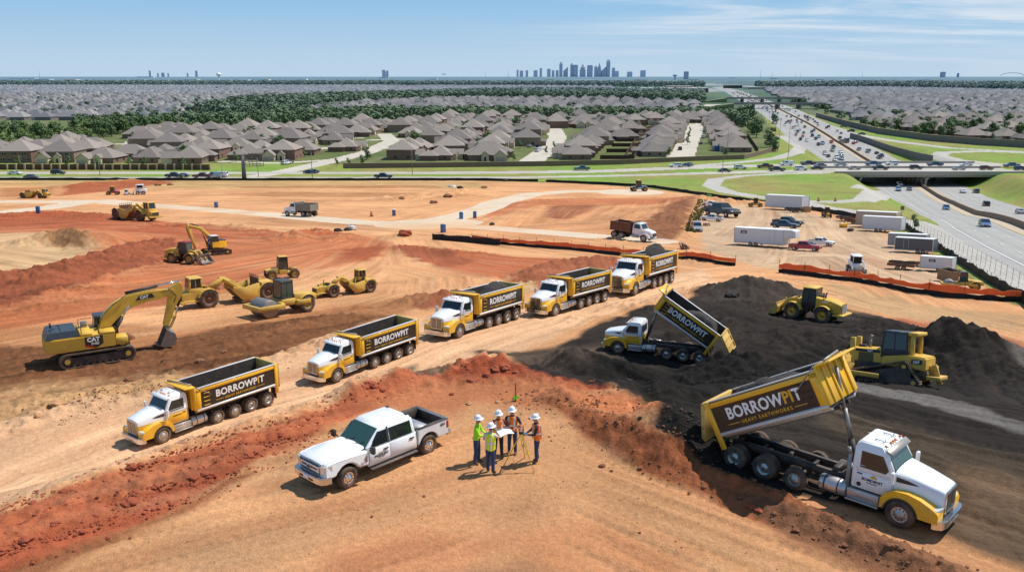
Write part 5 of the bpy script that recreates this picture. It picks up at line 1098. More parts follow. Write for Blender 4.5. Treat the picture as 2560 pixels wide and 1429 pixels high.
def make_excavator(label):
    """large excavator; +x is the boom direction"""
    t = empty('excavator', label, 'excavator')
    for s in (-1, 1): track_unit(t, -2.5, 2.5, *sorted((s * 1.1, s * 1.7)), 1.0)
    b = MB(); b.box(-1.3, 1.3, -1.1, 1.1, .5, .95); b.cyl((0, 0, .9), (0, 0, 1.2), .8, n=20); b.build('undercarriage', BLK, t)
    b = MB(); b.loft([[(-3.25, -1.1, z), (-3.35, 0, z), (-3.25, 1.1, z), (-2.7, 1.5, z), (1.3, 1.5, z), (1.3, -1.5, z), (-2.7, -1.5, z)] for z in (1.15, 2.15)]); h = b.build('counterweight_and_housing', CAT, t, .06, 2)
    b = MB(); b.box(1.3, 2.1, -1.5, -.35, 1.2, 1.75); b.box(.3, 1.3, -1.5, -.4, 2.15, 2.3); b.box(-1.0, -.2, -1.45, 1.4, 2.15, 2.35); b.build('side_box', CAT, t, .04)
    b = MB(); b.loft([[(-3.2, -1.35, 2.16), (-1.05, -1.35, 2.16), (-1.05, 1.35, 2.16), (-3.2, 1.35, 2.16)], [(-3.0, -1.2, 2.62), (-1.2, -1.2, 2.62), (-1.2, 1.2, 2.62), (-3.0, 1.2, 2.62)]]); b.box(-2.2, -2.15, -1.1, 1.1, 2.62, 2.66); b.build('engine_hood', mat('dark_blue_cover', (.03, .042, .06), .4, 0, dust=.35), t, .06, 2)
    b = MB(); b.cyl((-2.7, .5, 2.6), (-2.7, .5, 2.95), .07); b.bar((-2.9, -.6, 2.66), (-2.5, -.6, 2.8), .05, .05); b.build('exhaust', BLK, t)
    c = cabin(t, .1, 1.75, .45, 1.5, 1.2, 2.95, BLK, mat('dark_blue_cover', (.03, .042, .06)), .35, .07, .06)
    b = MB(); b.box(-.75, -.35, .3, .7, 2.3, 2.75); b.build('work_lamp_box', STL, t, .03)
    rail(t, [(-.9, -1.4, 2.2), (-.9, -1.4, 2.95), (.2, -1.4, 2.95), (.2, -1.4, 2.2)]); rail(t, [(1.3, -1.45, 1.8), (1.3, -1.45, 2.6), (.4, -1.45, 2.6)]); rail(t, [(-.9, .3, 2.3), (-.9, .3, 3.0), (0, .3, 3.0)])
    # decal
    for s in (-1,):
        b = MB(); b.loft([[(.0, s * 1.505, 1.22), (-.75, s * 1.505, 1.4), (-.75, s * 1.505, 2.1), (.45, s * 1.505, 2.1), (.45, s * 1.505, 1.5)], [(.0, s * 1.515, 1.22), (-.75, s * 1.515, 1.4), (-.75, s * 1.515, 2.1), (.45, s * 1.515, 2.1), (.45, s * 1.515, 1.5)]]); d = b.build('decal', PAN, h)
        b = MB(); b.loft([[(-.7, s * 1.518, 1.36), (-.1, s * 1.518, 1.2), (-.1, s * 1.518, 1.3), (-.7, s * 1.518, 1.5)], [(-.7, s * 1.516, 1.36), (-.1, s * 1.516, 1.2), (-.1, s * 1.516, 1.3), (-.7, s * 1.516, 1.5)]]); b.build('decal_flash', RED, d)
        text('CAT', .42, side_M(-.18, s * 1.52, 1.72, s), WRT, d, .05, name='lettering'); text('374BE', .2, side_M(-.1, s * 1.52, 1.48, s), WRT, d, .03)
    # boom, stick, bucket
    A = (.55, 1.9); B1 = (1.5, 4.15); B2 = (5.8, 4.9); S2 = (4.95, 1.55)
    b = MB(); boxbeam(b, [(.55, 1.9), (1.0, 2.8), (1.7, 3.5), (2.6, 3.98), (4.0, 4.22), (5.85, 4.3)], .55, [.5, .95, 1.05, .95, .75, .45]); bo = b.build('boom', CAT, t, .03, 2)
    b = MB(); b.loft([[(3.0, -.28, 4.0), (4.4, -.28, 4.1), (4.2, -.28, 4.42), (3.3, -.28, 4.34)], [(3.0, -.29, 4.0), (4.4, -.29, 4.1), (4.2, -.29, 4.42), (3.3, -.29, 4.34)]]); d = b.build('decal', PAN, bo); text('CAT', .3, side_M(3.65, -.3, 4.11, -1, .05), WRT, d, .04)
    b = MB(); boxbeam(b, [(6.3, 4.95), (5.95, 4.4), (5.5, 3.2), (5.0, 1.75)], .42, [.25, 1.1, .62, .4]); b.build('stick', CAT, t, .03, 2)
    for s in (-.42, .42): ram(t, (1.25, 1.75), (2.5, 3.7), .12, s, 'boom_ram')
    ram(t, (2.4, 4.6), (6.25, 5.05), .12, 0, 'stick_ram'); ram(t, (6.35, 4.2), (5.75, 2.35), .1, 0, 'bucket_ram')
    b = MB(); b.bar((5.75, .0, 2.35), (5.3, 0, 1.5), .3, .12); b.bar((5.4, 0, 2.3), (5.8, 0, 2.4), .34, .12); b.build('linkage', CAT, t)
    rail(t, [(.2, -.35, 2.3), (.8, -.35, 3.3), (1.4, -.35, 3.9), (2.4, -.35, 4.5)], .03); rail(t, [(4.8, -.25, 4.45), (5.5, -.3, 4.55), (5.9, -.3, 4.0), (5.7, -.25, 3.5)], .03)
    bucket(t, Matrix.Translation((4.95, 0, 1.6)) @ Matrix.Rotation(.35, 4, 'Y'), 1.35, .80); return t
def make_small_excavator(label):
    t = empty('excavator', label, 'excavator')
    for s in (-1, 1): track_unit(t, -1.7, 1.7, *sorted((s * .8, s * 1.3)), .8)
    b = MB(); b.box(-.8, .8, -.8, .8, .4, .85); b.cyl((0, 0, .8), (0, 0, 1.0), .6, n=16); b.bar((-1.9, -1.2, .35), (-1.9, 1.2, .35), .1, .6); b.bar((-1.9, -.5, .4), (-1.0, -.5, .5), .12, .12); b.bar((-1.9, .5, .4), (-1.0, .5, .5), .12, .12); b.build('undercarriage', BLK, t)
    b = MB(); b.loft([[(-1.5, -.7, z), (-1.62, 0, z), (-1.5, .7, z), (-.9, 1.2, z), (.9, 1.2, z), (.9, -1.2, z), (-.9, -1.2, z)] for z in (1.0, 2.0)]); h = b.build('housing', YEL, t, .08, 2)
    b = MB(); b.box(-1.3, -.1, -1.0, 1.0, 2.0, 2.12); b.build('engine_hood', BLK, t, .03); text('EARTHWORK', .22, Matrix.Translation((-1.64, 0, 1.5)) @ Matrix.Rotation(-PI / 2, 4, 'Z') @ Matrix.Rotation(PI / 2, 4, 'X'), BRT, h, .03)
    cabin(t, -.1, 1.2, .2, 1.2, 1.05, 2.75, BLK, WHT, .2, .07, .04)
    b = MB(); boxbeam(b, [(.5, 1.6), (1.0, 2.9), (2.0, 3.9), (3.6, 4.3)], .35, [.35, .55, .5, .3]); b.build('boom', CAD, t, .02)
    b = MB(); boxbeam(b, [(3.9, 4.8), (3.7, 4.2), (3.3, 2.6), (2.9, 1.2)], .28, [.2, .6, .4, .28]); b.build('stick', CAD, t, .02)
    ram(t, (1.1, 1.5), (1.9, 3.6), .08, 0, 'boom_ram'); ram(t, (2.2, 4.25), (3.9, 4.8), .08, 0, 'stick_ram'); ram(t, (3.95, 4.0), (3.2, 1.6), .07, 0, 'bucket_ram')
    bucket(t, Matrix.Translation((2.85, 0, 1.1)) @ Matrix.Rotation(.3, 4, 'Y'), .9, .55); return t
def big_wheel(t, x, y, r, w, out, rimmat=None): return wheel(t, x, y, r, w, out, rimmat or CAT, deep=True, tread=True, holes=8)
def make_loader(label, red=False, teeth=False):
    """articulated wheel loader facing +x"""
    t = empty('wheel_loader', label, 'wheel loader'); Y_ = CAT if not red else CAD
    for x in (-1.6, 1.6):
        for s in (-1, 1): big_wheel(t, x, s * 1.08, .78, .6, s, YEL if not red else CAD)
    b = MB(); b.box(-2.9, -.35, -.55, .55, .7, 1.3); b.box(.2, 2.0, -.5, .5, .7, 1.35); b.cyl((-.1, 0, .7), (-.1, 0, 1.5), .2); b.build('chassis', BLK, t)
    b = MB(); b.loft([[(-.6, -.75, 1.1), (-.6, -.75, 2.3), (-.6, -.5, 2.45), (-.6, .5, 2.45), (-.6, .75, 2.3), (-.6, .75, 1.1)], [(-2.2, -.75, 1.0), (-2.2, -.75, 2.15), (-2.2, -.5, 2.28), (-2.2, .5, 2.28), (-2.2, .75, 2.15), (-2.2, .75, 1.0)], [(-3.25, -.72, .95), (-3.25, -.72, 1.85), (-3.25, -.45, 1.98), (-3.25, .45, 1.98), (-3.25, .72, 1.85), (-3.25, .72, .95)]]); h = b.build('engine_housing', Y_, t, .04, 2)
    b = MB(); b.box(-3.30, -3.24, -.55, .55, 1.05, 1.85, 1)
    for k in range(9): b.box(-3.33, -3.29, -.55, .55, 1.08 + k * .085, 1.115 + k * .085, 0)
    b.build('radiator_grille', [RAIL, BLK], t); b = MB(); b.box(-3.65, -3.1, -1.15, 1.15, .78, 1.0); b.box(-3.2, -2.5, -1.1, 1.1, .75, .95); b.build('counterweight', Y_, t, .05)
    b = MB()
    for x in (-1.6,):
        for s in (-1, 1): b.loft([[(x + .95 * math.cos(a), s * .8, .85 + .88 * math.sin(a)) for a in np.linspace(.35, 2.4, 8)] + [(x + .88 * math.cos(a), s * .8, .85 + .81 * math.sin(a)) for a in np.linspace(2.4, .35, 8)], [(x + .95 * math.cos(a), s * 1.38, .85 + .88 * math.sin(a)) for a in np.linspace(.35, 2.4, 8)] + [(x + .88 * math.cos(a), s * 1.38, .85 + .81 * math.sin(a)) for a in np.linspace(2.4, .35, 8)]])
    for s in (-1, 1): b.loft([[(1.6 + .95 * math.cos(a), s * .8, .85 + .88 * math.sin(a)) for a in np.linspace(.9, 3.0, 8)] + [(1.6 + .88 * math.cos(a), s * .8, .85 + .81 * math.sin(a)) for a in np.linspace(3.0, .9, 8)], [(1.6 + .95 * math.cos(a), s * 1.38, .85 + .88 * math.sin(a)) for a in np.linspace(.9, 3.0, 8)] + [(1.6 + .88 * math.cos(a), s * 1.38, .85 + .81 * math.sin(a)) for a in np.linspace(3.0, .9, 8)]])
    b.build('fender', Y_, t)
    cabin(t, -.65, .85, -.75, .75, 1.45, 3.25, BLK, mat('red_roof', (.25, .02, .02), .5) if red else CAD, .12, .09, .12, glass=mat('loader_glass', (.07, .085, .07), .1, 0, dust=.3))
    b = MB(); b.cyl((-1.5, .35, 2.3), (-1.5, .35, 2.8), .07, n=10); b.cyl((-1.5, .35, 2.8), (-1.62, .35, 2.95), .07, n=10); b.build('exhaust', BLK, t)
    b = MB(); b.box(-1.3, -.6, -.3, .3, 2.45, 2.55); b.cyl((-.95, -.4, 2.4), (-.95, -.4, 2.7), .09); b.build('air_intake', BLK, t)
    b = MB(); b.box(.9, 2.1, -.6, .6, 1.3, 2.0); b.build('loader_tower', Y_, t, .05)
    for s in (-1, 1):
        b = MB(); boxbeam(b, [(1.3, 1.95), (2.2, 1.75), (3.0, .95), (3.4, .55)], .16, [.35, .4, .35, .25]); b.v = [(x, y + s * .55, z) for x, y, z in b.v]; b.build('lift_arm', Y_, t, .01)
        ram(t, (1.2, 1.1), (2.4, 1.5), .08, s * .45, 'lift_ram')
    ram(t, (1.4, 2.1), (2.9, 1.6), .09, 0, 'tilt_ram'); b = MB(); b.bar((2.9, 0, 1.8), (2.7, 0, .9), .15, .12); b.build('linkage', Y_, t)
    # bucket: wide scoop
    w = 1.45; pr = [(3.25, 1.35), (3.05, 1.0), (3.1, .45), (3.4, .18), (4.25, .12)]
    b = MB(); n = len(pr); inn = [(x + .05, z - (.03 if i == 0 else -.05)) for i, (x, z) in enumerate(pr)]
    vs = [(x, s * w, z) for s in (-1, 1) for x, z in pr] + [(x, s * (w - .05), z) for s in (-1, 1) for x, z in inn]; fs = []
    for i in range(n - 1): fs += [(i, n + i, n + i + 1, i + 1), (2 * n + i, 2 * n + i + 1, 3 * n + i + 1, 3 * n + i)]
    b.add(vs, fs)
    for s in (-1, 1): b.add([(x, s * w, z) for x, z in pr] + [(x, s * (w - .05), z) for x, z in pr], [tuple(range(n)), tuple(range(2 * n - 1, n - 1, -1))] + [(i, i + 1, n + i + 1, n + i) for i in range(n - 1)] + [(n - 1, 0, n, 2 * n - 1)])
    b.box(3.2, 3.3, -w, w, 1.3, 1.42)
    if teeth:
        for k in range(9): y = -w + (k + .5) * 2 * w / 9; b.box(4.2, 4.45, y - .06, y + .06, .1, .16)
        for k in range(9): y = -w + (k + .5) * 2 * w / 9; b.box(3.22, 3.42, y - .06, y + .06, 1.42, 1.5)
    b.build('bucket', BKT if teeth else CAD, t)
    rail(t, [(-.6, -.8, 2.5), (-1.2, -.85, 2.6), (-2.2, -.7, 2.6)], .02); rail(t, [(.95, -.7, 2.0), (1.0, -.75, 2.7), (.8, -.75, 3.0)], .025, name='mirror_bracket')
    if not red: text('950GC', .22, side_M(-1.6, -.765, 1.98, -1), WRT, h, .04); text('950GC', .22, side_M(-1.6, .765, 1.98, 1), WRT, h, .04)
    return t
def make_dozer(label):
    """tracked dozer facing +x, high drive"""
    t = empty('bulldozer', label, 'bulldozer')
    for s in (-1, 1): track_unit(t, -2.1, 2.2, *sorted((s * .95, s * 1.6)), 1.0, tri=True)
    b = MB(); b.box(-1.9, 2.0, -.9, .9, .5, 1.3); b.build('undercarriage', BLK, t)
    b = MB(); b.loft([[(x, -w, 1.1), (x, -w, z), (x, -w + .15, z + .12), (x, w - .15, z + .12), (x, w, z), (x, w, 1.1)] for x, w, z in ((.35, .8, 2.1), (2.3, .72, 2.0))]); h = b.build('engine_housing', CAT, t, .04, 2)
    for s in (-1, 1): b = MB(); b.box(.9, 1.8, *sorted((s * .8, s * .825)), 1.3, 1.85); b.bar((.95, s * .83, 1.35), (1.75, s * .83, 1.8), .02, .05); b.build('side_mesh', mat('mesh_panel', (.12, .09, .04), .8), t)
    b = MB(); b.loft([[(.3, -1.2, 1.2), (.3, -1.2, 1.75), (.3, 1.2, 1.75), (.3, 1.2, 1.2)], [(-1.3, -1.3, 1.2), (-1.3, -1.3, 2.0), (-1.3, 1.3, 2.0), (-1.3, 1.3, 1.2)], [(-2.3, -1.2, 1.1), (-2.3, -1.2, 1.9), (-2.3, 1.2, 1.9), (-2.3, 1.2, 1.1)]]); r = b.build('rear_housing', CAT, t, .08, 2)
    cabin(t, -1.15, .45, -.85, .85, 1.7, 3.25, BLK, mat('dark_blue_cover', (.03, .042, .06)), .15, .09, .05)
    b = MB()
    for s in (-1, 1): b.box(-1.55, -1.3, *sorted((s * .8, s * 1.0)), 1.9, 3.2)
    b.box(-1.75, -1.15, -1.05, 1.05, 3.15, 3.38); b.build('roll_bar', CAT, t, .04)
    b = MB(); b.cyl((1.3, .2, 2.1), (1.3, .2, 2.75), .09, n=10); b.cyl((1.3, .2, 2.75), (1.2, .2, 2.95), .09, n=10); b.build('exhaust', STL, t); b = MB(); b.cyl((.7, -.3, 2.1), (.7, -.3, 2.4), .13); b.box(1.6, 2.0, -.25, .25, 2.1, 2.3); b.build('air_intake', BLK, t)
    for s in (-1, 1): ram(t, (2.2, 2.5), (3.0, 1.5), .09, s * .6, 'lift_ram')
    b = MB()
    for s in (-1, 1): b.box(2.1, 2.4, s * .6 - .12, s * .6 + .12, 1.6, 2.75); b.bar((.2, s * 1.8, .55), (3.0, s * 1.75, .6), .16, .28)
    b.build('push_arm', CAT, t, .02)
    b = MB(); pr = [(3.05, .05), (2.9, .5), (2.92, 1.0), (3.12, 1.5)]
    for i in range(3): b.loft([[(x, -2.0, z), (x + .1, -2.0, z), (x + .1, 2.0, z), (x, 2.0, z)] for x, z in (pr[i], pr[i + 1])])
    b.build('blade', CAD, t)
    b = MB(); b.box(-3.1, -2.3, -.9, .9, .55, .8); b.box(-2.7, -2.3, -.3, .3, .7, 1.4); b.bar((-3.0, .4, .3), (-2.6, .4, 1.5), .15, .3); b.build('ripper', CAD, t, .02)
    for s in (-1, 1): d = MB(); d.box(-2.1, -1.5, *sorted((s * 1.22, s * 1.315)), 1.5, 1.75); do = d.build('decal', PAN, r); text('D8T', .2, side_M(-1.8, s * 1.32, 1.55, s), WRT, do, .04)
    for s in (-1, 1): d = MB(); d.box(.5, 2.0, *sorted((s * .79, s * .815)), 1.9, 2.08); do = d.build('decal', PAN, h); text('CAT', .17, side_M(1.1, s * .82, 1.93, s), WRT, do, .04)
    return t
def make_scraper(label, cab_front=True, gate=True, group=None, stubby=False):
    """motor scraper, tractor towards +x; cab_front puts the cab ahead of the front axle, otherwise on the rear engine end"""
    t = empty('motor_scraper', label, 'scraper', group); M_ = CAD
    R = .95
    for s in (-1, 1): big_wheel(t, 2.8, s * 1.15, R, .68, s, RST); big_wheel(t, -3.6, s * 1.15, R, .68, s, RST)
    b = MB(); b.loft([[(x, -w, .85), (x, -w, z), (x, w, z), (x, w, .85)] for x, w, z in ((2.2, .75, 1.75), (4.9, .8, 1.7), (5.35, .72, 1.55))]); b.box(5.2, 5.6, -1.25, 1.25, .6, .85); b.box(3.6, 5.3, -1.2, 1.2, .75, .9); b.build('tractor_hood', M_, t, .05, 2)
    b = MB(); b.box(5.34, 5.40, -.6, .6, .95, 1.5); b.build('radiator_grille', BLK, t)
    b = MB()
    for s in (-1, 1):
        for cx in (2.8, -3.6): b.loft([[(cx + 1.12 * math.cos(a), yy, .95 + 1.1 * math.sin(a)) for a in np.linspace(.25, 2.7, 9)] + [(cx + 1.04 * math.cos(a), yy, .95 + 1.02 * math.sin(a)) for a in np.linspace(2.7, .25, 9)] for yy in (s * .82, s * 1.5)])
    b.build('fender', M_, t)
    if cab_front: cabin(t, 3.0 + .2, 4.6, -.75, .75, 1.4, 3.1, M_, CAD, .1, .16, .08, sill=.42)
    else:
        cabin(t, -3.2, -1.9, -.7, .7, 2.0, 3.5, CAD, CAD, .08, .09, .1, sill=.3)
        b = MB(); b.cyl((3.9, .3, 1.7), (3.9, .3, 2.7), .07); b.box(3.0, 3.3, -.4, .4, 1.7, 2.1); b.cyl((4.5, -.3, 1.7), (4.5, -.3, 2.0), .12); b.build('exhaust', BLK, t)
    b = MB(); boxbeam(b, [(2.2, 1.9), (1.5, 2.25), (.6, 2.75)], .45, [.5, .5, .4]); boxbeam(b, [(.8, 2.8), (-.1, 2.3), (-1.2, 1.2)], .3, [.35, .3, .25])
    for s in (-1, 1):
        c = MB(); boxbeam(c, [(.7, 2.55), (.0, 2.0), (-1.6, 1.15)], .16, [.3, .35, .3]); c.v = [(x, y + s * 1.25, z) for x, y, z in c.v]; b.add(c.v, c.f)
    b.bar((.7, -1.3, 2.55), (.7, 1.3, 2.55), .35, .3); b.build('gooseneck', M_, t, .02)
    b = MB()
    for k in range(9): a, c = random.uniform(1.3, 2.3), random.uniform(-.5, .5); b.tube([(a, c, 1.6), (a + .1, c * 1.2, 2.1), (a - .3, c, 2.2 + random.uniform(0, .3))], .035, 5)
    b.build('hydraulic_hoses', RST, t)
    # bowl
    b = MB()
    for s in (-1, 1): b.prism([(.3, 1.5), (-.6, .5), (-1.3, .12), (-2.2, .35), (-2.62, .6), (-2.62, 2.02), (-2.4, 2.05), (-1.0, 1.75), (.2, 1.95)], *sorted((s * 1.32, s * 1.45)))
    b.box(-4.8, -2.5, -.62, .62, .75, 1.25); b.box(-2.6, -.9, -1.32, 1.32, .3, .42); b.loft([[(-2.6, -1.32, .5), (-2.6, 1.32, .5), (-2.7, 1.32, .5), (-2.7, -1.32, .5)], [(-2.95, -1.32, 2.0), (-2.95, 1.32, 2.0), (-3.05, 1.32, 2.0), (-3.05, -1.32, 2.0)]]); b.build('bowl', [M_], t, .015)
    b = MB(); b.loft([[(.1, -1.3, 1.5), (.1, 1.3, 1.5), (.0, 1.3, 1.5), (.0, -1.3, 1.5)], [(-.7, -1.3, .5), (-.7, 1.3, .5), (-.8, 1.3, .5), (-.8, -1.3, .5)], [(-1.3, -1.3, .15), (-1.3, 1.3, .15), (-1.4, 1.3, .15), (-1.4, -1.3, .15)]]); b.box(-1.5, -.6, -1.47, 1.47, .12, .35); b.build('apron_and_cutting_edge', RST, t)
    b = MB(); b.loft([[(-2.2, -1.2, .5), (-2.2, 1.2, .5), (-2.3, 1.2, .5), (-2.3, -1.2, .5)], [(-2.6, -1.2, 1.8), (-2.6, 1.2, 1.8), (-2.7, 1.2, 1.8), (-2.7, -1.2, 1.8)]])
    for y in np.arange(-1.2, 1.3, .4): b.bar((-2.6, y, 1.8), (-2.62, y, 2.75), .06, .06)
    for z in (2.0, 2.4, 2.75): b.bar((-2.6, -1.2, z), (-2.6, 1.2, z), .06, .05)
    b.box(-2.65, -2.6, -1.2, 1.2, 1.8, 2.5); b.build('ejector_gate', RST, t)
    b = MB(); b.loft([[(x, -w, .9), (x, -w, z), (x, w, z), (x, w, .9)] for x, w, z in ((-3.0, .8, 1.95), (-4.4, .8, 2.0), (-5.0, .7, 1.7))]); b.box(-5.4, -5.0, -.5, .5, .8, 1.3); b.build('rear_engine', M_, t, .05, 2); return t
def make_roller(label):
    """soil compactor, drum towards +x"""
    t = empty('soil_compactor', label, 'roller')
    for s in (-1, 1): wheel(t, -2.0, s * .85, .72, .55, s, CAD, deep=True, tread=True, holes=8)
    b = MB(); b.lathe([(.01, -1.05), (.76, -1.05), (.78, -1.03), (.78, 1.03), (.76, 1.05), (.01, 1.05)], (1.7, 0, .78), n=36); b.build('drum', mat('drum_steel', (.30, .27, .25), .45, .7, .25, 3, dust=.5), t)
    b = MB()
    for s in (-1, 1): b.box(.4, 3.0, *sorted((s * 1.12, s * 1.32)), .72, 1.12)
    b.box(2.75, 3.0, -1.12, 1.12, .73, 1.11); b.box(.4, .7, -1.12, 1.12, .73, 1.2); b.build('drum_frame', CAD, t, .03)
    b = MB(); b.box(2.5, 2.7, -1.1, 1.1, 1.0, 1.06); b.box(-.4, .5, -.5, .5, .7, 1.2); b.build('hitch', BLK, t)
    b = MB(); b.box(-.9, .4, -.85, .85, .8, 1.35); b.loft([[(x, -w, .9), (x, -w, z), (x, w, z), (x, w, .9)] for x, w, z in ((-.9, .75, 1.7), (-2.9, .75, 1.55), (-3.2, .65, 1.4))]); b.box(-2.3, -.9, -1.15, 1.15, .75, 1.2)
    for s in (-1, 1): b.loft([[(-2.0 + .86 * math.cos(a), yy, .75 + .84 * math.sin(a)) for a in np.linspace(.4, 2.6, 8)] + [(-2.0 + .8 * math.cos(a), yy, .75 + .78 * math.sin(a)) for a in np.linspace(2.6, .4, 8)] for yy in (s * .6, s * 1.15)])
    b.build('rear_body', CAD, t, .04)
    cabin(t, -.85, .4, -.65, .65, 1.35, 2.85, BLK, mat('dark_cab_roof', (.05, .055, .05), .5, dust=.4), .08, .08, .05, sill=.12, glass=GLG); return t
def make_tractor_loader(label):
    t = empty('wheel_tractor', label, 'tractor')
    for x in (-1.5, 1.5):
        for s in (-1, 1): big_wheel(t, x, s * .8, .62, .45, s, CAD)
    b = MB(); b.box(-1.8, 1.8, -.45, .45, .6, 1.0); b.build('chassis', CAD, t, .03)
    b = MB(); b.loft([[(x, -w, .8), (x, -w, z), (x, w, z), (x, w, .8)] for x, w, z in ((.6, .7, 1.5), (2.2, .7, 1.25))]); b.box(-.5, .5, -.9, .9, .7, 1.2); b.build('hood', CAD, t, .05, 2); b = MB(); b.box(2.18, 2.24, -.5, .5, .8, 1.15); b.build('radiator_grille', BLK, t)
    cabin(t, -.75, .55, -.55, .55, 1.1, 2.9, BLK, CAD, .12, .08, .08, sill=.2); b = MB()
    for k in range(6): b.tube([(-1.0 - .1 * k, -.3 + .12 * k, 1.0), (-1.1 - .08 * k, -.3 + .12 * k, 1.5), (-1.5, -.2 + .1 * k, 1.45)], .04, 5)
    b.box(-2.0, -1.2, -.35, .35, 1.0, 1.3); b.build('rear_linkage', CAD, t); return t
def make_skid(label):
    t = empty('skid_steer_loader', label, 'skid steer'); 
    for x in (-.55, .55):
        for s in (-1, 1): wheel(t, x, s * .72, .38, .28, s, WHT, deep=True, tread=True)
    b = MB(); b.box(-1.2, .9, -.56, .56, .3, 1.15); b.build('body', WHT, t, .05); b = MB()
    b.box(-.7, .75, -.5, .5, 1.15, 1.2); 
    for x in (-.6, .65):
        for y in (-.52, .45): b.box(x, x + .08, y, y + .07, 1.15, 2.0)
    b.box(-.75, .85, -.6, .6, 2.0, 2.1); c = b.build('cab', WHT, t, .02); b = MB(); b.box(-.55, .62, -.46, .46, 1.15, 1.98); b.build('cab_glass', DRK, c)
    b = MB()
    for s in (-1, 1): b.bar((-1.2, s * .68, 1.4), (.9, s * .68, 1.3), .1, .2); b.bar((.9, s * .68, 1.35), (1.4, s * .68, .45), .1, .18)
    b.build('lift_arm', WHT, t); b = MB(); b.box(1.35, 1.45, -.95, .95, .1, .65); b.box(1.4, 2.0, -.95, .95, .08, .14); b.build('bucket', BKT, t); return t
# ------------------------------------------------------------------ people
SKIN = mat('skin', (.42, .22, .14), .6); JEAN = mat('blue_jeans', (.035, .06, .14), .85, 0, .25, 6); DJEAN = mat('dark_trousers', (.03, .025, .025), .85, 0, .25, 6)
BOOT = mat('brown_boot', (.13, .06, .03), .7); HVO = mat('orange_vest', (.95, .20, .015), .7, 0, .12, 6); HVY = mat('yellow_vest', (.72, .82, .02), .7, 0, .1, 6); HVG = mat('lime_shirt', (.38, .80, .02), .75, 0, .12, 6)
NAVY = mat('navy_shirt', (.02, .025, .05), .85, 0, .2, 8); PLAID = mat('maroon_shirt', (.13, .035, .03), .85, 0, .4, 14); PALE = mat('pale_shirt', (.62, .55, .5), .85, 0, .1, 8); REFL = mat('reflective_tape', (.72, .70, .62), .35); HAT = mat('hard_hat_plastic', (.84, .84, .84), .28, coat=.4); HAIR = mat('dark_hair', (.02, .014, .01), .8)
def ik(a, b, l1, l2, hint):
    a = Vector(a); b = Vector(b); d = b - a; L = min(d.length, (l1 + l2) * .995); d.normalize(); b = a + d * L
    x = (l1 * l1 - l2 * l2 + L * L) / (2 * L); h = math.sqrt(max(1e-6, l1 * l1 - x * x)); hv = Vector(hint); hv = (hv - d * hv.dot(d)).normalized()
    return a + d * x + hv * h, b
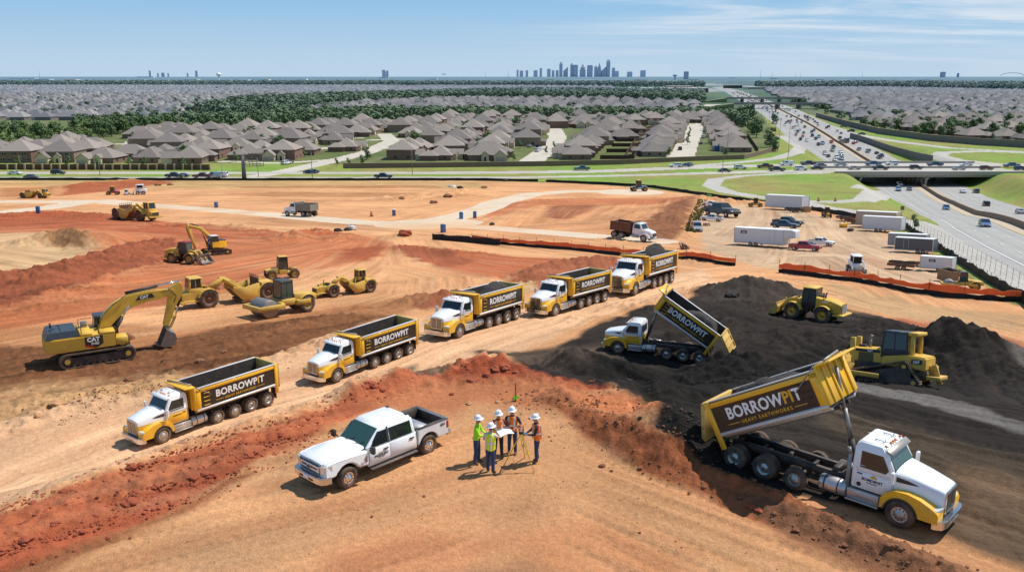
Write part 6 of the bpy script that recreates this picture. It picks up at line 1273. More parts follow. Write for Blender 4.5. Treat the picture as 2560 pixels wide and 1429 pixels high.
def make_person(label, shirt, vest, trousers, hands, feet=((.03, .12), (-.05, -.13)), headyaw=0, headpitch=.25, lean=0.05, bare=False, stance=.0):
    t = empty('person', label, 'person', 'hard hat workers standing around the survey plan')
    V = []; E = []; R = []
    def v(p, r, par=None):
        V.append(tuple(p)); R.append(r); i = len(V) - 1
        if par is not None: E.append((par, i))
        return i
    ch = lambda z: lean * (z - .95) * 1.2
    pel = v((0, 0, .97), (.165, .125)); sp = v((ch(1.12), 0, 1.12), (.15, .115), pel); cs = v((ch(1.34), 0, 1.34), (.175, .125), sp); nk0 = v((ch(1.48), 0, 1.47), (.09, .08), cs); nk = v((ch(1.55) + .01, 0, 1.54), (.058, .058), nk0)
    hc = Vector((ch(1.6) + .03, 0, 1.66)); h1 = v(hc + Vector((.0, 0, -.05)), (.075, .08), nk); h2 = v(hc + Vector((.0, 0, .06)), (.085, .092), h1); h3 = v(hc + Vector((-.01, 0, .12)), (.05, .055), h2)
    hinf = []
    for s, tgt, hint in ((1, hands[0], (-.3, .8, -.8)), (-1, hands[1], (-.3, -.8, -.8))):
        sh = Vector((ch(1.42), s * .20, 1.42)); el, wr = ik(sh, tgt, .29, .26, hint)
        cl = v((ch(1.42), s * .10, 1.43), (.085, .08), cs); a = v(sh, (.066, .062), cl); m = v(sh.lerp(el, .5), (.058, .055), a); b = v(el, (.047, .047), m); c = v(el.lerp(wr, .5), (.042, .042), b); d = v(wr, (.028, .032), c)
        dr = (wr - el).normalized(); pm = wr + dr * .06; p = v(pm, (.032, .042), d); hinf.append((wr, dr))
        sd = Vector((0, 0, 1)).cross(dr); sd = sd.normalized() if sd.length > .1 else Vector((0, 1, 0)); dn = dr.cross(sd).normalized()
        for k, (o, ln) in enumerate(((-.03, .075), (-.01, .085), (.01, .08), (.03, .06))):
            f1 = v(pm + dr * .045 + sd * o, (.0095, .0095), p); f2 = v(pm + dr * (.045 + ln * .55) + sd * o * 1.1 + dn * .012 * -s * 0 - Vector((0, 0, .012)), (.009, .009), f1); v(pm + dr * (.045 + ln * .85) + sd * o * 1.1 - Vector((0, 0, .035)), (.008, .008), f2)
        f1 = v(wr + dr * .035 - sd * s * .035, (.012, .012), p); v(wr + dr * .075 - sd * s * .055, (.009, .009), f1)
    fi = []
    for s, (fx, fy) in ((1, feet[0]), (-1, feet[1])):
        hp = Vector((0, s * .095, .90)); an = Vector((fx, fy, .09)); kn = hp.lerp(an, .5) + Vector((.03, 0, .0))
        a = v(hp, (.105, .10), pel); m = v(hp.lerp(kn, .5), (.096, .092), a); b = v(kn, (.076, .074), m); c = v(kn.lerp(an, .45), (.074, .07), b); d = v(an, (.05, .055), c); e = v(an + Vector((-.03, 0, -.035)), (.045, .045), d); f = v(an + Vector((.09, s * .015, -.045)), (.042, .034), d); v(an + Vector((.16, s * .025, -.055)), (.032, .024), f)
    me = bpy.data.meshes.new('body'); me.from_pydata(V, E, []); o = bpy.data.objects.new('tmpbody', me); COL.objects.link(o)
    o.modifiers.new('s', 'SKIN'); o.modifiers.new('u', 'SUBSURF').levels = 2
    for i, r in enumerate(R): me.skin_vertices[0].data[i].radius = r
    me.skin_vertices[0].data[0].use_root = True
    m2 = bpy.data.meshes.new_from_object(o.evaluated_get(bpy.context.evaluated_depsgraph_get())); bpy.data.objects.remove(o)
    for m in (SKIN, shirt, trousers, BOOT, HAIR): m2.materials.append(m)
    for p in m2.polygons:
        c = p.center; p.use_smooth = True; q = 0
        dw = min(((c - w).dot(d) for w, d in hinf if (c - w).length < .35), default=-1); near = min((c - w).length for w, d in hinf)
        if c.z > 1.535 and (c - hc).length < .3: q = 0 if (c.x > hc.x - .02 or c.z < 1.62) else 4
        elif near < .22 and dw > -.01: q = 0
        elif bare and near < .26 and abs(c.y) > .12: q = 0 if dw > -.26 else 1
        elif c.z > .93 or abs(c.y) > .24: q = 1
        elif c.z > .13: q = 2
        else: q = 3
        p.material_index = q
    b = MB(); b.lathe([(.001, .1), (.012, .095), (.02, .0), (.001, -.01)], (hc.x + .075, 0, hc.z - .06), 'z', 8)
    for s in (-1, 1): b.lathe([(.001, -.01), (.025, -.008), (.028, 0), (.022, .012), (.001, .014)], (hc.x - .005, s * .088, hc.z - .0), 'y', 8)
    o = reg(bpy.data.objects.new('body', m2), t)
    hb = b.build('nose_and_ears', SKIN, o)
    b = MB()
    for s in (-1, 1): b.lathe([(.001, .006), (.011, 0), (.001, -.006)], (hc.x + .083, s * .032, hc.z + .015), 'x', 8)
    b.box(hc.x + .075, hc.x + .083, -.025, .025, hc.z - .068, hc.z - .058); b.build('eyes_and_mouth', HAIR, o)
    hb = MB(); c0 = (hc.x - .005, 0, hc.z + .045)
    hb.lathe([(.175, .0), (.178, .012), (.128, .03), (.125, .06), (.112, .105), (.075, .14), (.03, .153), (.001, .155)], c0, 'z', 22)
    hb.v = [(x + (.03 if z < c0[2] + .015 and x > c0[0] + .08 else 0), y * (.93 if x < 0 else .93), z) for x, y, z in hb.v]; hb.box(c0[0] - .12, c0[0] + .12, -.012, .012, c0[2] + .12, c0[2] + .158); hb.build('hard_hat', HAT, t, .004)
    if vest:
        vb = MB(); R2 = []
        for z, rx, ry in ((.90, .150, .195), (1.05, .142, .185), (1.2, .148, .195), (1.34, .152, .205), (1.43, .135, .185), (1.49, .10, .11)):
            R2.append([(ch(z) + rx * math.cos(a) * (1 if math.cos(a) > 0 else 1.05), ry * math.sin(a), z + (.02 * math.sin(a * 3) if z < 1 else 0)) for a in np.linspace(0, 2 * PI, 25)[:-1]])
        vb.loft(R2, 0, False, True)
        vo = vb.build('vest', vest, t)
        sb = MB()
        for z0 in (1.12,):
            sb.loft([[(ch(z) + (.153 + .004) * math.cos(a) * (1 if math.cos(a) > 0 else 1.05), .200 * math.sin(a), z) for a in np.linspace(0, 2 * PI, 25)[:-1]] for z in (z0, z0 + .055)], 0, False, True)
        for s in (-1, 1):
            for f in (-1, 1): sb.loft([[(ch(z) + f * rx * (1.02 if f > 0 else 1.07), s * y0, z), (ch(z) + f * rx * (1.02 if f > 0 else 1.07), s * (y0 + .05), z)] + [(ch(z) + f * (rx - .02), s * (y0 + .05), z), (ch(z) + f * (rx - .02), s * y0, z)] for z, rx, y0 in ((.93, .15, .075), (1.2, .15, .075), (1.34, .15, .08), (1.46, .125, .085))])
        sb.build('reflective_tape', REFL, vo)
        if vest is not HVY or True:
            zb = MB(); zb.box(ch(1.0) + .148, ch(1.0) + .162, -.004, .004, .92, 1.3); zb.build('zip', BRT, vo)
    bl = MB()
    if vest: return t
    bl = MB(); bl.loft([[(ch(z) + .15 * math.cos(a), .17 * math.sin(a), z) for a in np.linspace(0, 2 * PI, 19)[:-1]] for z in (.955, .99)], 0, False, True); bl.build('belt', BRT, t)
    return t
def place_person(t, px, py, yaw, s=1.0):
    p = at(px, py, zf=zfull); return stand(t, p.x, p.y, yaw, s)
def world_hand(t, M, loc): return M @ Vector(loc)
# ------------------------------------------------------------------ buildings, trees, fences and street furniture
def hz(c, d):  # blends distance haze into a base colour
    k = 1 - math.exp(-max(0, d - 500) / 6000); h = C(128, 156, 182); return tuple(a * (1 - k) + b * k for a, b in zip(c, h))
ROOF = [mat('shingle_a', C(146, 135, 126), .9, 0, .16, 1.5), mat('shingle_b', C(132, 122, 116), .9, 0, .16, 1.5), mat('shingle_c', C(158, 146, 136), .9, 0, .12, 1.5)]
BRK = [mat('brick_brown', C(138, 112, 96), .9, 0, .2, 2.5), mat('brick_taupe', C(150, 130, 112), .9, 0, .2, 2.5), mat('brick_red', C(140, 108, 92), .9, 0, .2, 2.5)]
STN = mat('pale_stone', C(222, 202, 170), .9, 0, .2, 1.2); WIN = mat('window_glass', (.03, .035, .045), .1); GAR = mat('garage_door_paint', C(190, 176, 156), .7); TRIM = mat('white_trim', C(225, 222, 215), .7)
def hiproof(b, x0, x1, y0, y1, z, p=.62, o=.55, mi=0):
    x0 -= o; x1 += o; y0 -= o; y1 += o; z -= .12
    if x1 - x0 >= y1 - y0: h = (y1 - y0) / 2; r = [(x0 + h, (y0 + y1) / 2), (x1 - h, (y0 + y1) / 2)]
    else: h = (x1 - x0) / 2; r = [((x0 + x1) / 2, y0 + h), ((x0 + x1) / 2, y1 - h)]
    zt = z + h * p; vs = [(x0, y0, z), (x1, y0, z), (x1, y1, z), (x0, y1, z), (*r[0], zt), (*r[1], zt)]
    if x1 - x0 >= y1 - y0: fs = [(0, 1, 5, 4), (1, 2, 5), (2, 3, 4, 5), (3, 0, 4), (3, 2, 1, 0)]
    else: fs = [(0, 1, 4), (1, 2, 5, 4), (2, 3, 5), (3, 0, 4, 5), (3, 2, 1, 0)]
    b.add(vs, fs, mi)
def gableroof(b, x0, x1, y0, y1, z, p=.8, o=.4, mi=0):   # ridge along y
    xm = (x0 + x1) / 2; zt = z + (x1 - x0) / 2 * p; zz = z - o * p
    for s, xe in ((-1, x0 - o), (1, x1 + o)): b.add([(xe, y0 - o, zz), (xe, y1, zz), (xm, y1, zt), (xm, y0 - o, zt), (xe, y0 - o, zz + .18), (xe, y1, zz + .18), (xm, y1, zt + .18), (xm, y0 - o, zt + .18)], [(0, 1, 2, 3), (4, 7, 6, 5), (0, 3, 7, 4), (0, 4, 5, 1)], mi)
HM = []
def house_proto(i):
    """front faces -y; returns the list of part meshes"""
    rnd = random.Random(40 + i); w = [17, 19, 16, 20, 18, 15][i % 6]; d = [15, 13, 16, 14, 17, 14][i % 6]; two = i in (2, 4); zw = 5.6 if two else 3.1
    bk = BRK[i % 3]; rf = ROOF[i % 3]; parts = []
    b = MB(); b.box(-w / 2, w / 2, -d / 2, d / 2, -.3, zw); gx0, gx1 = (w / 2 - 6.8, w / 2 - .4) if i % 2 else (-w / 2 + .4, -w / 2 + 6.8)
    b.box(gx0, gx1, -d / 2 - 5, -d / 2 + .1, -.3, 3.0, 1); fx0, fx1 = (-3.2, .6) if i % 2 else (-.6, 3.2); b.box(fx0, fx1, -d / 2 - 2.2, -d / 2 + .1, -.3, 3.4, 1)
    for x0, x1, y, z in ((gx0, gx1, -d / 2 - 5, 3.0), (fx0, fx1, -d / 2 - 2.2, 3.4)):
        b.add([(x0, y, z), (x1, y, z), ((x0 + x1) / 2, y, z + (x1 - x0) / 2 * .8), (x0, y + .3, z), (x1, y + .3, z), ((x0 + x1) / 2, y + .3, z + (x1 - x0) / 2 * .8)], [(0, 1, 2), (3, 5, 4), (0, 2, 5, 3), (1, 4, 5, 2), (0, 3, 4, 1)], 1)
    parts.append(('wall', b.mesh('wall', [bk, STN])))
    b = MB(); hiproof(b, -w / 2, w / 2, -d / 2, d / 2, zw, .66 if not two else .6)
    gableroof(b, gx0, gx1, -d / 2 - 5, -d / 2 + 4, 3.0); gableroof(b, fx0, fx1, -d / 2 - 2.2, -d / 2 + 3, 3.4)
    if i in (0, 3, 5): hiproof(b, -w / 2 - 2.5, -w / 2 + 5, 0, d / 2 + 3, 3.0, .6)
    if i in (1, 4): hiproof(b, -2, 6, d / 2 - 3, d / 2 + 4, 3.0, .55)
    if i in (0, 3, 5): b.box(-w / 2 - 2.2, -w / 2 + 4.6, .2, d / 2 + 2.8, -.3, 2.95, 1)
    if i in (1, 4): b.box(-1.8, 5.7, d / 2 - 2, d / 2 + 3.7, -.3, 2.95, 1)
    for q in range(2): x, y = rnd.uniform(-3, 3), rnd.uniform(-3, 3); b.cyl((x, y, zw + 1.5), (x, y, zw + 4.2), .12, n=6, sm=False)
    parts.append(('roof', b.mesh('roof', [rf, bk])))
    b = MB(); b.box(gx0 + .7, gx1 - .7, -d / 2 - 5.06, -d / 2 - 4.9, 0, 2.3); parts.append(('garage_door', b.mesh('garage_door', [GAR])))
    b = MB(); b.box((fx0 + fx1) / 2 - .5, (fx0 + fx1) / 2 + .5, -d / 2 - 2.26, -d / 2 - 2.15, 0, 2.2); parts.append(('door', b.mesh('door', [DJEAN])))
    def win(x0, x1, y, z0, z1):
        b = MB(); yy = sorted((y, y + (.08 if y > 0 else -.08))); b.box(x0, x1, *yy, z0, z1, 0); m = .08; y2 = (y + .1 if y > 0 else y - .1); yy = sorted((y, y2)); b.box(x0 - m, x1 + m, *yy, z0 - m, z0, 1); b.box(x0 - m, x1 + m, *yy, z1, z1 + m, 1); b.box((x0 + x1) / 2 - .04, (x0 + x1) / 2 + .04, *yy, z0, z1, 1); parts.append(('window', b.mesh('window', [WIN, TRIM])))
    for x in ((-w * .36, -w * .12, w * .15, w * .36)): win(x - .9, x + .9, d / 2, .9, 2.3)
    if two:
        for x in (-w * .3, 0, w * .3): win(x - .8, x + .8, d / 2, 3.6, 4.9); win(x - .7, x + .7, -d / 2, 3.7, 4.8)
    for s in (-1, 1):
        for y in (-d * .25, d * .2): b = MB(); xx = sorted((s * w / 2, s * (w / 2 + .07))); b.box(*xx, y - .7, y + .7, 1.0, 2.3); parts.append(('window', b.mesh('window', [WIN])))
    return parts
def make_house(i, x, y, rz, label, group, full=True, s=1.0):
    if not HM:
        for k in range(6): HM.append(house_proto(k))
    t = empty('house', label, 'house', group)
    for nm, me in HM[i % 6]:
        if not full and nm not in ('wall', 'roof', 'garage_door'): continue
        reg(bpy.data.objects.new(nm, me), t)
    t.matrix_world = Matrix.Translation((x, y, float(zbase(x, y)))) @ Matrix.Rotation(rz, 4, 'Z') @ Matrix.Diagonal((s, s, s * random.uniform(.95, 1.1), 1)); return t
LEAF = []
def leafmat(k, c, d=0):
    nm = 'leaves_%d_%d' % (k, d)
    if nm in MATS: return MATS[nm]
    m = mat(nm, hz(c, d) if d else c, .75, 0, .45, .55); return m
def leaf_cloud(rnd, H, Wd, n, size, trunk=.28, blobs=9):
    P = []; cs = []
    for _ in range(blobs):
        a = rnd.uniform(0, 2 * PI); r = Wd * .5 * math.sqrt(rnd.random()) * .75; z = H * rnd.uniform(trunk + .08, .88); k = 1 - max(0, (z / H - .5)) * 1.2
        cs.append((r * math.cos(a) * k, r * math.sin(a) * k, z, Wd * rnd.uniform(.18, .32)))
    vs = []; fs = []
    for q in range(n):
        cx, cy, cz, cr = cs[q % blobs]; u, v_ = rnd.uniform(-1, 1), rnd.uniform(0, 2 * PI); rr = cr * rnd.uniform(.7, 1.08); s_ = math.sqrt(1 - u * u)
        p = Vector((cx + rr * s_ * math.cos(v_), cy + rr * s_ * math.sin(v_), cz + rr * u * .8)); nv = Vector((s_ * math.cos(v_), s_ * math.sin(v_), u + .35)) + Vector((rnd.uniform(-.5, .5), rnd.uniform(-.5, .5), rnd.uniform(-.4, .4))); nv.normalize()
        a = nv.orthogonal().normalized(); b = nv.cross(a); sz = size * rnd.uniform(.6, 1.2); k = len(vs); th = rnd.uniform(0, PI); a2 = a * math.cos(th) + b * math.sin(th); b2 = nv.cross(a2)
        vs += [tuple(p + a2 * sz), tuple(p + b2 * sz * .8), tuple(p - a2 * sz * .9), tuple(p - b2 * sz * .7)]; fs.append((k, k + 1, k + 2, k + 3))
    return vs, fs
TM = []
def tree_protos():
    for k in range(5):
        rnd = random.Random(90 + k); H = [9, 11, 8, 10, 6][k]; Wd = [8, 8.5, 8, 7, 3.6][k]; vs, fs = leaf_cloud(rnd, H, Wd, [520, 560, 480, 460, 300][k], [.62, .66, .6, .55, .34][k], .12 if k < 4 else .22, 11 if k < 4 else 7)
        c = MB(); c.v = vs; c.f = fs; c.m = [0] * len(fs); c.s = [False] * len(fs)
        me = bpy.data.meshes.new('crown'); me.from_pydata(vs, [], fs); me.materials.append(leafmat(k, [(.10, .155, .04), (.075, .13, .035), (.13, .185, .05), (.085, .14, .05), (.12, .18, .055)][k])); me.update()
        t = MB(); t.cyl((0, 0, -.3), (0, 0, H * .42), .28 if k < 4 else .12, .16 if k < 4 else .07, n=8)
        for q in range(4): a = q * 1.7; t.cyl((0, 0, H * .3), (math.cos(a) * Wd * .25, math.sin(a) * Wd * .25, H * .62), .12 if k < 4 else .05, .04, n=6)
        TM.append((me, t.mesh('trunk', [mat('bark', (.10, .075, .055), .95, 0, .3, 5)])))
def make_tree(k, x, y, s, label, group, z=None, name='tree'):
    if not TM: tree_protos()
    t = empty(name, label, 'tree', group); reg(bpy.data.objects.new('crown', TM[k][0]), t); reg(bpy.data.objects.new('trunk', TM[k][1]), t)
    t.matrix_world = Matrix.Translation((x, y, float(zbase(x, y)) if z is None else z)) @ Matrix.Rotation(random.uniform(0, 6.28), 4, 'Z') @ Matrix.Scale(s, 4); return t
def np_merge(name, base_v, base_f, pts, mats, kind='stuff', label=None, cat=None, matidx=None, alt=0):
    """one mesh of many far copies; pts = (x, y, z, scale, angle)"""
    bv = np.array(base_v); nv = len(bv); out = []; 
    for x, y, z, s, a in pts:
        c, si = math.cos(a) * s, math.sin(a) * s; out.append(np.stack([bv[:, 0] * c - bv[:, 1] * si + x, bv[:, 0] * si + bv[:, 1] * c + y, bv[:, 2] * s + z], 1))
    V = np.concatenate(out); F = []; M_ = []
    for i in range(len(pts)):
        o = i * nv; a_ = alt * ((i * 7919) % 3)
        for j, f in enumerate(base_f): F.append(tuple(q + o for q in f)); M_.append((matidx[j] if matidx else 0) + a_)
    me = bpy.data.meshes.new(name); me.from_pydata(V.tolist(), [], F); me.polygons.foreach_set('material_index', M_)
    for m in mats: me.materials.append(m)
    me.update(); o = reg(bpy.data.objects.new(name, me)); return tag(o, label, cat, kind=kind)
def pts_in(P, sx, sy, jit=.3, seed=1, rot=0.0):
    W = pxl(P); xs = [p[0] for p in W]; ys = [p[1] for p in W]; rnd = random.Random(seed); out = []; cx, cy = sum(xs) / len(xs), sum(ys) / len(ys); R = math.hypot(max(xs) - min(xs), max(ys) - min(ys)) / 2 + 50
    i = -R
    while i < R:
        j = -R
        while j < R:
            a, b = i + rnd.uniform(-jit, jit) * sx, j + rnd.uniform(-jit, jit) * sy; x = cx + a * math.cos(rot) - b * math.sin(rot); y = cy + a * math.sin(rot) + b * math.cos(rot); out.append((x, y)); j += sy
        i += sx
    A = np.array(out); m = inpoly(A[:, 0], A[:, 1], W); m &= np.abs(A[:, 0]) < A[:, 1] * .68
    return [tuple(p) for p in A[m]]
ROADP = []
def off_road(pts, m=3):
    if not ROADP:
        for P, w in STR + RAMP + BLV: ROADP.append((pxf(P), w / 2))
    A = np.array(pts); X, Y = A[:, 0], A[:, 1]; bad = np.zeros(X.shape, bool)
    for P, w in ROADP: bad |= pdist(X, Y, P)[0] < w + m
    t = hwt(X, Y); bad |= (t > -hwl(Y) - m - 6) & (t < hwr(Y) + m + 6) & (Y < 3500)
    return [p for p, b in zip(pts, bad) if not b]
def fence(name, pts, h, m, label, cat, group=None, step=1.2, wob=.12, lower=None, post=None, posth=None, poststep=2.4, th=.03, seed=3, pxin=True, sag=.0, partname='fabric', cap=None):
    W = pxl(pts) if pxin else pts; t = empty(name, label, cat, group); P = []
    for (ax, ay), (bx, by) in zip(W, W[1:]):
        L = math.hypot(bx - ax, by - ay); n = max(1, int(L / step))
        for i in range(n): P.append((ax + (bx - ax) * i / n, ay + (by - ay) * i / n))
    P.append(W[-1]); t.location = (P[0][0], P[0][1], float(zfull(*P[0]))); O = Vector(t.location); rnd = random.Random(seed)
    def strip(z0f, z1f, mm, nm, th_=th):
        b = MB(); rings = []
        for i, (x, y) in enumerate(P):
            q = P[min(i + 1, len(P) - 1)]; p = P[max(i - 1, 0)]; dx, dy = q[0] - p[0], q[1] - p[1]; L = math.hypot(dx, dy) or 1; nx, ny = -dy / L * th_, dx / L * th_; z = float(zfull(x, y)); wo = float(vn(np.array([i * .7]), np.array([seed * 1.3]))[0]) * wob
            lx = nx / th_ * wo * .8; ly = ny / th_ * wo * .8; a, c = z0f, z1f
            rings.append([(x + nx - O.x, y + ny - O.y, z + a - O.z), (x - nx - O.x, y - ny - O.y, z + a - O.z), (x - nx + lx - O.x, y - ny + ly - O.y, z + c * (1 + wo * .8) - O.z), (x + nx + lx - O.x, y + ny + ly - O.y, z + c * (1 + wo * .8) - O.z)])
        b.loft(rings); return b.build(nm, mm, t)
    if lower: strip(-.1, h * .45, lower, 'silt_fabric'); strip(h * .47, h, m, 'mesh_fabric')
    else: strip(-.2, h, m, partname)
    if cap: strip(h, h + .12, cap, 'cap', th * 1.5)
    if post:
        k = max(1, int(poststep / step)); b = MB(); hh = posth or h * 1.15
        for i in range(0, len(P), k): x, y = P[i]; z = float(zfull(x, y)); b.cyl((x - O.x, y - O.y, z - .2 - O.z), (x - O.x, y - O.y, z + hh - O.z), post[1], n=5, sm=False)
        b.build('posts', post[0], t)
    return t
def pole(px, py, toppx, label, name='light_pole', arm=True, r=.12, cat='light pole', group=None):
    p = at(px, py, zf=zfull); d = (p - Vector((0, 0, HC))).length; h = (py - toppx) * d / FPX * 1.02; t = empty(name, label, cat, group); t.location = p
    b = MB(); b.cyl((0, 0, -.3), (0, 0, h), r, r * .6, n=8); b.build('mast', mat('galvanised_pole', (.2, .19, .18), .6, .4), t)
    if arm: b = MB(); b.bar((0, 0, h - .1), (-2.2, 0, h + .2), .1, .1); b.box(-2.9, -2.0, -.15, .15, h + .12, h + .28); b.build('lamp_arm', mat('galvanised_pole', (.2, .19, .18)), t)
    return t
def tower(px, w, top, base_d, label, kind='box', colr=(84, 112, 146)):
    """a far tower block; w and top in photo pixels"""
    k = base_d / FPX; x = (px - CX) * k * 1.0; y = base_d; zb = HC - 42.5; ztop = HC + (190 - top) * k * 1.0; W = max(w * k, 2) / 2; m = mat('haze_blue_%d_%d_%d' % colr, C(*colr, .72), .8, 0, .08, .01)  # haze tint is part of the tower colour
    t = empty('tower_block' if kind != 'mast' else 'mast', label, 'building' if kind != 'mast' else 'mast', 'distant skyline'); t.location = (x, y, zb); H = ztop - zb; b = MB()
    if kind == 'box': b.box(-W, W, -W, W, 0, H * .97); b.box(-W * .7, W * .7, -W * .7, W * .7, H * .97, H)
    elif kind == 'spire': b.loft([[(-W * q, -W * q, z), (W * q, -W * q, z), (W * q, W * q, z), (-W * q, W * q, z)] for q, z in ((1, 0), (1, H * .55), (.75, H * .56), (.72, H * .75), (.4, H * .78), (.35, H * .86), (.04, H))])
    elif kind == 'step': b.loft([[(-W * q, -W * q, z), (W * q, -W * q, z), (W * q, W * q, z), (-W * q, W * q, z)] for q, z in ((1, 0), (1, H * .9), (.8, H * .92), (.6, H))])
    elif kind == 'slope': b.loft([[(-W, -W, 0), (W, -W, 0), (W, W, 0), (-W, W, 0)], [(-W, -W, H * .6), (W, -W, H), (W, W, H), (-W, W, H * .6)]])
    elif kind == 'mast': b.cyl((0, 0, 0), (0, 0, H), W, W * .4, n=5)
    b.build('shaft', m, t)
    if kind in ('box', 'step', 'spire') and w > 5:
        b = MB(); 
        for q in range(3): xx = -W + 2 * W * (q + .5) / 3; b.box(xx - W * .18, xx + W * .18, -W - 3, -W + 1, H * .08, H * (.5 if kind == 'spire' else .85))
        b.build('window_bands', mat('haze_window', C(colr[0] - 10, colr[1] - 8, colr[2] - 4, .72), .5), t)
    return t
def water_tower(px, top, base, dist, label, col):
    k = dist / FPX; t = empty('water_tower', label, 'water tower'); t.location = ((px - CX) * k, dist, HC - 42.5); H = (base - top) * k; m = mat('water_tower_paint_%d' % px, col, .6); R = 5.5 * k
    b = MB(); b.lathe([(R * .45, 0), (R * .28, H * .1), (R * .25, H * .6), (R * .3, H * .66)], (0, 0, 0), 'z', 12); b.build('stem', m, t); b = MB(); b.lathe([(R * .3, H * .64), (R * .9, H * .74), (R * 1.1, H * .84), (R * .95, H * .93), (R * .5, H * .99), (.01, H)], (0, 0, 0), 'z', 16); b.build('tank', m, t); return t
def slab_box(name, x0, x1, y0, y1, z0, z1, m, label, cat, group=None, roof=None, bands=None):
    t = empty(name, label, cat, group); c = ((x0 + x1) / 2, (y0 + y1) / 2, z0); t.location = c; b = MB(); b.box(x0 - c[0], x1 - c[0], y0 - c[1], y1 - c[1], -.5, z1 - z0); b.build('wall', m, t)
    b = MB(); e = (x1 - x0) * .01 + .2; b.box(x0 - c[0] - e, x1 - c[0] + e, y0 - c[1] - e, y1 - c[1] + e, z1 - z0, z1 - z0 + max(.5, (z1 - z0) * .12)); b.build('roof', roof or TRIM, t)
    if bands: 
        b = MB(); n = bands; w = (x1 - x0) / n
        for i in range(n): b.box(x0 - c[0] + w * (i + .2), x0 - c[0] + w * (i + .8), y0 - c[1] - .3, y0 - c[1], (z1 - z0) * .3, (z1 - z0) * .7)
        b.build('window_band', WIN, t)
    return t
# ------------------------------------------------------------------ small site things
BLU = mat('toilet_blue_plastic', (.03, .12, .32), .45, dust=.3); ORG = mat('machine_orange', (.62, .15, .02), .5, dust=.4); WOD = mat('raw_timber', (.36, .24, .13), .85, 0, .2, 4)
def toilet(px, py, label, s=1.0, white=False):
    t = empty('portable_toilet', label, 'portable toilet', None); b = MB(); b.box(-.58, .58, -.58, .58, .08, 2.1); b.build('booth', BLU, t, .03); b = MB(); b.box(-.36, .36, -.62, -.575, .15, 1.95); b.build('door', mat('toilet_door', (.05, .16, .38), .5), t)
    b = MB(); b.loft([[(-.62, -.62, 2.1), (.62, -.62, 2.1), (.62, .62, 2.1), (-.62, .62, 2.1)], [(-.35, -.62, 2.32), (.35, -.62, 2.32), (.35, .62, 2.32), (-.35, .62, 2.32)]]); b.build('roof', WHT if white else BLU, t); b = MB(); b.box(-.62, .62, -.62, .62, 0, .1); b.build('skid_base', BLK, t); p = at(px, py, zf=zfull); return stand(t, p.x, p.y, random.uniform(-.6, .6), s)
def barrel(px, py, label, s=1.0):
    t = empty('traffic_barrel', label, 'barrel'); b = MB(); b.lathe([(.001, 1.0), (.2, 1.0), (.22, .95), (.26, .5), (.29, .08), (.001, .08)], (0, 0, 0), 'z', 14); b.build('drum', ORG, t)
    b = MB(); 
    for z in (.3, .7): b.lathe([(.29 - z * .06, z), (.285 - z * .06, z + .13)], (0, 0, 0), 'z', 14)
    b.build('reflective_band', REFL, t); b = MB(); b.lathe([(.001, .08), (.38, .08), (.38, 0), (.001, 0)], (0, 0, 0), 'z', 10); b.build('rubber_base', RUB, t); p = at(px, py, zf=zfull); return stand(t, p.x, p.y, 0, s)
def flat_trailer(px, py, yaw, label, s=1.0, L=3.6, load=True, cat='trailer'):
    t = empty('flatbed_trailer', label, cat); b = MB(); b.box(-L / 2, L / 2, -1.0, 1.0, .55, .65)
    for y in (-1.0, .94): b.box(-L / 2, L / 2, y, y + .06, .65, .95)
    b.bar((L / 2, 0, .55), (L / 2 + 1.2, 0, .45), .1, .1); b.build('deck_and_rails', RST if load else BLK, t)
    for x in (-.4, .4):
        for q in (-1, 1): wheel(t, x, q * 1.1, .33, .2, q, STL, holes=6)
    if load:
        b = MB(); rnd = random.Random(int(px))
        for k in range(7): x, y = rnd.uniform(-L / 2 + .3, L / 2 - .3), rnd.uniform(-.6, .6); b.bar((x - .8, y, .75 + .06 * k), (x + .8, y + .1, .75 + .06 * k), .12, .1)
        b.build('stacked_timber', WOD if px % 2 else BLK, t)
    p = at(px, py, zf=zfull); return stand(t, p.x, p.y, yaw, s)
def orange_paver(px, py):
    t = empty('compaction_machine', 'small orange roller machine with upright levers beside the rear row truck', 'roller'); b = MB(); b.box(-1.2, .6, -.7, .7, .4, 1.1); b.loft([[(-1.5, -.7, .5), (-1.2, -.7, 1.0), (-1.2, .7, 1.0), (-1.5, .7, .5)], [(-1.1, -.7, .4), (-1.0, -.7, 1.2), (-1.0, .7, 1.2), (-1.1, .7, .4)]]); b.build('body', ORG, t, .05)
    for s in (-1, 1): wheel(t, -.8, s * .8, .45, .3, s, ORG)
    b = MB(); b.lathe([(.001, -.75), (.5, -.75), (.5, .75), (.001, .75)], (1.1, 0, .5), 'y', 18); b.build('drum', STL, t); b = MB(); b.box(-.4, -.1, -.3, .3, 1.1, 1.9); b.bar((.2, .3, 1.1), (.5, .3, 2.6), .05, .05); b.bar((-.5, -.3, 1.1), (-.5, -.3, 2.1), .08, .08); b.box(-.7, -.3, -.2, .25, 1.5, 1.6); b.build('seat_and_levers', BLK, t)
    b = MB(); b.bar((.5, -.8, .5), (1.8, -.8, .5), .1, .2); b.bar((.5, .8, .5), (1.8, .8, .5), .1, .2); b.bar((1.8, -.8, .5), (1.8, .8, .5), .1, .2); b.build('drum_yoke', CAD, t); p = at(px, py, zf=zfull); return stand(t, p.x, p.y, math.radians(20), 1.1)
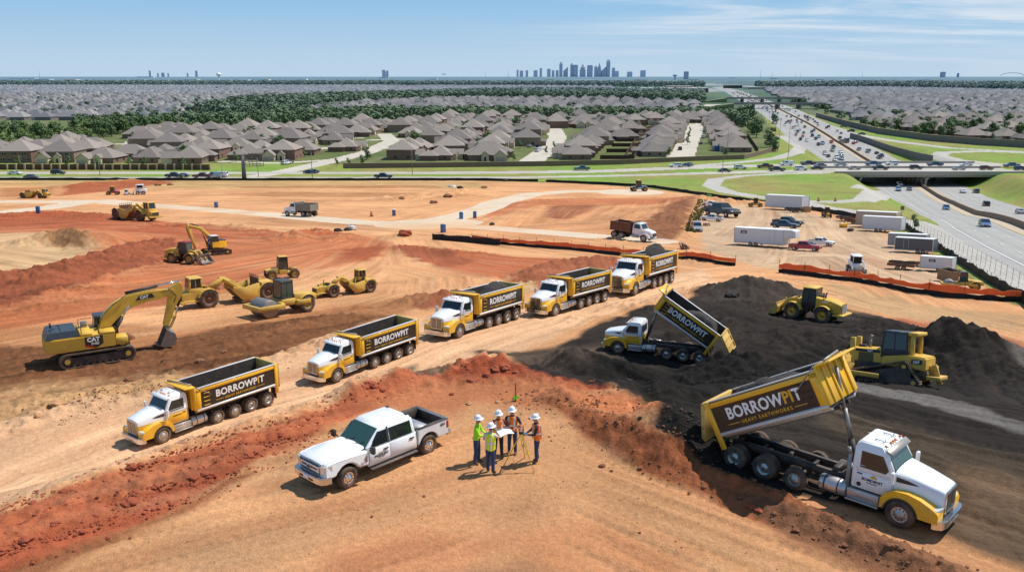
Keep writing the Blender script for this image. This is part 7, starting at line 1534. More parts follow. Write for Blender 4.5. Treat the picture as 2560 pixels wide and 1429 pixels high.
def tripod(feet, head):
    t = empty('survey_tripod', 'yellow surveyor tripod with orange and white instrument on top', 'tripod'); O = Vector(feet[0]).lerp(Vector(feet[1]), .5); O.z = min(f[2] for f in feet); t.location = O; TY = mat('tripod_yellow', (.75, .55, .02), .45)
    for f in feet:
        f = Vector(f) - O; h = Vector(head) - O; m = f.lerp(h, .48); b = MB(); sd = (h - f).cross(Vector((0, 0, 1))).normalized() * .035
        for q in (-1, 1): b.bar(m + sd * q, h + sd * q * 1.2, .022, .022)
        b.bar(f, m + (h - f) * .06, .035, .03); b.bar(m - sd, m + sd, .05, .05); lg = b.build('leg', TY, t); b = MB(); b.cyl(f - (h - f).normalized() * .03, f + (h - f).normalized() * .06, .006, .02, n=8); b.build('spiked_foot', BLK, lg)
    h = Vector(head) - O; b = MB(); b.cyl(h - Vector((0, 0, .02)), h + Vector((0, 0, .03)), .09, n=14); b.build('head_plate', BLK, t)
    t2 = MB(); t2.cyl(h + Vector((0, 0, .03)), h + Vector((0, 0, .07)), .07, n=14, mi=1); t2.box(h.x - .1, h.x - .06, h.y - .06, h.y + .06, h.z + .07, h.z + .3, 0); t2.box(h.x + .06, h.x + .1, h.y - .06, h.y + .06, h.z + .07, h.z + .3, 0); t2.box(h.x - .1, h.x + .1, h.y - .05, h.y + .05, h.z + .3, h.z + .33, 0); t2.cyl(h + Vector((0, -.12, .2)), h + Vector((0, .1, .2)), .045, n=12, mi=2); t2.box(h.x - .06, h.x + .06, h.y - .05, h.y + .05, h.z + .07, h.z + .15, 2); t2.build('theodolite', [ORG, BLK, WHT], t, .008); return t
# ================================================================== the place
ORD = ['first', 'second', 'third', 'fourth', 'fifth', 'sixth', 'seventh', 'eighth', 'ninth', 'tenth', 'eleventh', 'twelfth', 'thirteenth', 'fourteenth', 'fifteenth', 'sixteenth', 'seventeenth', 'eighteenth', 'nineteenth', 'twentieth'] + ['twenty-' + w for w in ('first', 'second', 'third', 'fourth', 'fifth', 'sixth', 'seventh', 'eighth', 'ninth')] + ['thirtieth'] + ['thirty-' + w for w in ('first', 'second', 'third', 'fourth', 'fifth', 'sixth', 'seventh', 'eighth', 'ninth')] + ['fortieth'] + ['forty-' + w for w in ('first', 'second', 'third', 'fourth', 'fifth', 'sixth', 'seventh', 'eighth', 'ninth')]
def W(px, py): return at(px, py, zf=zfull)
def putp(t, pa, pb, la, lb, s=None, tilt=.6, dz=0.0):
    A, B = at(*pa), at(*pb); m = (A + B) / 2; up = (Vector((0, 0, 1)).lerp(nrm(m.x, m.y, 3), tilt)).normalized(); return put(t, A, B, la, lb, s, up, dz)
def putm(t, px, py, s, al, left, loc, lift=0.0):
    """stand a machine side on, turned al degrees towards the viewer's side, its local ground point loc on the ground seen at the pixel"""
    p = at(px, py); az = math.atan2(p.x, p.y); yaw = (PI - az + math.radians(al)) if left else (-az - math.radians(al)); up = Vector((0, 0, 1)).lerp(nrm(p.x, p.y, 3), .7).normalized()
    X = Vector((math.cos(yaw), math.sin(yaw), 0)); X = (X - up * X.dot(up)).normalized(); Y_ = up.cross(X); R = Matrix((X, Y_, up)).transposed(); l = Vector((*loc, 0)) * s; p.z = float(zfull(p.x, p.y)) + lift
    t.matrix_world = Matrix.Translation(p - R @ l) @ R.to_4x4() @ Matrix.Scale(s, 4); return t
def place_site():
    G = 'loaded and empty dump trucks queued along the haul road'
    # five trucks in the row
    rows = [('nearest white and yellow dump truck of the haul road row, bed empty', (411, 1108), (672, 1014), -8.15, True, 'BORROWPIT', 1.75),
            ('second dump truck in the haul road row, its bed partly filled with dark soil', (845, 955), (1026.6, 888), -8.15, False, 'BORROWPIT', 2.3),
            ('third dump truck in the haul road row, heaped with a crest of dark soil', (1150, 845.6), (1292, 799), -8.15, False, 'RORROWPIT', 3.05),
            ('fourth dump truck in the haul road row, its open bed nearly empty', (1389.5, 791), (1512.5, 757), -8.15, False, 'RORROWPIT', 1.9),
            ('rearmost dump truck in the haul road row, heaped high, half behind the tipping truck', (1589, 738), (1636, 722), -4.05, False, 'RORROWPIT', 3.4)]
    for k, (lb, a, b, lx, gi, ti, lv) in enumerate(rows):
        t, M, d = make_truck(lb, G, 4, 0, 0, 'yellow', title=ti, gold_i=gi); putp(t, a, b, (0, 1.22), (lx, 1.2))
        fn = (lambda p, q: .25 + .9 * math.exp(-((p - .35) / .3) ** 2)) if lv > 3 else ((lambda p, q: .4 + .6 * math.exp(-((p - .45) / .35) ** 2)) if lv > 2 else (lambda p, q: .15 + .5 * abs(p - .5)))
        add_load(M, d, lv, k + 3, ['thin layer of dry soil on the floor of the nearest truck bed', 'low mound of dark soil in the second row truck', 'heap of dark soil in the third row truck', 'little dark soil in the fourth row truck bed', 'high heap of dark soil in the rearmost row truck'][k], fn, t)
    t, M, d = make_truck('white cab dump truck with raised bed tipping soil, largest and closest vehicle', None, 3, math.radians(30), math.radians(24), 'white', gold_i=True, hero=True); putp(t, (2243, 1319), (1832, 1176), (0, -1.24), (-7.05, -1.2), tilt=.3)
    add_load(M, d, 3.0, 21, 'dark crumbly soil sliding down the raised bed of the closest truck', lambda p, q: .42 + .62 * math.sin(min(1, (1 - p) * 1.0 + .12) * 2.2), t)
    t, M, d = make_truck('yellow and white dump truck tipping steeply, its tailgate swung wide open', None, 3, math.radians(32), math.radians(58), 'yellow'); putp(t, (1543.7, 884), (1747.5, 910), (0, 1.22), (-7.05, 1.2), tilt=.3)
    add_load(M, d, 2.95, 9, 'dark soil slumped against the open tailgate of the steeply tipped truck', lambda p, q: .3 + .85 * (1 - float(smooth(.35, .9, p))), t)
    t = hero_pickup(); putp(t, (873.8, 1219.5), (1074, 1135), (2.03, 1.0), (-2.03, 1.0), tilt=.3)
    # machines
    t = make_excavator('large yellow crawler excavator with its boom arched over and bucket resting on dark dirt'); putm(t, 243, 911, .96, 0, False, (0, -1.7))
    t.matrix_world = t.matrix_world @ Matrix.Rotation(math.radians(5), 4, 'Z')
    t = make_small_excavator('small yellow excavator with white roofed cab standing on the red earth'); putm(t, 548, 638, .98, 22, True, (0, 1.3))
    t = make_loader('yellow wheel loader with a red cab roof and a wide toothed bucket', True, True); putm(t, 452, 660, .82, 38, False, (0, -1.2))
    t = make_loader('yellow wheel loader pushing into the dark topsoil mounds'); putm(t, 2014, 801, .83, -24, True, (0, 1.38))
    t = make_dozer('yellow tracked bulldozer with blue cab roof behind the raised truck bed'); putm(t, 2206, 962, .84, -16, True, (0, 1.6))
    t = make_scraper('long yellow motor scraper with cab in front, behind the large excavator boom'); putm(t, 601, 760, .87, 20, True, (-.4, 1.45))
    t = make_scraper('compact yellow scraper with its cab on the rear end, alone at the centre left', False); putm(t, 883, 737, .64, 30, True, (-.4, 1.45))
    t = make_roller('yellow soil compactor with a steel drum, dark cab, in front of the scrapers'); putm(t, 726, 787, 1.0, 32, True, (-.15, 1.1))
    t = make_tractor_loader('small yellow wheeled tractor with tall cab behind the long scraper'); putm(t, 710, 698, .84, 14, True, (0, 1.0))
    t = make_scraper('dusty yellow scraper parked below the concrete site road at the left'); putp(t, (362, 554.5), (275, 549), (2.8, -1.49), (-3.6, -1.49), s=1.25)
    t = make_scraper('farthest yellow scraper beside the site road at the left edge'); putp(t, (101, 496), (55, 495.5), (2.8, -1.49), (-3.6, -1.49), s=.88)
    t = small_dump('white cab dump truck with a dusty grey bed driving on the concrete site road', WHC, mat('grey_bed_paint', (.22, .20, .17), .6, .2, .2, 3, dust=.4)); putp(t, (718, 540.5), (770, 542.5), (0, 1.14), (-4.8, 1.14))
    t = small_dump('white cab dump truck with a rusty brown bed beside the orange fence', WHC, RST); putp(t, (1606.8, 606), (1533, 601), (0, -1.14), (-4.8, -1.14))
    orange_paver(1556, 697)
    t = make_skid('white skid steer loader with bucket down behind the long orange fence'); p = W(2137, 680); stand(t, p.x, p.y, math.radians(-97), 1.0)
    t = make_tractor_loader('yellow backhoe seen from behind near the upper yard fence'); p = W(2066, 543); stand(t, p.x, p.y, math.radians(82), .8)
    t = make_tractor_loader('yellow machine with one big rusty wheel beside the upper white trailer'); p = W(1888, 517); stand(t, p.x, p.y, math.radians(172), .85)
    t = make_roller('yellow drum machine at the yard corner behind the fence end'); putm(t, 2404, 726, .62, 10, True, (0, 1.0))
    # yard trailers
    def tr(pa, pb, L, Wd, Hh, *a, **k): t = make_trailer(L, Wd, Hh, *a, **k); putp(t, pa, pb, (L / 2, -Wd / 2), (-L / 2, -Wd / 2), tilt=.8); return t
    tr((1957, 620.5), (1835, 612), 8.6, 2.5, 3.0, 'white', 'long white gooseneck trailer with side door and black sign in the middle of the yard', nose=1.9, sign=-2.6, axle=-.9, doorx=2.4)
    tr((2003, 528), (1913, 522.5), 8.6, 2.5, 2.95, 'white', 'white enclosed trailer at the top of the gravel yard beside the silt fence', door=0, axle=1.5)
    tr((2251, 583), (2155, 577), 8.0, 2.5, 3.2, 'white', 'large white box trailer in front of the tan trailer', door=0, name='box_trailer')
    tr((2238, 573), (2139, 567), 8.0, 2.5, 3.3, 'tan', 'tan box trailer tucked behind the large white box trailer', door=0, name='box_trailer')
    tr((2331, 636.5), (2236, 630), 6.6, 2.3, 2.75, 'grey', 'dark grey cargo trailer with white door frame', doorx=-1.3, axle=1.2)
    tr((2313, 624), (2219, 618.5), 6.6, 2.3, 2.75, 'mid', 'mid grey cargo trailer parked close behind the dark grey one', doorx=-2.4)
    tr((2378, 682.5), (2299, 676), 5.2, 2.2, 2.6, 'white', 'short white cargo trailer with a black sign at the lower end of the yard', sign=-.6, door=0, axle=.9)
    # parked vehicles
    def car(kind, col, a, b, side, label, tilt=.8, s=None):
        t = make_car(kind, col, label, {'sedan': 'car', 'suv': 'SUV', 'pickup': 'pickup truck', 'van': 'van'}[kind]); S = SPECS[kind]; h = S['wb'] / 2; putp(t, a, b, (h, side * S['w']), (-h, side * S['w']), tilt=tilt, s=s)
    car('pickup', 'red', (2034.7, 629), (1984, 626), -1, 'red pickup truck parked in front of the long white trailer')
    car('pickup', 'white', (2068.5, 616.5), (2027, 613.5), -1, 'white pickup truck parked just behind the red pickup')
    car('pickup', 'dark blue', (1979, 573), (1936.5, 570.6), -1, 'dark blue pickup truck in front, of the pair in mid yard')
    car('pickup', 'black', (1986, 567.5), (1941, 564.5), -1, 'black pickup truck with covered bed, behind, of the pair in mid yard')
    car('pickup', 'white', (1757.8, 553), (1793, 554.5), 1, 'white pickup facing left at the weedy left edge of the yard')
    car('pickup', 'black', (1813, 544), (1768, 539.5), -1, 'long black pickup above the white one at the left yard edge')
    car('pickup', 'white', (1757, 530), (1786, 532), 1, 'white pickup half hidden behind the long black pickup')
    car('pickup', 'white', (1760, 520), (1785, 521.5), 1, 'uppermost white pickup at the left yard edge')
    p = W(1742, 577); t = make_car('suv', 'silver', 'silver SUV facing the camera at the lower left of the yard', 'SUV'); stand(t, p.x, p.y, math.radians(-97), .95)
    flat_trailer(1984, 531, 0, 'black open utility trailer in front of the upper white trailer', 1.1, load=False); flat_trailer(2114, 552, .1, 'timber laden flatbed trailer left of the tan box trailer', 1.0); flat_trailer(2136, 560, 2.9, 'second laden flatbed trailer nearer the tan box trailer', .9)
    flat_trailer(2252, 672, -.5, 'low rusty flatbed of scrap left of the short white trailer', .85); flat_trailer(2286, 664, -.2, 'tiny dark flatbed beside the short white trailer', .5)
    t = flat_trailer(1766, 564, 1.4, 'small open cart with equipment beside the silver SUV', .55)
    for i, (px, py, w, h, k, nm, l) in enumerate([(1792, 524, 2.2, .9, WOD, 'timber_bundle', 'timber bundle on the ground beside the uppermost white pickup'), (2014, 530, 1.8, 1.2, mat('crate_tan', (.36, .24, .13)), 'crate', 'tan crate right of the upper white trailer'), (2108, 568, 1.3, .7, YEL, 'generator', 'small yellow generator left of the large white box trailer'), (2126, 578, 1.1, .5, BLK, 'pump', 'small black pump at the left of the large white box trailer'), (1628, 624, 1.6, .5, BLK, 'pipe_bundle', 'dark pipe bundle on the dirt below the brown dump truck'), (1710, 622, 2.0, .9, RST, 'scrap_pile', 'rusty scrap pile by the end of the brown truck road'), (2372, 702, 1.9, 1.2, mat('bin_brown', (.24, .15, .09), .8, dust=.5), 'waste_bin', 'brown open waste bin below the short white trailer'), (1772, 500, 1.6, .8, mat('green_plastic', (.03, .3, .05), .5), 'tank', 'green tank at the top left corner of the yard'), (880, 574, 1.6, .7, WHT, 'supply_box', 'white supply box on the tan strip left of the junction'), (1130, 468, 2.4, .8, WHT, 'pipe_stack', 'white pipe stack beside the rising concrete road')]):
        t = empty(nm, l, nm.replace('_', ' ')); b = MB()
        if nm in ('crate', 'waste_bin'):
            b.box(-w / 2, w / 2, -.7, .7, .05, .15)
            for y in (-.7, .62): b.box(-w / 2, w / 2, y, y + .08, .15, h)
            for x in (-w / 2, w / 2 - .08): b.box(x, x + .08, -.62, .62, .15, h)
            b.build('shell', k, t); b = MB(); b.box(-w / 2 + .1, w / 2 - .1, -.6, .6, .15, h * .6); b.build('contents', LOD if nm == 'waste_bin' else WOD, t)
        elif nm in ('timber_bundle', 'pipe_bundle', 'pipe_stack', 'scrap_pile'):
            for q in range(9): y = -.5 + (q % 4) * .3 + (q // 4) * .12; z_ = .12 + (q // 4) * .24; (b.bar if nm == 'timber_bundle' else b.cyl)((-w / 2, y, z_), (w / 2, y + (.3 * (q % 3 - 1) if nm == 'scrap_pile' else 0), z_ + (.3 * (q % 2) if nm == 'scrap_pile' else 0)), .2 if nm == 'timber_bundle' else .11, .16 if nm == 'timber_bundle' else .11)
            b.build('lengths', k, t)
        else:
            b.box(-w / 2, w / 2, -.45, .45, .15, h); b.build('housing', k, t, .06, 2); b = MB(); b.box(-w / 2, w / 2, -.4, .4, 0, .15); b.cyl((w * .2, 0, h), (w * .2, 0, h + .3), .06); b.build('skid_and_stack', BLK, t)
        p = at(px, py); stand(t, p.x, p.y, .3 * i, 1.05)
    # small machines on the tan field
    t = make_tractor_loader('small red and black tractor, left of the pair beyond the site road'); p = W(283, 487); stand(t, p.x, p.y, math.radians(5), .9)
    for c in CH.get(t.name, []):
        if c.name.startswith('hood'): c.data = c.data.copy(); c.data.materials[0] = CARP['red']
    t = make_skid('white and red skid steer on the tan field beyond the site road'); p = W(352, 486); stand(t, p.x, p.y, math.radians(200), 1.5)
    t = make_skid('tiny red and white compact loader between the red tractor and the skid steer'); p = W(317, 487); stand(t, p.x, p.y, math.radians(100), .8)
    t = make_tractor_loader('white and blue paving machine on the round end of the concrete road'); p = W(1597, 478); stand(t, p.x, p.y, math.radians(10), 1.25)
    for c in CH.get(t.name, []):
        if c.data.materials[0] == CAD: c.data = c.data.copy(); c.data.materials[0] = WHT if c.name[0] == 'r' else CARP['light blue']
    for (x, y, l) in ((541, 519, 'blue portable toilet above the site road at the left'), (985, 539, 'blue portable toilet near the road junction'), (1108, 581, 'blue portable toilet at the end of the silt fence'), (1153, 547, 'left of the two blue toilets inside the junction corner'), (1187, 545, 'right of the two blue toilets inside the junction corner'), (96, 532, 'blue toilet at the far left between the roads')): toilet(x, y, l, .66, x == 985)
    barrel(929, 541, 'orange traffic barrel with pale bands left of the junction toilet', 1.2); barrel(2046, 503, 'orange barrel on the left of two beside the ramp', 1.2); barrel(2088, 503, 'orange barrel on the right of two beside the ramp', 1.2)
    # fences
    stake = (mat('stake_dark', (.05, .035, .025), .9), .03); SILT = mat('black_silt_fabric', (.012, .010, .009), .8, 0, .3, 2); OR = mat('orange_mesh', (.85, .15, .035), .7, 0, .25, 1.5)
    fence('silt_fence', [(-200, 450), (0, 450), (420, 451), (760, 451), (1180, 451), (1345, 454)], .95, SILT, 'long black silt fence between the boulevard and the tan site', 'silt fence', None, 2.5, .22, post=stake, seed=1)
    fence('silt_fence', [(1365, 455), (1500, 461), (1620, 468), (1700, 479), (1790, 494), (1860, 503), (1930, 512)], .95, SILT, 'black silt fence curving round the top of the gravel yard', 'silt fence', None, 2, .25, post=stake, seed=2)
    fence('silt_fence', [(2028, 525), (2080, 534), (2190, 552), (2215, 560)], 1.0, SILT, 'short black silt fence behind the yellow backhoe', 'silt fence', None, 1.5, .25, post=stake, seed=4)
    fence('silt_fence', [(2250, 562), (2290, 588), (2330, 612), (2400, 660), (2470, 705), (2530, 742), (2620, 800)], 1.0, SILT, 'black silt fence along the right side of the yard', 'silt fence', None, 1.0, .25, post=stake, seed=5)
    wire_fence()
    fence('silt_fence', [(1081, 598), (1170, 606), (1250, 613)], .95, SILT, 'black silt fence at the left end of the orange mesh', 'silt fence', None, .8, .15, post=stake, seed=7)
    fence('safety_fence', [(1180, 604), (1279, 613), (1429, 625), (1558, 639), (1686, 651), (1790, 660), (1838, 665)], .98, OR, 'orange mesh fence with black silt skirt crossing the middle beside the haul road', 'safety fence', None, .8, .22, lower=SILT, post=stake, posth=1.5, poststep=3.2, seed=8)
    fence('safety_fence', [(1947, 681), (2036, 691), (2160, 708), (2271, 729), (2372, 744), (2483, 750), (2600, 757)], 1.08, OR, 'orange mesh fence with black silt skirt along the lower edge of the yard', 'safety fence', None, .6, .26, lower=SILT, post=stake, posth=1.6, poststep=3.0, seed=9)
    # survey crew
    sc = 1.04
    def yaw_to(p, q): return math.atan2(q[1] - p[1], q[0] - p[0])
    feet = {'a': (1192, 1157), 'b': (1246, 1142), 'c': (1281, 1132), 'd': (1226, 1181), 'e': (1342, 1154)}
    F_ = {k: W(*v) for k, v in feet.items()}
    cen = at(1262, 1079, 1.12)
    plan = [at(1240, 1075, 1.16), at(1273, 1064.5, 1.14), at(1286, 1080, 1.12), at(1252, 1092.5, 1.10)]
    def mk(key, lab, shirt, vest, tr_, hands_world, yaw, bare=False):
        p = F_[key]; M = Matrix.Translation(p) @ Matrix.Rotation(yaw, 4, 'Z') @ Matrix.Scale(sc, 4); Mi = M.inverted(); hs = [tuple(Mi @ Vector(h)) if isinstance(h, Vector) else h for h in hands_world]
        t = make_person(lab, shirt, vest, tr_, hs, bare=bare); t.matrix_world = M; return t
    mk('a', 'worker in lime green long sleeved shirt, leftmost of the crew', HVG, None, JEAN, ((.34, .10, 1.12), (.34, -.06, 1.14)), math.radians(-12))
    mk('b', 'worker in orange vest over a maroon shirt holding the plan corner', PLAID, HVO, DJEAN, (plan[1] + Vector((-.12, .02, 0)), plan[0] + Vector((-.0, .05, 0))), math.radians(-80))
    mk('c', 'worker in orange vest over a navy shirt behind the tripod', NAVY, HVO, JEAN, ((.30, .2, 1.15), plan[1] + Vector((.05, 0, 0))), math.radians(-100))
    mk('d', 'worker in yellow vest seen from behind, nearest the camera', PALE, HVY, JEAN, ((.30, .16, 1.15), plan[3] + Vector((.02, -.03, 0))), math.radians(62), True)
    mk('e', 'worker in orange vest reading papers at the right of the tripod', NAVY, HVO, JEAN, ((.34, .12, 1.12), (.36, -.06, 1.12)), math.radians(188))
    n = 8; vs = []; fs = []
    for i in range(n + 1):
        for j in range(2): a = plan[0].lerp(plan[1], i / n) if j == 0 else plan[3].lerp(plan[2], i / n); vs.append(tuple(a + Vector((0, 0, .05 * math.sin(i / n * PI * 1.3)))))
    for i in range(n): fs.append((i * 2, i * 2 + 2, i * 2 + 3, i * 2 + 1))
    b = MB(); k = len(vs); b.v = vs + [(x, y, z - .004) for x, y, z in vs]; b.f = fs + [tuple(q + k for q in f[::-1]) for f in fs]; b.m = [0] * len(b.f); b.s = [True] * len(b.f)
    o = b.build('survey_plan', mat('plan_paper', (.82, .83, .85), .7)); tag(o, 'large curling white paper plan held between the workers', 'plan sheet')
    pe = F_['e']; M = Matrix.Translation(pe) @ Matrix.Rotation(math.radians(188), 4, 'Z') @ Matrix.Scale(sc, 4) @ Matrix.Translation((.44, .04, 1.15)) @ Matrix.Rotation(-.35, 4, 'Y')
    b = MB(M); b.box(-.13, .17, -.13, .13, -.008, .0, 1); b.box(-.12, .16, -.12, .12, .001, .012, 0); o = b.build('clipboard', [mat('plan_paper', (.8, .8, .8)), BLK]); tag(o, 'clipboard with white papers held by the worker at the right', 'clipboard')
    tripod([W(1259.6, 1162.5), W(1335.8, 1181.5), W(1312, 1143)], at(1303, 1082, 1.42))
    t = empty('survey_stake', 'orange survey stake tied with lime green ribbon behind the crew', 'stake'); t.location = W(1289, 1002); b = MB(); b.box(-.03, .03, -.02, .02, -.2, .85); b.build('stake_post', mat('stake_orange', (.55, .08, .03), .7), t)
    b = MB(); rnd = random.Random(3)
    for k in range(9): a = rnd.uniform(0, 6.28); b.bar((0, 0, .16), (math.cos(a) * .12, math.sin(a) * .08, .16 + rnd.uniform(-.12, .12)), .05, .06)
    b.build('ribbon', mat('lime_ribbon', (.15, .75, .02), .6), t)
    # clods and stones that one can pick out
    CL = []
    for k in range(5):
        bm = bmesh.new(); bmesh.ops.create_icosphere(bm, subdivisions=3, radius=1); rnd = random.Random(k)
        for v in bm.verts: n_ = float(vn(np.array([v.co.x * 1.4 + k * 9 + v.co.z]), np.array([v.co.y * 1.4 + v.co.z * 1.1]), k)[0]); n2 = float(vn(np.array([v.co.x * 4 + v.co.z * 3]), np.array([v.co.y * 4 - v.co.z * 2]), k + 9)[0]); v.co *= 1 + .33 * n_ + .10 * n2; v.co.z *= .68
        me = bpy.data.meshes.new('clod'); bm.to_mesh(me); bm.free(); CL.append(me)
    cm = {'red': mat('red_clod', C(164, 82, 52), .95, 0, .25, 3, bump=.6), 'brown': mat('brown_clod', C(140, 92, 62), .95, 0, .25, 3, bump=.6), 'tan': mat('tan_clod', C(200, 152, 108), .95, 0, .2, 3, bump=.6), 'dark': mat('dark_clod', C(52, 46, 42), .95, 0, .3, 3, bump=.6)}
    meshes = {(k, c): None for k in range(5) for c in cm}
    for k in range(5):
        for c in cm: m = CL[k].copy(); m.materials.append(cm[c]); meshes[(k, c)] = m
    spots = [(330, 1168, .26, 'red'), (352, 1163, .2, 'red'), (82, 1257, .16, 'red'), (155, 1228, .14, 'red'), (325, 1258, .3, 'red'), (622, 1140, .26, 'red'), (640, 1132, .18, 'red'), (512, 1185, .22, 'red'), (482, 1195, .16, 'red'), (390, 1217, .18, 'red'), (240, 1290, .14, 'red'), (770, 1048, .14, 'red'), (585, 1085, .14, 'red'), (690, 1060, .12, 'red'),
             (908, 972, .3, 'red'), (922, 962, .34, 'red'), (938, 970, .24, 'red'), (955, 975, .2, 'red'), (880, 985, .2, 'red'), (1240, 925, .3, 'red'), (1262, 920, .34, 'red'), (1215, 938, .24, 'red'), (1290, 932, .22, 'red'), (1175, 952, .2, 'red'), (1172, 1010, .16, 'tan'), (1245, 1006, .15, 'tan'), (1130, 985, .14, 'red'),
             (1505, 1165, .16, 'brown'), (1884, 1270, .2, 'red'), (1898, 1276, .18, 'red'), (1865, 1262, .14, 'red'), (1935, 1283, .12, 'brown'), (2225, 1363, .16, 'brown'), (2250, 1372, .12, 'brown'), (1990, 1325, .14, 'brown'), (2110, 1362, .12, 'brown'), (1760, 1218, .12, 'brown'), (1600, 1170, .12, 'brown'),
             (500, 905, .34, 'brown'), (370, 940, .3, 'brown'), (322, 950, .34, 'brown'), (345, 930, .22, 'brown'), (300, 870, .55, 'red'), (318, 846, .5, 'brown'), (140, 1010, .4, 'tan'), (95, 1040, .3, 'tan'), (410, 905, .24, 'dark'), (560, 880, .22, 'brown'), (1572, 955, .4, 'dark'), (1735, 920, .35, 'dark'), (1850, 1000, .3, 'dark'), (1680, 745, .5, 'dark'), (1830, 740, .6, 'dark'), (1610, 905, .25, 'dark'), (2110, 845, .4, 'dark'), (845, 578, .35, 'dark'), (868, 576, .3, 'dark'), (1004, 497, .28, 'brown'), (1085, 508, .3, 'brown'), (1120, 492, .3, 'brown'), (1150, 471, .28, 'dark'), (1262, 453, .25, 'dark'), (1210, 470, .25, 'brown'), (1015, 586, .5, 'red'), (395, 464, .22, 'brown'), (425, 463, .22, 'brown'), (1230, 562, .25, 'dark'), (1180, 1060, .08, 'tan'), (1600, 1330, .05, 'brown'), (930, 1290, .06, 'brown'), (760, 1330, .05, 'brown'), (1060, 1240, .06, 'brown'), (660, 1000, .14, 'tan'), (140, 1310, .2, 'red'), (66, 1350, .22, 'red'), (205, 1330, .15, 'red'), (270, 1345, .12, 'red'), (430, 1260, .12, 'red')]
    for i, (px, py, r, c) in enumerate(spots):
        p = W(px, py); me = meshes[(i % 5, c)]; o = reg(bpy.data.objects.new('dirt_clod', me)); g = {'red': 'red clay clods strewn along the red spoil bands', 'brown': 'brown clods on the dug earth banks', 'tan': 'pale clods lying on the tan earth', 'dark': 'dark clods on the topsoil mounds'}[c]
        tag(o, {'red': 'loose red clay clod on the red spoil band', 'brown': 'loose brown dirt clod on a dug bank', 'tan': 'pale tan clod lying on the earth', 'dark': 'dark clod on the topsoil mounds'}[c], 'dirt clod', g); d = (p - Vector((0, 0, HC))).length
        rr = r * .8 * max(1, d / 55); o.matrix_world = Matrix.Translation(p + Vector((0, 0, rr * .18))) @ Euler((0, 0, i * 1.3)).to_matrix().to_4x4() @ Matrix.Diagonal((rr, rr * (.8 + .3 * (i % 3) / 2), rr * .85, 1))
    # countless small crumbs
    rnd = random.Random(5); bm = bmesh.new(); bmesh.ops.create_icosphere(bm, subdivisions=1, radius=1); bv = [(v.co.x * (1 + .3 * rnd.uniform(-1, 1)), v.co.y * (1 + .3 * rnd.uniform(-1, 1)), v.co.z * .7) for v in bm.verts]; bf = [tuple(v.index for v in f.verts) for f in bm.faces]; bm.free()
    def crumbs(name, lines, n, m, label, r0=.018, r1=.075):
        pts = []; L = [pxl(l[0]) for l in lines]
        for i in range(n):
            q = rnd.randrange(len(L)); P = L[q]; w = lines[q][1]; k = rnd.randrange(len(P) - 1); f = rnd.random(); x = P[k][0] + (P[k + 1][0] - P[k][0]) * f; y = P[k][1] + (P[k + 1][1] - P[k][1]) * f; x += rnd.gauss(0, w); y += rnd.gauss(0, w); s = r0 + (r1 - r0) * rnd.random() ** 3.2; pts.append((x, y, s))
        z = zfull(np.array([p[0] for p in pts]), np.array([p[1] for p in pts])); np_merge(name, bv, bf, [(p[0], p[1], float(zz) + p[2] * .2, p[2], rnd.uniform(0, 6)) for p, zz in zip(pts, z)], [m], label=label, cat='dirt crumbs')
    crumbs('red_dirt_crumbs', [([(-60, 1400), (250, 1290), (560, 1180), (760, 1080)], .7), ([(-60, 1300), (300, 1185), (700, 1050), (1000, 955), (1245, 918)], .6), ([(900, 975), (1160, 925), (1330, 940), (1520, 980)], .8)], 5200, cm['red'], 'small crumbs of red clay scattered over the red spoil bands')
    crumbs('brown_dirt_crumbs', [([(1400, 1000), (1620, 1150), (1880, 1250), (2180, 1370), (2400, 1470)], .55), ([(-60, 1000), (330, 960), (640, 900), (900, 830)], 1.4), ([(100, 1050), (420, 960)], 1.2), ([(1330, 980), (1560, 1080)], 1.0)], 4200, cm['brown'], 'small brown crumbs scattered along the dug banks')
    crumbs('tan_dirt_crumbs', [([(200, 1420), (900, 1260), (1300, 1200), (1900, 1400)], 2.2), ([(0, 1250), (600, 1060), (1200, 870)], 1.2), ([(560, 940), (1010, 800)], .6)], 2200, cm['tan'], 'tiny pale crumbs on the driven earth', .01, .035)
    crumbs('dark_soil_crumbs', [([(1560, 960), (1700, 1080), (1780, 1150)], .7), ([(1540, 950), (1900, 940), (2400, 930)], 2.4), ([(1700, 770), (2100, 820)], 3)], 3600, cm['dark'], 'dark crumbs scattered on the spread topsoil', .02, .085)
def wire_fence():
    P = pxl([(2262, 560), (2310, 583), (2370, 615), (2440, 655), (2500, 690), (2580, 740), (2640, 780)]); t = empty('wire_fence', 'thin post and wire fence outside the black silt fence at right', 'fence'); O = Vector((P[0][0], P[0][1], float(zbase(*P[0])))); t.location = O; m = mat('wire_grey', (.09, .09, .085), .7); Q = []
    for (ax, ay), (bx, by) in zip(P, P[1:]):
        L = math.hypot(bx - ax, by - ay); n = max(1, round(L / 3.2))
        for i in range(n): x = ax + (bx - ax) * i / n; y = ay + (by - ay) * i / n; Q.append(Vector((x, y, float(zbase(x, y)))) - O)
    b = MB()
    for q in Q: b.cyl(q - Vector((0, 0, .2)), q + Vector((0, 0, 1.65)), .022, n=6)
    b.build('posts', m, t); b = MB()
    for h in (.5, 1.0, 1.6): b.tube([q + Vector((0, 0, h)) for q in Q], .007, 4)
    b.build('wires', m, t); return t
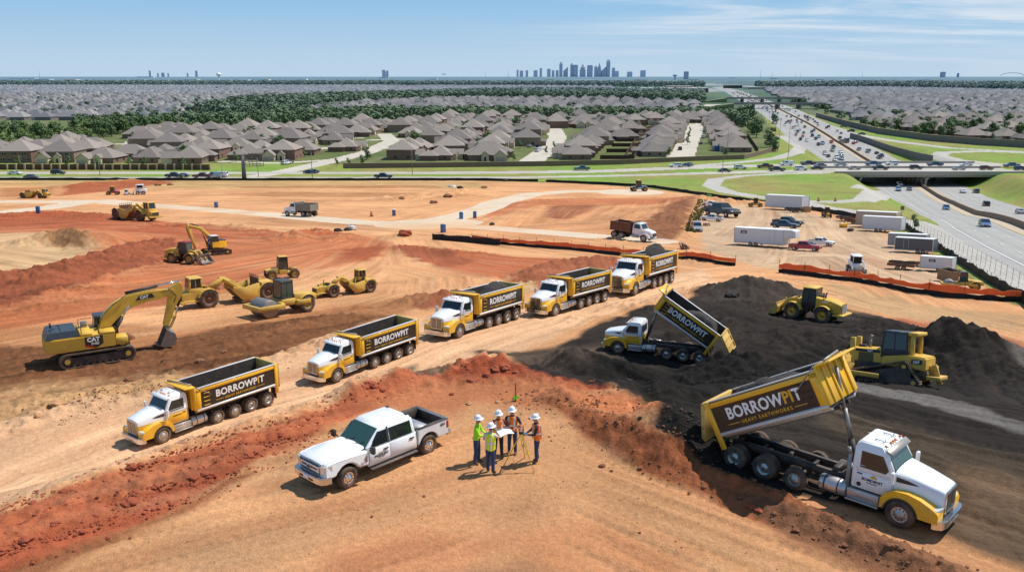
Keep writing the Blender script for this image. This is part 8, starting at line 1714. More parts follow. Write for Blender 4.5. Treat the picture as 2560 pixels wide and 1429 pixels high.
def place_roads():
    # overpass
    yb0, yb1 = 381.0, 428.0; z = float(HC - np.interp((yb0 + yb1) / 2, _ys, _dd)); xc = float(np.interp(404, HWC[:, 1], HWC[:, 0])); x0, x1 = xc - 44, xc + 42
    t = empty('overpass_bridge', 'concrete overpass carrying the crowded boulevard over the highway', 'bridge'); t.location = (xc, (yb0 + yb1) / 2, z); CON = mat('bridge_concrete', C(176, 168, 158), .85, 0, .12, .4); DK = mat('bridge_deck_concrete', C(194, 186, 176), .85, 0, .1, .3); hy = (yb1 - yb0) / 2; L0, L1 = x0 - xc, x1 - xc
    b = MB(); b.box(L0, L1, -hy, hy, -.5, .06); b.build('deck', DK, t); b = MB()
    for y in (-hy, -.4, hy - .5): b.box(L0, L1, y, y + .5, .06, 1.0)
    b.build('parapet', CON, t); b = MB()
    for y in np.arange(-hy + 1, hy, 3.2): b.box(L0 + 4, L1 - 4, y, y + .8, -1.6, -.5)
    b.build('girders', CON, t)
    for xx in (-2.5, L0 + 12, L1 - 12):
        b = MB(); b.box(xx - .6, xx + .6, -hy + .5, hy - .5, -2.5, -1.9)
        for y in np.arange(-hy + 1.5, hy - 1, 4.2): b.box(xx - .45, xx + .45, y, y + 1.6, -6.6, -2.5)
        b.build('pier', CON, t)
    for s, xx in ((-1, L0), (1, L1)): b = MB(); b.loft([[(xx, y, -.5), (xx - s * 9, y, -.5), (xx - s * 9, y, -1.9), (xx, y, -3.5)] for y in (-hy, hy)]); b.build('abutment', CON, t)
    # central barrier of the highway
    P = [tuple(p) for p in HWC if 60 < p[1] < 2500]; Q = [(float(np.interp(y, HWC[:, 1], HWC[:, 0])), y) for y in list(np.arange(90, 700, 8)) + list(np.arange(700, 2500, 40))]
    b = MB(); b.loft([[(x - .35, y, float(zbase(x, y)) - .2), (x - .18, y, float(zbase(x, y)) + 1.25), (x + .18, y, float(zbase(x, y)) + 1.25), (x + .35, y, float(zbase(x, y)) - .2)] for x, y in Q]); o = b.build('median_barrier', mat('barrier_concrete', C(138, 112, 92), .85, 0, .15, .5)); tag(o, 'long concrete barrier running down the middle of the highway', 'barrier')
    # lane markings: thin sheets above the paving
    PW = mat('road_paint', (.62, .61, .58), .6); PY = mat('road_paint_yellow', (.5, .36, .10), .6)
    def stripe(b, off, y0, y1, w, mi=0):
        ys = np.arange(y0, y1 + .1, 4.0) if y1 - y0 > 5 else [y0, y1]; R = []
        for y in ys: xc_ = float(np.interp(y, HWC[:, 1], HWC[:, 0])) + (off(y) if callable(off) else off); z_ = float(HC - np.interp(y, _ys, _dd) - cut(np.array([xc_]), np.array([y]))[0]) + .05; R.append([(xc_ - w, y, z_), (xc_ + w, y, z_)])
        vs = [p for r in R for p in r]; fs = [(2 * i, 2 * i + 1, 2 * i + 3, 2 * i + 2) for i in range(len(R) - 1)]; b.add(vs, fs, mi)
    b = MB(); stripe(b, lambda y: -hwl(y) + 1.8, 75, 900, .14); stripe(b, lambda y: hwr(y) - 2.0, 120, 900, .14); stripe(b, -3.2, 90, 900, .14, 1); stripe(b, 3.2, 90, 900, .14, 1)
    for off in (-6.8, -10.4, -14.0, 6.8, 10.4, 14.0):
        for y in np.arange(84, 620, 12.0):
            if abs(off) < (hwl(y) if off < 0 else hwr(y)) - 3.5: stripe(b, off, y, y + 3.4, .13)
    o = b.build('lane_markings', [PW, PY]); tag(o, kind='structure')
    # highway retaining walls and sound walls
    WL = mat('sound_wall', C(132, 124, 116), .9, 0, .15, .3); BW = mat('brick_boundary_wall', C(132, 112, 96), .9, 0, .2, .6); BF = mat('brown_board_fence', C(98, 76, 60), .9, 0, .2, .8); PC = mat('pillar_stone', C(188, 164, 132), .9, 0, .15, 1)
    fence('sound_wall', [(2040, 292), (2120, 315), (2200, 335), (2330, 353), (2450, 363), (2620, 373), (2900, 385)], 4.2, WL, 'tall grey sound wall between the right hand houses and the frontage road', 'wall', None, 14, 0, th=.25, partname='panels', cap=PC)
    fence('retaining_wall', [(2125, 345), (2190, 366), (2260, 388), (2330, 405)], 3.6, WL, 'grey retaining wall beside the highway behind the overpass', 'wall', None, 8, 0, th=.3, partname='panels')
    t = fence('boundary_wall', [(-200, 424), (0, 424), (300, 424.5), (525, 425)], 2.5, BF, 'brown board wall with pale pillars in front of the left houses', 'wall', None, 6, 0, th=.12, partname='boards')
    P = pxl([(-200, 424), (525, 425)]); b = MB(); O = Vector(t.location)
    n = 34
    for i in range(n): x = P[0][0] + (P[1][0] - P[0][0]) * i / (n - 1); y = P[0][1] + (P[1][1] - P[0][1]) * i / (n - 1); z_ = float(zbase(x, y)) - O.z; b.box(x - O.x - .35, x - O.x + .35, y - O.y - .4, y - O.y + .4, z_ - .2, z_ + 2.8)
    b.build('pillars', PC, t)
    fence('boundary_wall', [(858, 421), (1100, 418.5), (1388, 415), (1560, 411), (1700, 404), (1860, 398), (1900, 388), (1946, 374)], 2.3, BW, 'brown brick wall bordering the middle houses along the boulevard', 'wall', None, 6, 0, th=.15, partname='brickwork', cap=PC)
    # poles
    for i, (px, py, tp, l) in enumerate([(112, 418, 390, 'thin pole behind the left wall'), (250, 439, 409, 'short street light on the left boulevard median'), (557, 451, 412, 'pale street light at the left silt fence'), (646, 442, 398, 'light pole right of the thick sign pole'), (781, 448, 384, 'tall light pole at the side street corner'), (1031, 437, 379, 'tall light pole on the boulevard median in the centre'), (1806, 434, 367, 'street light left of the overpass ramp'), (1817, 399, 321, 'brown utility pole beside the blue container'), (1969, 405, 318, 'tall light pole inside the ramp curve'), (1947, 366, 303, 'light pole on the grassy ramp bank'), (1937, 348, 300, 'next light pole up the ramp bank'), (1922, 318, 283, 'farther light pole left of the highway'), (2074, 325, 311, 'sign post beside the right frontage road'), (1903, 300, 272, 'farthest light pole left of the highway')]): pole(px, py, tp, l, arm=i not in (0, 7, 12), r=.14)
    p = at(611, 449); d = p.length; h = (449 - 393) * d / FPX; t = empty('sign_tower', 'thick grey monopole with lattice sign frame beside the left boulevard', 'sign'); t.location = p; G_ = mat('galvanised_pole', (.2, .19, .18)); b = MB(); b.cyl((0, 0, 0), (0, 0, h), .9, .6, n=12); b.build('mast', mat('grey_monopole', (.16, .16, .155), .7), t); b = MB()
    for k in range(7): b.bar((1, 0, h * .55 + k * .8), (8, 0, h * .60 + k * .8), .15, .2)
    for k in range(6): b.bar((1 + k * 1.4, 0, h * .55), (1 + k * 1.4, 0, h * .6 + 5), .15, .15)
    b.build('lattice_frame', G_, t)
    t = empty('road_sign', 'small sign plate on a thin post in the grass triangle', 'sign'); t.location = W(2254, 540); b = MB(); b.cyl((0, 0, 0), (0, 0, 2.2), .04, n=6); b.box(-.45, .45, -.05, 0, 1.5, 2.5); b.build('plate_and_post', G_, t)
def place_cars():
    DECKZ = float(HC - np.interp(404.5, _ys, _dd)); rnd = random.Random(11); D = {'sedan': 'car', 'suv': 'SUV', 'pickup': 'pickup truck', 'van': 'van'}
    def street(px, py, kind, col, yaw, label, group=None, s=1.22):
        p = at(px, py); t = make_car(kind, col, label, D[kind], group); x, y = p.x, p.y; zz = float(zbase(x, y))
        if px > 2060 and py > 408: zz = DECKZ + .08; r = ray(px, py); k = (zz - HC) / r.z; x, y = r.x * k, r.y * k
        t.matrix_world = Matrix.Translation((x, y, zz)) @ Matrix.Rotation(yaw, 4, 'Z') @ Matrix.Scale(s, 4)
    L = [(38, 437, 'sedan', 'white', 0, 'white car on the far lane at the left edge'), (79, 446, 'sedan', 'grey', 0, 'grey green car on the near lane at the left edge'), (146, 436, 'suv', 'black', 0, 'black SUV on the left part of the boulevard'), (437, 444.5, 'pickup', 'black', 0, 'black pickup near the thick sign pole'), (455, 443, 'sedan', 'dark blue', PI, 'dark car just ahead of the black pickup'), (505, 445, 'pickup', 'dark red', PI, 'dark red pickup ahead of the silver van'), (535, 444.5, 'van', 'silver', PI, 'long silver van on the left boulevard'), (550, 443.5, 'van', 'white', PI, 'white van right behind the silver van'), (716, 411, 'suv', 'white', 1.1, 'white SUV in the side street'), (722, 409, 'suv', 'grey', 1.1, 'grey SUV beside the white one in the side street'), (782, 433, 'sedan', 'black', PI, 'small black car at the side street mouth'), (775, 434, 'sedan', 'dark blue', 0, 'dark blue car beside the small black one'), (959, 446, 'pickup', 'black', 0, 'black pickup alone on the near lane in the centre'), (1454, 426, 'pickup', 'teal', PI, 'teal pickup on the far lane right of centre'),
         (1688, 418, 'suv', 'white', PI, 'white SUV following onto the far lane'), (1713, 417, 'sedan', 'teal', PI, 'teal car merging near the white SUV'), (1720, 414.5, 'sedan', 'silver', PI, 'silver car at the ramp merge'), (1812, 430, 'sedan', 'black', 0, 'black car left of the ramp loop'), (1851, 423, 'suv', 'white', 0, 'white SUV above the ramp loop'), (1912, 420, 'pickup', 'dark red', PI, 'dark maroon pickup above the ramp loop'), (1942, 428, 'pickup', 'black', 0, 'black pickup beside the maroon pickup'), (1966, 414, 'van', 'white', PI, 'white van on the far lane before the bridge'), (2003, 426, 'suv', 'white', 0, 'white SUV on the near lane before the bridge'), (2020, 413, 'pickup', 'black', PI, 'large black pickup on the far lane before the bridge'), (2044, 424, 'sedan', 'black', 0, 'black saloon on the near lane entering the bridge'), (2050, 417, 'sedan', 'grey', PI, 'grey saloon on the far lane entering the bridge'), (2101, 415, 'sedan', 'silver', PI, 'silver saloon on the far lane, leftmost on the bridge'), (2136, 424, 'sedan', 'tan', 0, 'tan saloon on the near lane, leftmost on the bridge'), (2182, 414, 'pickup', 'blue', PI, 'blue pickup on the bridge beside the dark pickup'), (2201, 424.5, 'pickup', 'black', 0, 'dark pickup on the bridge near lane'), (2229, 413, 'suv', 'white', PI, 'white SUV on the bridge far lane'), (2290, 423, 'suv', 'black', 0, 'black SUV in the middle of the bridge near lane'), (2337, 415.5, 'pickup', 'dark blue', PI, 'dark blue pickup on the bridge far lane'), (2397, 425, 'sedan', 'silver', 0, 'silver saloon on the right half of the bridge'), (2415, 415, 'sedan', 'white', PI, 'white saloon on the right half of the bridge'), (2466, 425, 'suv', 'dark red', 0, 'maroon SUV leaving the bridge at right'), (2528, 418, 'pickup', 'blue', PI, 'bright blue pickup towing beyond the bridge'), (2552, 426, 'suv', 'dark blue', 0, 'dark SUV at the right edge')]
    for q in L: street(*q)
    # near and middle highway: heading along the road
    def hyaw(y): return math.atan2(8, float(np.interp(y + 4, HWC[:, 1], HWC[:, 0]) - np.interp(y - 4, HWC[:, 1], HWC[:, 0])))
    H = [(2365, 524, 'sedan', 'blue', 1, 'blue car in the middle of the near highway lanes'), (2461, 566, 'sedan', 'blue', 1, 'blue car closest on the highway'), (2465, 515, 'suv', 'black', 0, 'black SUV on the far carriageway'), (2549, 534, 'sedan', 'silver', 0, 'silver car cut by the right edge on the far carriageway'), (2407, 482, 'sedan', 'white', 0, 'pale car left of the dark pickup on the far carriageway'), (2440, 482, 'suv', 'grey', 0, 'dark grey SUV beside the pale car on the far carriageway'), (2246, 477, 'suv', 'light blue', 1, 'light blue SUV just out of the bridge shadow'), (2249, 465, 'suv', 'white', 1, 'white SUV at the edge of the bridge shadow'), (2273, 476, 'sedan', 'grey', 1, 'dark grey car right of the light blue SUV'), (2200, 445, 'sedan', 'silver', 1, 'silver car under the bridge'), (2332, 446, 'suv', 'grey', 0, 'grey SUV in the shade under the bridge'),
         (2087, 402, 'sedan', 'white', 1, 'white car just beyond the bridge on the near carriageway'), (2104, 400, 'van', 'silver', 1, 'silver van just beyond the bridge'), (2104, 388, 'suv', 'white', 1, 'white SUV behind the silver van'), (2062, 387, 'sedan', 'white', 1, 'white car left of the others beyond the bridge'), (2062, 383, 'sedan', 'silver', 1, 'silver car behind the left white car'), (2198, 396, 'pickup', 'grey', 0, 'grey pickup passing beyond the bridge'), (2203, 392, 'pickup', 'blue', 0, 'blue pickup right beside the grey one')]
    for px, py, k, c, dr, l in H:
        p = at(px, py); t = make_car(k, c, l, D[k]); t.matrix_world = Matrix.Translation(p + Vector((0, 0, .02))) @ Matrix.Rotation(hyaw(p.y) + (PI if dr else 0), 4, 'Z') @ Matrix.Scale(1.05, 4)
    t = make_car('van', 'grey', 'dark box truck group in the far highway lanes', 'van'); p = at(2115, 356); t.matrix_world = Matrix.Translation(p) @ Matrix.Rotation(hyaw(p.y), 4, 'Z') @ Matrix.Diagonal((1.8, 1.3, 1.5, 1))
    t = make_car('van', 'tan', 'tan box truck beside the dark one in the far highway lanes', 'van'); p = at(2104, 358); t.matrix_world = Matrix.Translation(p) @ Matrix.Rotation(hyaw(p.y), 4, 'Z') @ Matrix.Diagonal((1.8, 1.2, 1.4, 1))
    cols = ['white', 'silver', 'black', 'grey', 'white', 'dark blue', 'silver', 'red', 'tan', 'black']; kinds = ['sedan', 'suv', 'pickup', 'sedan', 'suv', 'van']
    used = []; n = 0
    for i in range(900):
        y = 500 * (2300 / 500) ** rnd.random(); side = rnd.choice((-1, 1)); lane = rnd.choice((5, 8.6, 12.2, 15.8, 19.4, 23)); 
        if lane > (hwl(y) if side < 0 else hwr(y)) - 3: continue
        if any(abs(y - a) < 12 + y * .008 and b == side * lane for a, b in used): continue
        used.append((y, side * lane)); x = float(np.interp(y, HWC[:, 1], HWC[:, 0])) + side * lane; t = make_car(rnd.choice(kinds), rnd.choice(cols), 'distant vehicle in the highway traffic beyond the overpass', 'car', 'distant highway traffic', detail=False, name='distant_car')
        t.matrix_world = Matrix.Translation((x, y, float(zbase(x, y)))) @ Matrix.Rotation(hyaw(y) + (PI if side < 0 else 0), 4, 'Z') @ Matrix.Scale(1.1, 4); n += 1
        if n >= 170: break
    for i, (px, py, k, c, yw) in enumerate([(1351, 374, 'sedan', 'white', 1.2), (1343, 379, 'suv', 'white', 1.3), (1347, 370, 'suv', 'black', 1.2), (1324, 368, 'sedan', 'silver', 1.3), (1752, 360, 'sedan', 'grey', 1.4), (1757, 345, 'suv', 'white', 1.4), (1760, 330, 'sedan', 'silver', 1.4), (1700, 375, 'suv', 'black', 1.4), (1707, 355, 'sedan', 'grey', 1.4)]):
        street(px, py, k, c, yw, ORD[i] + ' of the cars parked in the residential streets, counted left to right', 'cars in the residential streets')
    for i, (px, py, k, c) in enumerate([(2127, 330, 'suv', 'black'), (2154, 337, 'sedan', 'black'), (2109, 318, 'suv', 'grey')]): street(px, py, k, c, 2.4, ['black SUV on the right frontage road', 'black car ahead of the SUV on the right frontage road', 'grey SUV rearmost on the right frontage road'][i])
def place_town():
    rnd = random.Random(21)
    Z = [('left', [(-150, 409), (560, 409), (640, 415), (740, 402), (840, 394), (925, 352), (1080, 325), (1080, 310), (850, 318), (690, 332), (440, 330), (300, 345), (0, 372), (-150, 380)], 21.5, 24.5, 0),
         ('middle', [(900, 407), (1100, 405), (1310, 402), (1318, 380), (1350, 345), (1370, 322), (1790, 310), (1790, 300), (1100, 300), (1010, 330), (960, 352), (900, 385)], 21.5, 24, 0)]
    H = []
    for nm, P, sx, sy, r in Z:
        for x, y in off_road(pts_in(P, sx, sy, .10, 5 if nm == 'left' else 6, -.04), 8):
            H.append((x, y, nm, rnd.choice((0, 0, PI / 2, PI / 2, -PI / 2, PI)) + rnd.uniform(-.12, .12)))
    # columns of houses along the streets that run away from the camera
    cols = [((1440, 396), (1540, 318), -1), ((1628, 388), (1690, 300), 1), ((1838, 378), (1790, 306), -1)]
    H = [h for h in H if not (at(1370, 396).x < h[0] and h[1] < 640)]
    for c in cols:
        if not c: continue
        A, B = at(*c[0]), at(*c[1]); n = int((B - A).length / 19)
        for i in range(n + 1): p = A.lerp(B, i / max(1, n)); H.append((p.x, p.y, 'column', c[2] * PI / 2 + rnd.uniform(-.03, .03)))
    for x0, y0 in [(1540, 340), (1575, 330), (1560, 350), (1720, 306), (1755, 300)]: p = at(x0, y0); H.append((p.x, p.y, 'middle', PI))
    far = []
    for nm, P, sx, sy, sd in [('far left', [(-200, 301), (420, 301), (450, 292), (500, 272), (700, 252), (980, 236), (1240, 224), (980, 217), (0, 217), (-200, 219)], 28, 30, 8), ('centre', [(720, 283), (1000, 285), (1400, 282), (1740, 281), (1740, 262), (1500, 250), (1100, 252), (900, 262)], 23, 25, 9), ('right', [(1975, 262), (2080, 295), (2200, 326), (2350, 345), (2570, 358), (2900, 368), (2900, 240), (2560, 226), (2100, 214), (1900, 216)], 27, 29, 10), ('remote', [(1040, 227), (1540, 227), (1540, 218), (1040, 217)], 26, 34, 11), ('remote', [(1430, 240), (1740, 247), (1740, 240), (1430, 236)], 26, 30, 12)]:
        for x, y in off_road(pts_in(P, sx, sy, .13, sd, -.1), 8):
            if nm == 'right' and float(hwt(x, y)) < hwr(y) + 40: continue
            far.append((x, y, nm, rnd.choice((0, PI / 2, -PI / 2, PI)) + rnd.uniform(-.1, .1)))
    far.sort(key=lambda h: h[1]); H.sort(key=lambda h: h[1])
    k = max(0, 300 - len(H)); ind = H + far[:k]; rest = far[k:]
    front = sorted([h for h in H if h[1] < 470], key=lambda h: h[0]); fo = {id(h): i for i, h in enumerate(front)}
    for i, h in enumerate(ind):
        x, y, nm, rz = h; K = rnd.randrange(6); st = ['', '', 'two storey ', '', 'two storey ', ''][K]
        if id(h) in fo: lab = '%sgrey hip roofed house, %s from the left in the row nearest the boulevard' % (st, ORD[min(fo[id(h)], 48)]); gr = 'houses nearest the boulevard walls'
        elif nm == 'left': lab, gr = 'grey roofed brick house among the rows behind the left board wall', 'houses behind the left board wall'
        elif nm == 'middle': lab, gr = 'grey roofed brick house among the middle rows behind the brick wall', 'houses behind the brick wall'
        elif nm == 'column': lab, gr = 'grey roofed house in a straight row lining a street that runs away', 'houses lining the receding streets'
        else: lab, gr = 'small distant grey roofed house in the ' + nm + ' subdivision', 'distant houses of the ' + nm + ' subdivision'
        make_house(K, x, y, rz, lab, gr, full=y < 620, s=rnd.uniform(.92, 1.04) if nm != 'column' else .98)
    # the thousands beyond read as one field of roofs
    groups = {}
    for x, y, nm, rz in rest: groups.setdefault(nm + ('_deep' if y > 2000 else ''), []).append((x, y, float(zbase(x, y)), rnd.uniform(1.0, 1.2), rz))
    for g, pts in groups.items():
        dd = sum(p[1] for p in pts) / len(pts); q = MB(); q.box(-8.5, 8.5, -7, 7, -.3, 3.2, 0); hiproof(q, -8.5, 8.5, -7, 7, 3.2, .7, mi=1); q.box(1, 7.5, -11, -7, -.3, 2.8, 2); gableroof(q, 1, 7.5, -11, -4, 2.8, mi=1)
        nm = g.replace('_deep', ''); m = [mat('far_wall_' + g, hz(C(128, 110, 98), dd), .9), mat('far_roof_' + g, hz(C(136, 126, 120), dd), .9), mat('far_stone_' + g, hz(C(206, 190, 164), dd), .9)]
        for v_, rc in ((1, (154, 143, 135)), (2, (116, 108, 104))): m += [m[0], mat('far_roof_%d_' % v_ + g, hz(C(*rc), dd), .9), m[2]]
        np_merge('distant_houses', q.v, q.f, pts, m, label='mass of small distant roofs in the ' + nm + ' subdivision', cat='distant houses', matidx=q.m, alt=3)
    # back garden fences between the receding rows
    DF = mat('dark_board_fence', C(84, 58, 46), .9, 0, .25, 1)
    for i, (a, b_, l) in enumerate([((1585, 398), (1640, 312), 'dark board fence between the two middle receding rows'), ((1560, 398), (1610, 318), 'dark board fence behind the left receding row'), ((1895, 380), (1868, 340), 'dark board fence behind the rightmost receding row'), ((1100, 392), (1180, 350), 'dark red board fence among the middle houses')]): fence('board_fence', [a, b_], 2.2, DF, l, 'fence', None, 6, 0, th=.08, partname='boards')
    A, B = at(1560, 398), at(1610, 318)
    for i in range(7):
        p = A.lerp(B, i / 7); q = at(1585, 398).lerp(at(1640, 312), i / 7); fence('board_fence', [(p.x, p.y), (q.x, q.y)], 2.1, DF, ORD[i] + ' cross fence counting away from the boulevard between the receding rows', 'fence', 'garden cross fences', 5, 0, th=.08, pxin=False, partname='boards')
        r = at(1500, 398).lerp(at(1575, 318), i / 7); fence('board_fence', [(r.x, r.y), (p.x, p.y)], 2.1, DF, ORD[i] + ' cross fence counting away from the boulevard behind the left receding row', 'fence', 'garden cross fences', 5, 0, th=.08, pxin=False, partname='boards')
    t = empty('storage_container', 'blue storage container beside the rightmost row house', 'container'); p = at(1800, 378); t.location = p; b = MB(); b.box(-3.5, 3.5, -1.5, 1.5, 0, 3.2); b.build('box_body', mat('container_blue', (.04, .10, .22), .6), t)
    # trees
    T = []
    def tz(P, sp, seed, s0, s1, jit=.4, road=3):
        return [(x, y, rnd.uniform(s0, s1)) for x, y in off_road(pts_in(P, sp, sp, jit, seed), road)]
    hx = np.array([h[0] for h in H + far]); hy_ = np.array([h[1] for h in H + far])
    T += tz([(-150, 372), (0, 368), (120, 352), (260, 344), (440, 330), (620, 326), (850, 314), (1010, 304), (1010, 288), (720, 285), (560, 302), (450, 300), (330, 306), (190, 312), (180, 330), (0, 335), (-150, 340)], 11.5, 31, .6, 1.25)
    T += tz([(690, 298), (1100, 300), (1790, 300), (1900, 330), (1890, 345), (1860, 310), (1790, 291), (1200, 288), (900, 288)], 9, 32, .8, 1.3)
    T2 = tz([(470, 290), (600, 258), (900, 243), (1300, 230), (1760, 234), (1760, 258), (1540, 250), (1400, 246), (1100, 249), (900, 260), (715, 283), (560, 300)], 12.5, 33, 1.0, 1.6)
    T2 += tz([(-250, 217), (1000, 217), (1000, 210), (-250, 210)], 34, 34, 1.6, 2.4) + tz([(1890, 224), (2200, 222), (2560, 231), (2900, 238), (2900, 216), (1890, 212)], 30, 35, 1.6, 2.4) + tz([(1000, 218), (1760, 218), (1760, 211), (1000, 210)], 36, 36, 1.6, 2.2)
    for x, y, s in [(*at(px, py)[:2], s) for px, py, s in [(2160, 318, 1), (2180, 322, 1.1), (2210, 326, 1), (2100, 300, 1), (2065, 285, 1), (2040, 275, 1), (2240, 325, 1.2), (2330, 335, 1), (2370, 330, 1.1), (2430, 335, 1), (2480, 345, 1), (2550, 345, 1.2), (2600, 350, 1.2), (2300, 318, 1), (2400, 312, 1.1), (2520, 320, 1.1), (2450, 300, 1), (2350, 290, 1), (2250, 300, 1), (2150, 290, 1), (1925, 368, 1.3), (1938, 378, .9), (1935, 310, 1), (1880, 300, 1.2), (1870, 285, 1.2), (1850, 290, 1.2), (2150, 280, 1.2), (2010, 265, 1.2), (1985, 262, 1.2)]]: T.append((x, y, s))
    for i in range(260):
        px, py = rnd.uniform(1950, 2600), rnd.uniform(222, 345); p = at(px, py)
        if float(hwt(p.x, p.y)) > hwr(p.y) + 46: (T if p.y < 900 else T2).append((p.x, p.y, rnd.uniform(.7, 1.1)))
    for i in range(420):
        px, py = rnd.uniform(-50, 900), rnd.uniform(225, 296); p = at(px, py); T2.append((p.x, p.y, rnd.uniform(.7, 1.1)))
    for i in range(60):
        px, py = rnd.uniform(760, 1740), rnd.uniform(255, 282); p = at(px, py); T2.append((p.x, p.y, rnd.uniform(.7, 1.1)))
    yard = off_road(pts_in([(-100, 405), (560, 407), (740, 398), (900, 345), (1080, 318), (500, 325), (0, 365)], 34, 30, .45, 51), 3) + off_road(pts_in([(900, 400), (1320, 396), (1380, 325), (1760, 305), (1100, 302), (960, 350)], 34, 30, .45, 52), 3)
    T += [(x, y, rnd.uniform(.6, .95)) for x, y in yard]
    # small street trees
    ST = [(50, 420), (130, 421), (172, 420), (245, 420), (325, 421), (362, 421), (460, 421), (590, 405), (700, 395), (842, 415), (872, 416), (906, 414), (760, 392), (830, 375), (1270, 400), (1283, 404), (1262, 385), (1300, 372), (1310, 360), (1365, 385), (1385, 372), (1700, 340), (1692, 352), (1687, 365), (1682, 378), (1770, 340), (1776, 355), (1780, 370), (1768, 325), (1725, 330), (1722, 345), (1718, 362), (1672, 392), (1815, 392)]
    for i, (px, py) in enumerate(ST):
        p = at(px, py)
        make_tree(4, p.x, p.y, rnd.uniform(.7, 1.0), 'small young street tree, %s from the left among the boulevard and street trees' % ORD[sorted(ST).index((px, py))], 'young street trees', name='young_tree')
    T.sort(key=lambda q: q[1]); k = 300 - len(ST)
    for x, y, s in T[:k]:
        lab, g = ('dark green tree in the wooded strip behind the left houses', 'trees of the wooded strip') if x < -20 and float(hwt(x, y)) < 0 else (('green tree among the right hand houses beside the highway', 'trees among the right hand houses') if float(hwt(x, y)) > 0 else ('green tree in the belt behind the middle houses', 'trees of the middle belt'))
        make_tree(rnd.randrange(4), x, y, s, lab, g)
    r2 = random.Random(3); vs, fs = leaf_cloud(r2, 9, 9, 110, 1.25, .06, 9)
    for nm, lst, lab, k in (('woodland', T[k:], 'dense green woodland in the middle distance', 0), ('woodland', [t for t in T2 if t[1] < 1800], 'broad belt of distant green woodland', 1), ('woodland', [t for t in T2 if t[1] >= 1800], 'bluish green woodland towards the horizon', 2)):
        if not lst: continue
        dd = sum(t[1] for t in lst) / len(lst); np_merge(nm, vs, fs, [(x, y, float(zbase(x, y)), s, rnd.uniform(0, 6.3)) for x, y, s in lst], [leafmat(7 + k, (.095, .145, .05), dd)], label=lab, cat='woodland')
    p = W(2285, 577); make_tree(4, p.x, p.y, .55, 'small scraggly sapling beside the large white box trailer', None, name='young_tree')
    # weeds
    b = MB(); r3 = random.Random(8); P = pxl([(1712, 580), (1725, 545), (1745, 508), (1768, 508), (1752, 550), (1738, 585)]); vs = []; fs = []
    for i in range(1500):
        px, py = r3.uniform(1710, 1770), r3.uniform(505, 585); p = at(px, py)
        if not inpoly(np.array([p.x]), np.array([p.y]), P)[0]: continue
        z = float(zfull(p.x, p.y)); h = r3.uniform(.3, .9); a = r3.uniform(0, 6.28); k = len(vs); c, s_ = math.cos(a) * .22, math.sin(a) * .22; vs += [(p.x - c, p.y - s_, z - .05), (p.x + c, p.y + s_, z - .05), (p.x + c * .6 + r3.uniform(-.2, .2), p.y + s_ * .6, z + h)]; fs.append((k, k + 1, k + 2))
    me = bpy.data.meshes.new('weeds'); me.from_pydata(vs, [], fs); me.materials.append(mat('weed_green', (.11, .14, .035), .8, 0, .4, 2)); o = reg(bpy.data.objects.new('weeds', me)); tag(o, 'strip of pale green weeds along the left edge of the yard', 'weeds', kind='stuff')
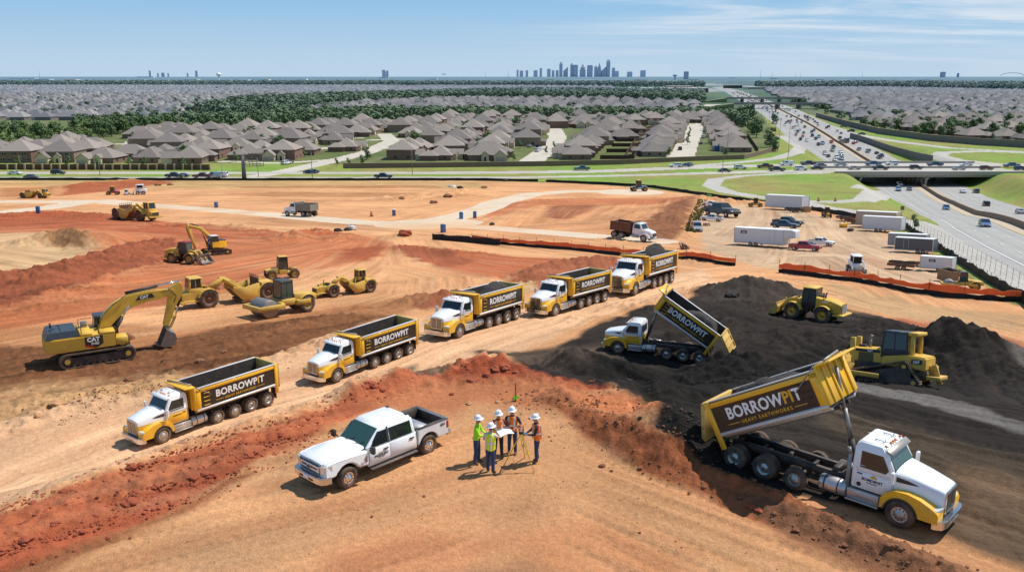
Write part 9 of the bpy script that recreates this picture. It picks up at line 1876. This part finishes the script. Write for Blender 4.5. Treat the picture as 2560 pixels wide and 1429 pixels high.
def place_skyline():
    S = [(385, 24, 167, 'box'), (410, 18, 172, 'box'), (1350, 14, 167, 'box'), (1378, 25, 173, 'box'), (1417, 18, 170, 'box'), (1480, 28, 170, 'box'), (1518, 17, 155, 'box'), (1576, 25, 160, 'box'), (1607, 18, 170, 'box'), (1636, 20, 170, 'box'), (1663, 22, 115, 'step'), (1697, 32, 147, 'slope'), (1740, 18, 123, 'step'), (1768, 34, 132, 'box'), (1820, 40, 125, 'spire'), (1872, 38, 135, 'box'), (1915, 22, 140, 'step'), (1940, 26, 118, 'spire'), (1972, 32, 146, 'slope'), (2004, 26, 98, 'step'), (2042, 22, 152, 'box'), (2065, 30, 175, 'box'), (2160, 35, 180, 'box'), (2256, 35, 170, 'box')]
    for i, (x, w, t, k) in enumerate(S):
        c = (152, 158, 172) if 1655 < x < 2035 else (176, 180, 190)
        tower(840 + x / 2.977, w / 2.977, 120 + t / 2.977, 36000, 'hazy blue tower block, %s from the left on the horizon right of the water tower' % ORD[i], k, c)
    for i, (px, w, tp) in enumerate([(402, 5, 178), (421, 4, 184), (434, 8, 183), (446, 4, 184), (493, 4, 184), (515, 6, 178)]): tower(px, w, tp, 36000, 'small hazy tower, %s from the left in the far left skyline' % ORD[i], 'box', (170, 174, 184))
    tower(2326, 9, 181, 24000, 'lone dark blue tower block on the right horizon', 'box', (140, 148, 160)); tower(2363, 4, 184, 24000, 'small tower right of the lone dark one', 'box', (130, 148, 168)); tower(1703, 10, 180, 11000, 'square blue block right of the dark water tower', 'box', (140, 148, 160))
    for i, (px, tp) in enumerate([(133, 176), (1215, 178), (1271, 176), (1883, 176), (1912, 180), (1969, 180), (1980, 180), (2131, 180)]): tower(px, .9, tp, 30000, 'thin hazy mast, %s from the left along the horizon' % ORD[i], 'mast', (128, 152, 178))
    t = empty('arch_bridge', 'faint pale arch on the right horizon', 'bridge'); k = 13000 / FPX; t.location = ((2495 - CX) * k, 13000, HC - 42.5); b = MB(); P = [(-28 * k * math.cos(a), 0, 40 + 9 * k * math.sin(a) * .8) for a in np.linspace(0, PI, 15)]; b.tube(P, 4, 5); b.build('arch', mat('haze_pale', C(150, 172, 194), .8), t)
    water_tower(568, 171.5, 196, 5200, 'white water tower standing above the left subdivision', C(216, 222, 230, .8)); water_tower(1676, 179, 192, 9000, 'dark water tower right of the city skyline', C(90, 112, 144, .6))
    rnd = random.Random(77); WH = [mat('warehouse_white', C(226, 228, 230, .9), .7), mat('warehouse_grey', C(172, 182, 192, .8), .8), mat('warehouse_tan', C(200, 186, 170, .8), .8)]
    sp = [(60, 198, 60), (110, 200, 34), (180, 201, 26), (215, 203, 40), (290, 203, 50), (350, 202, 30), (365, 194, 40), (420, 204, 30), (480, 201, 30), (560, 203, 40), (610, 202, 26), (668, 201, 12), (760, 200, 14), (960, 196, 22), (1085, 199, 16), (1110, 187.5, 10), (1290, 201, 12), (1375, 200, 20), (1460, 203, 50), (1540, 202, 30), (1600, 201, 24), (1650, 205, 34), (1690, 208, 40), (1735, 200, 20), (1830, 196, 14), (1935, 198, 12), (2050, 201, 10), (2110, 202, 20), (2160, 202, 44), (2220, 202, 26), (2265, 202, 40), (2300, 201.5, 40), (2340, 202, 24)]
    for i, (px, py, w) in enumerate(sp):
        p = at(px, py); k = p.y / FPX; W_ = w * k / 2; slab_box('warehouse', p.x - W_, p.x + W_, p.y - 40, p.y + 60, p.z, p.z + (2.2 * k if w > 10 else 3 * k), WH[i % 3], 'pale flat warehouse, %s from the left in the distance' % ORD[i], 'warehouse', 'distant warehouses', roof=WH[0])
    def near(px, py, w, hpx, m, lab, depth=40, roof=None, bands=12): p = at(px, py); k = p.y / FPX; W_ = w * k / 2; slab_box('commercial_building', p.x - W_, p.x + W_, p.y, p.y + depth, p.z, p.z + hpx * k, m, lab, 'commercial building', None, roof, bands)
    near(1612, 236, 96, 9, WH[1], 'long white roofed commercial hall behind the middle woodland', 120, WH[0], 24); near(1640, 226, 130, 5, WH[2], 'long tan building behind the white roofed hall', 60); near(1735, 232, 70, 10, mat('dark_office', C(96, 88, 82), .8), 'dark glazed office block left of the highway', 60, WH[2]); near(1700, 221, 60, 5, WH[2], 'tan flat building behind the dark office', 60); near(1708, 205, 18, 4, WH[0], 'white tent shaped hall near the horizon', 60, bands=None); near(1835, 221, 40, 7, mat('dark_office', C(96, 88, 82)), 'low dark office at the head of the highway', 40); near(1900, 224, 60, 6, WH[2], 'brown flat building right of the far highway', 60)
    # two farther bridges over the highway
    for i, (py, lab) in enumerate(((272, 'nearer of the two distant bridges over the highway'), (256, 'farther of the two distant bridges over the highway'))):
        p = at(1900, py); y = p.y; xc = float(np.interp(y, HWC[:, 1], HWC[:, 0])); t = empty('road_bridge', lab, 'bridge'); t.location = (xc, y, p.z); b = MB(); b.box(-60, 60, -9, 9, 5.5, 7.2); b.build('deck', mat('far_bridge_concrete', hz(C(158, 150, 142), 900), .8), t); b = MB(); b.box(-60, 60, -9.3, -8.9, 7.2, 8.2); b.box(-60, 60, 8.9, 9.3, 7.2, 8.2); b.build('parapet', mat('far_bridge_concrete', (0, 0, 0)), t)
        for x in (-33, 0, 28): b = MB(); b.box(x - 1, x + 1, -8, 8, -.5, 5.5); b.build('pier', mat('far_bridge_concrete', (0, 0, 0)), t)
        for s in (-1, 1): b = MB(); b.loft([[(s * 60, -9, 7.1), (s * 60, 9, 7.1), (s * 60, 9, -1), (s * 60, -9, -1)], [(s * 110, -9, .0), (s * 110, 9, .0), (s * 110, 9, -1), (s * 110, -9, -1)]]); b.build('approach_bank', mat('bank_grass', hz(C(128, 136, 84), 1000), .9), t)
make_sky()
make_terrain()
place_site()
place_roads()
place_cars()
place_town()
place_skyline()
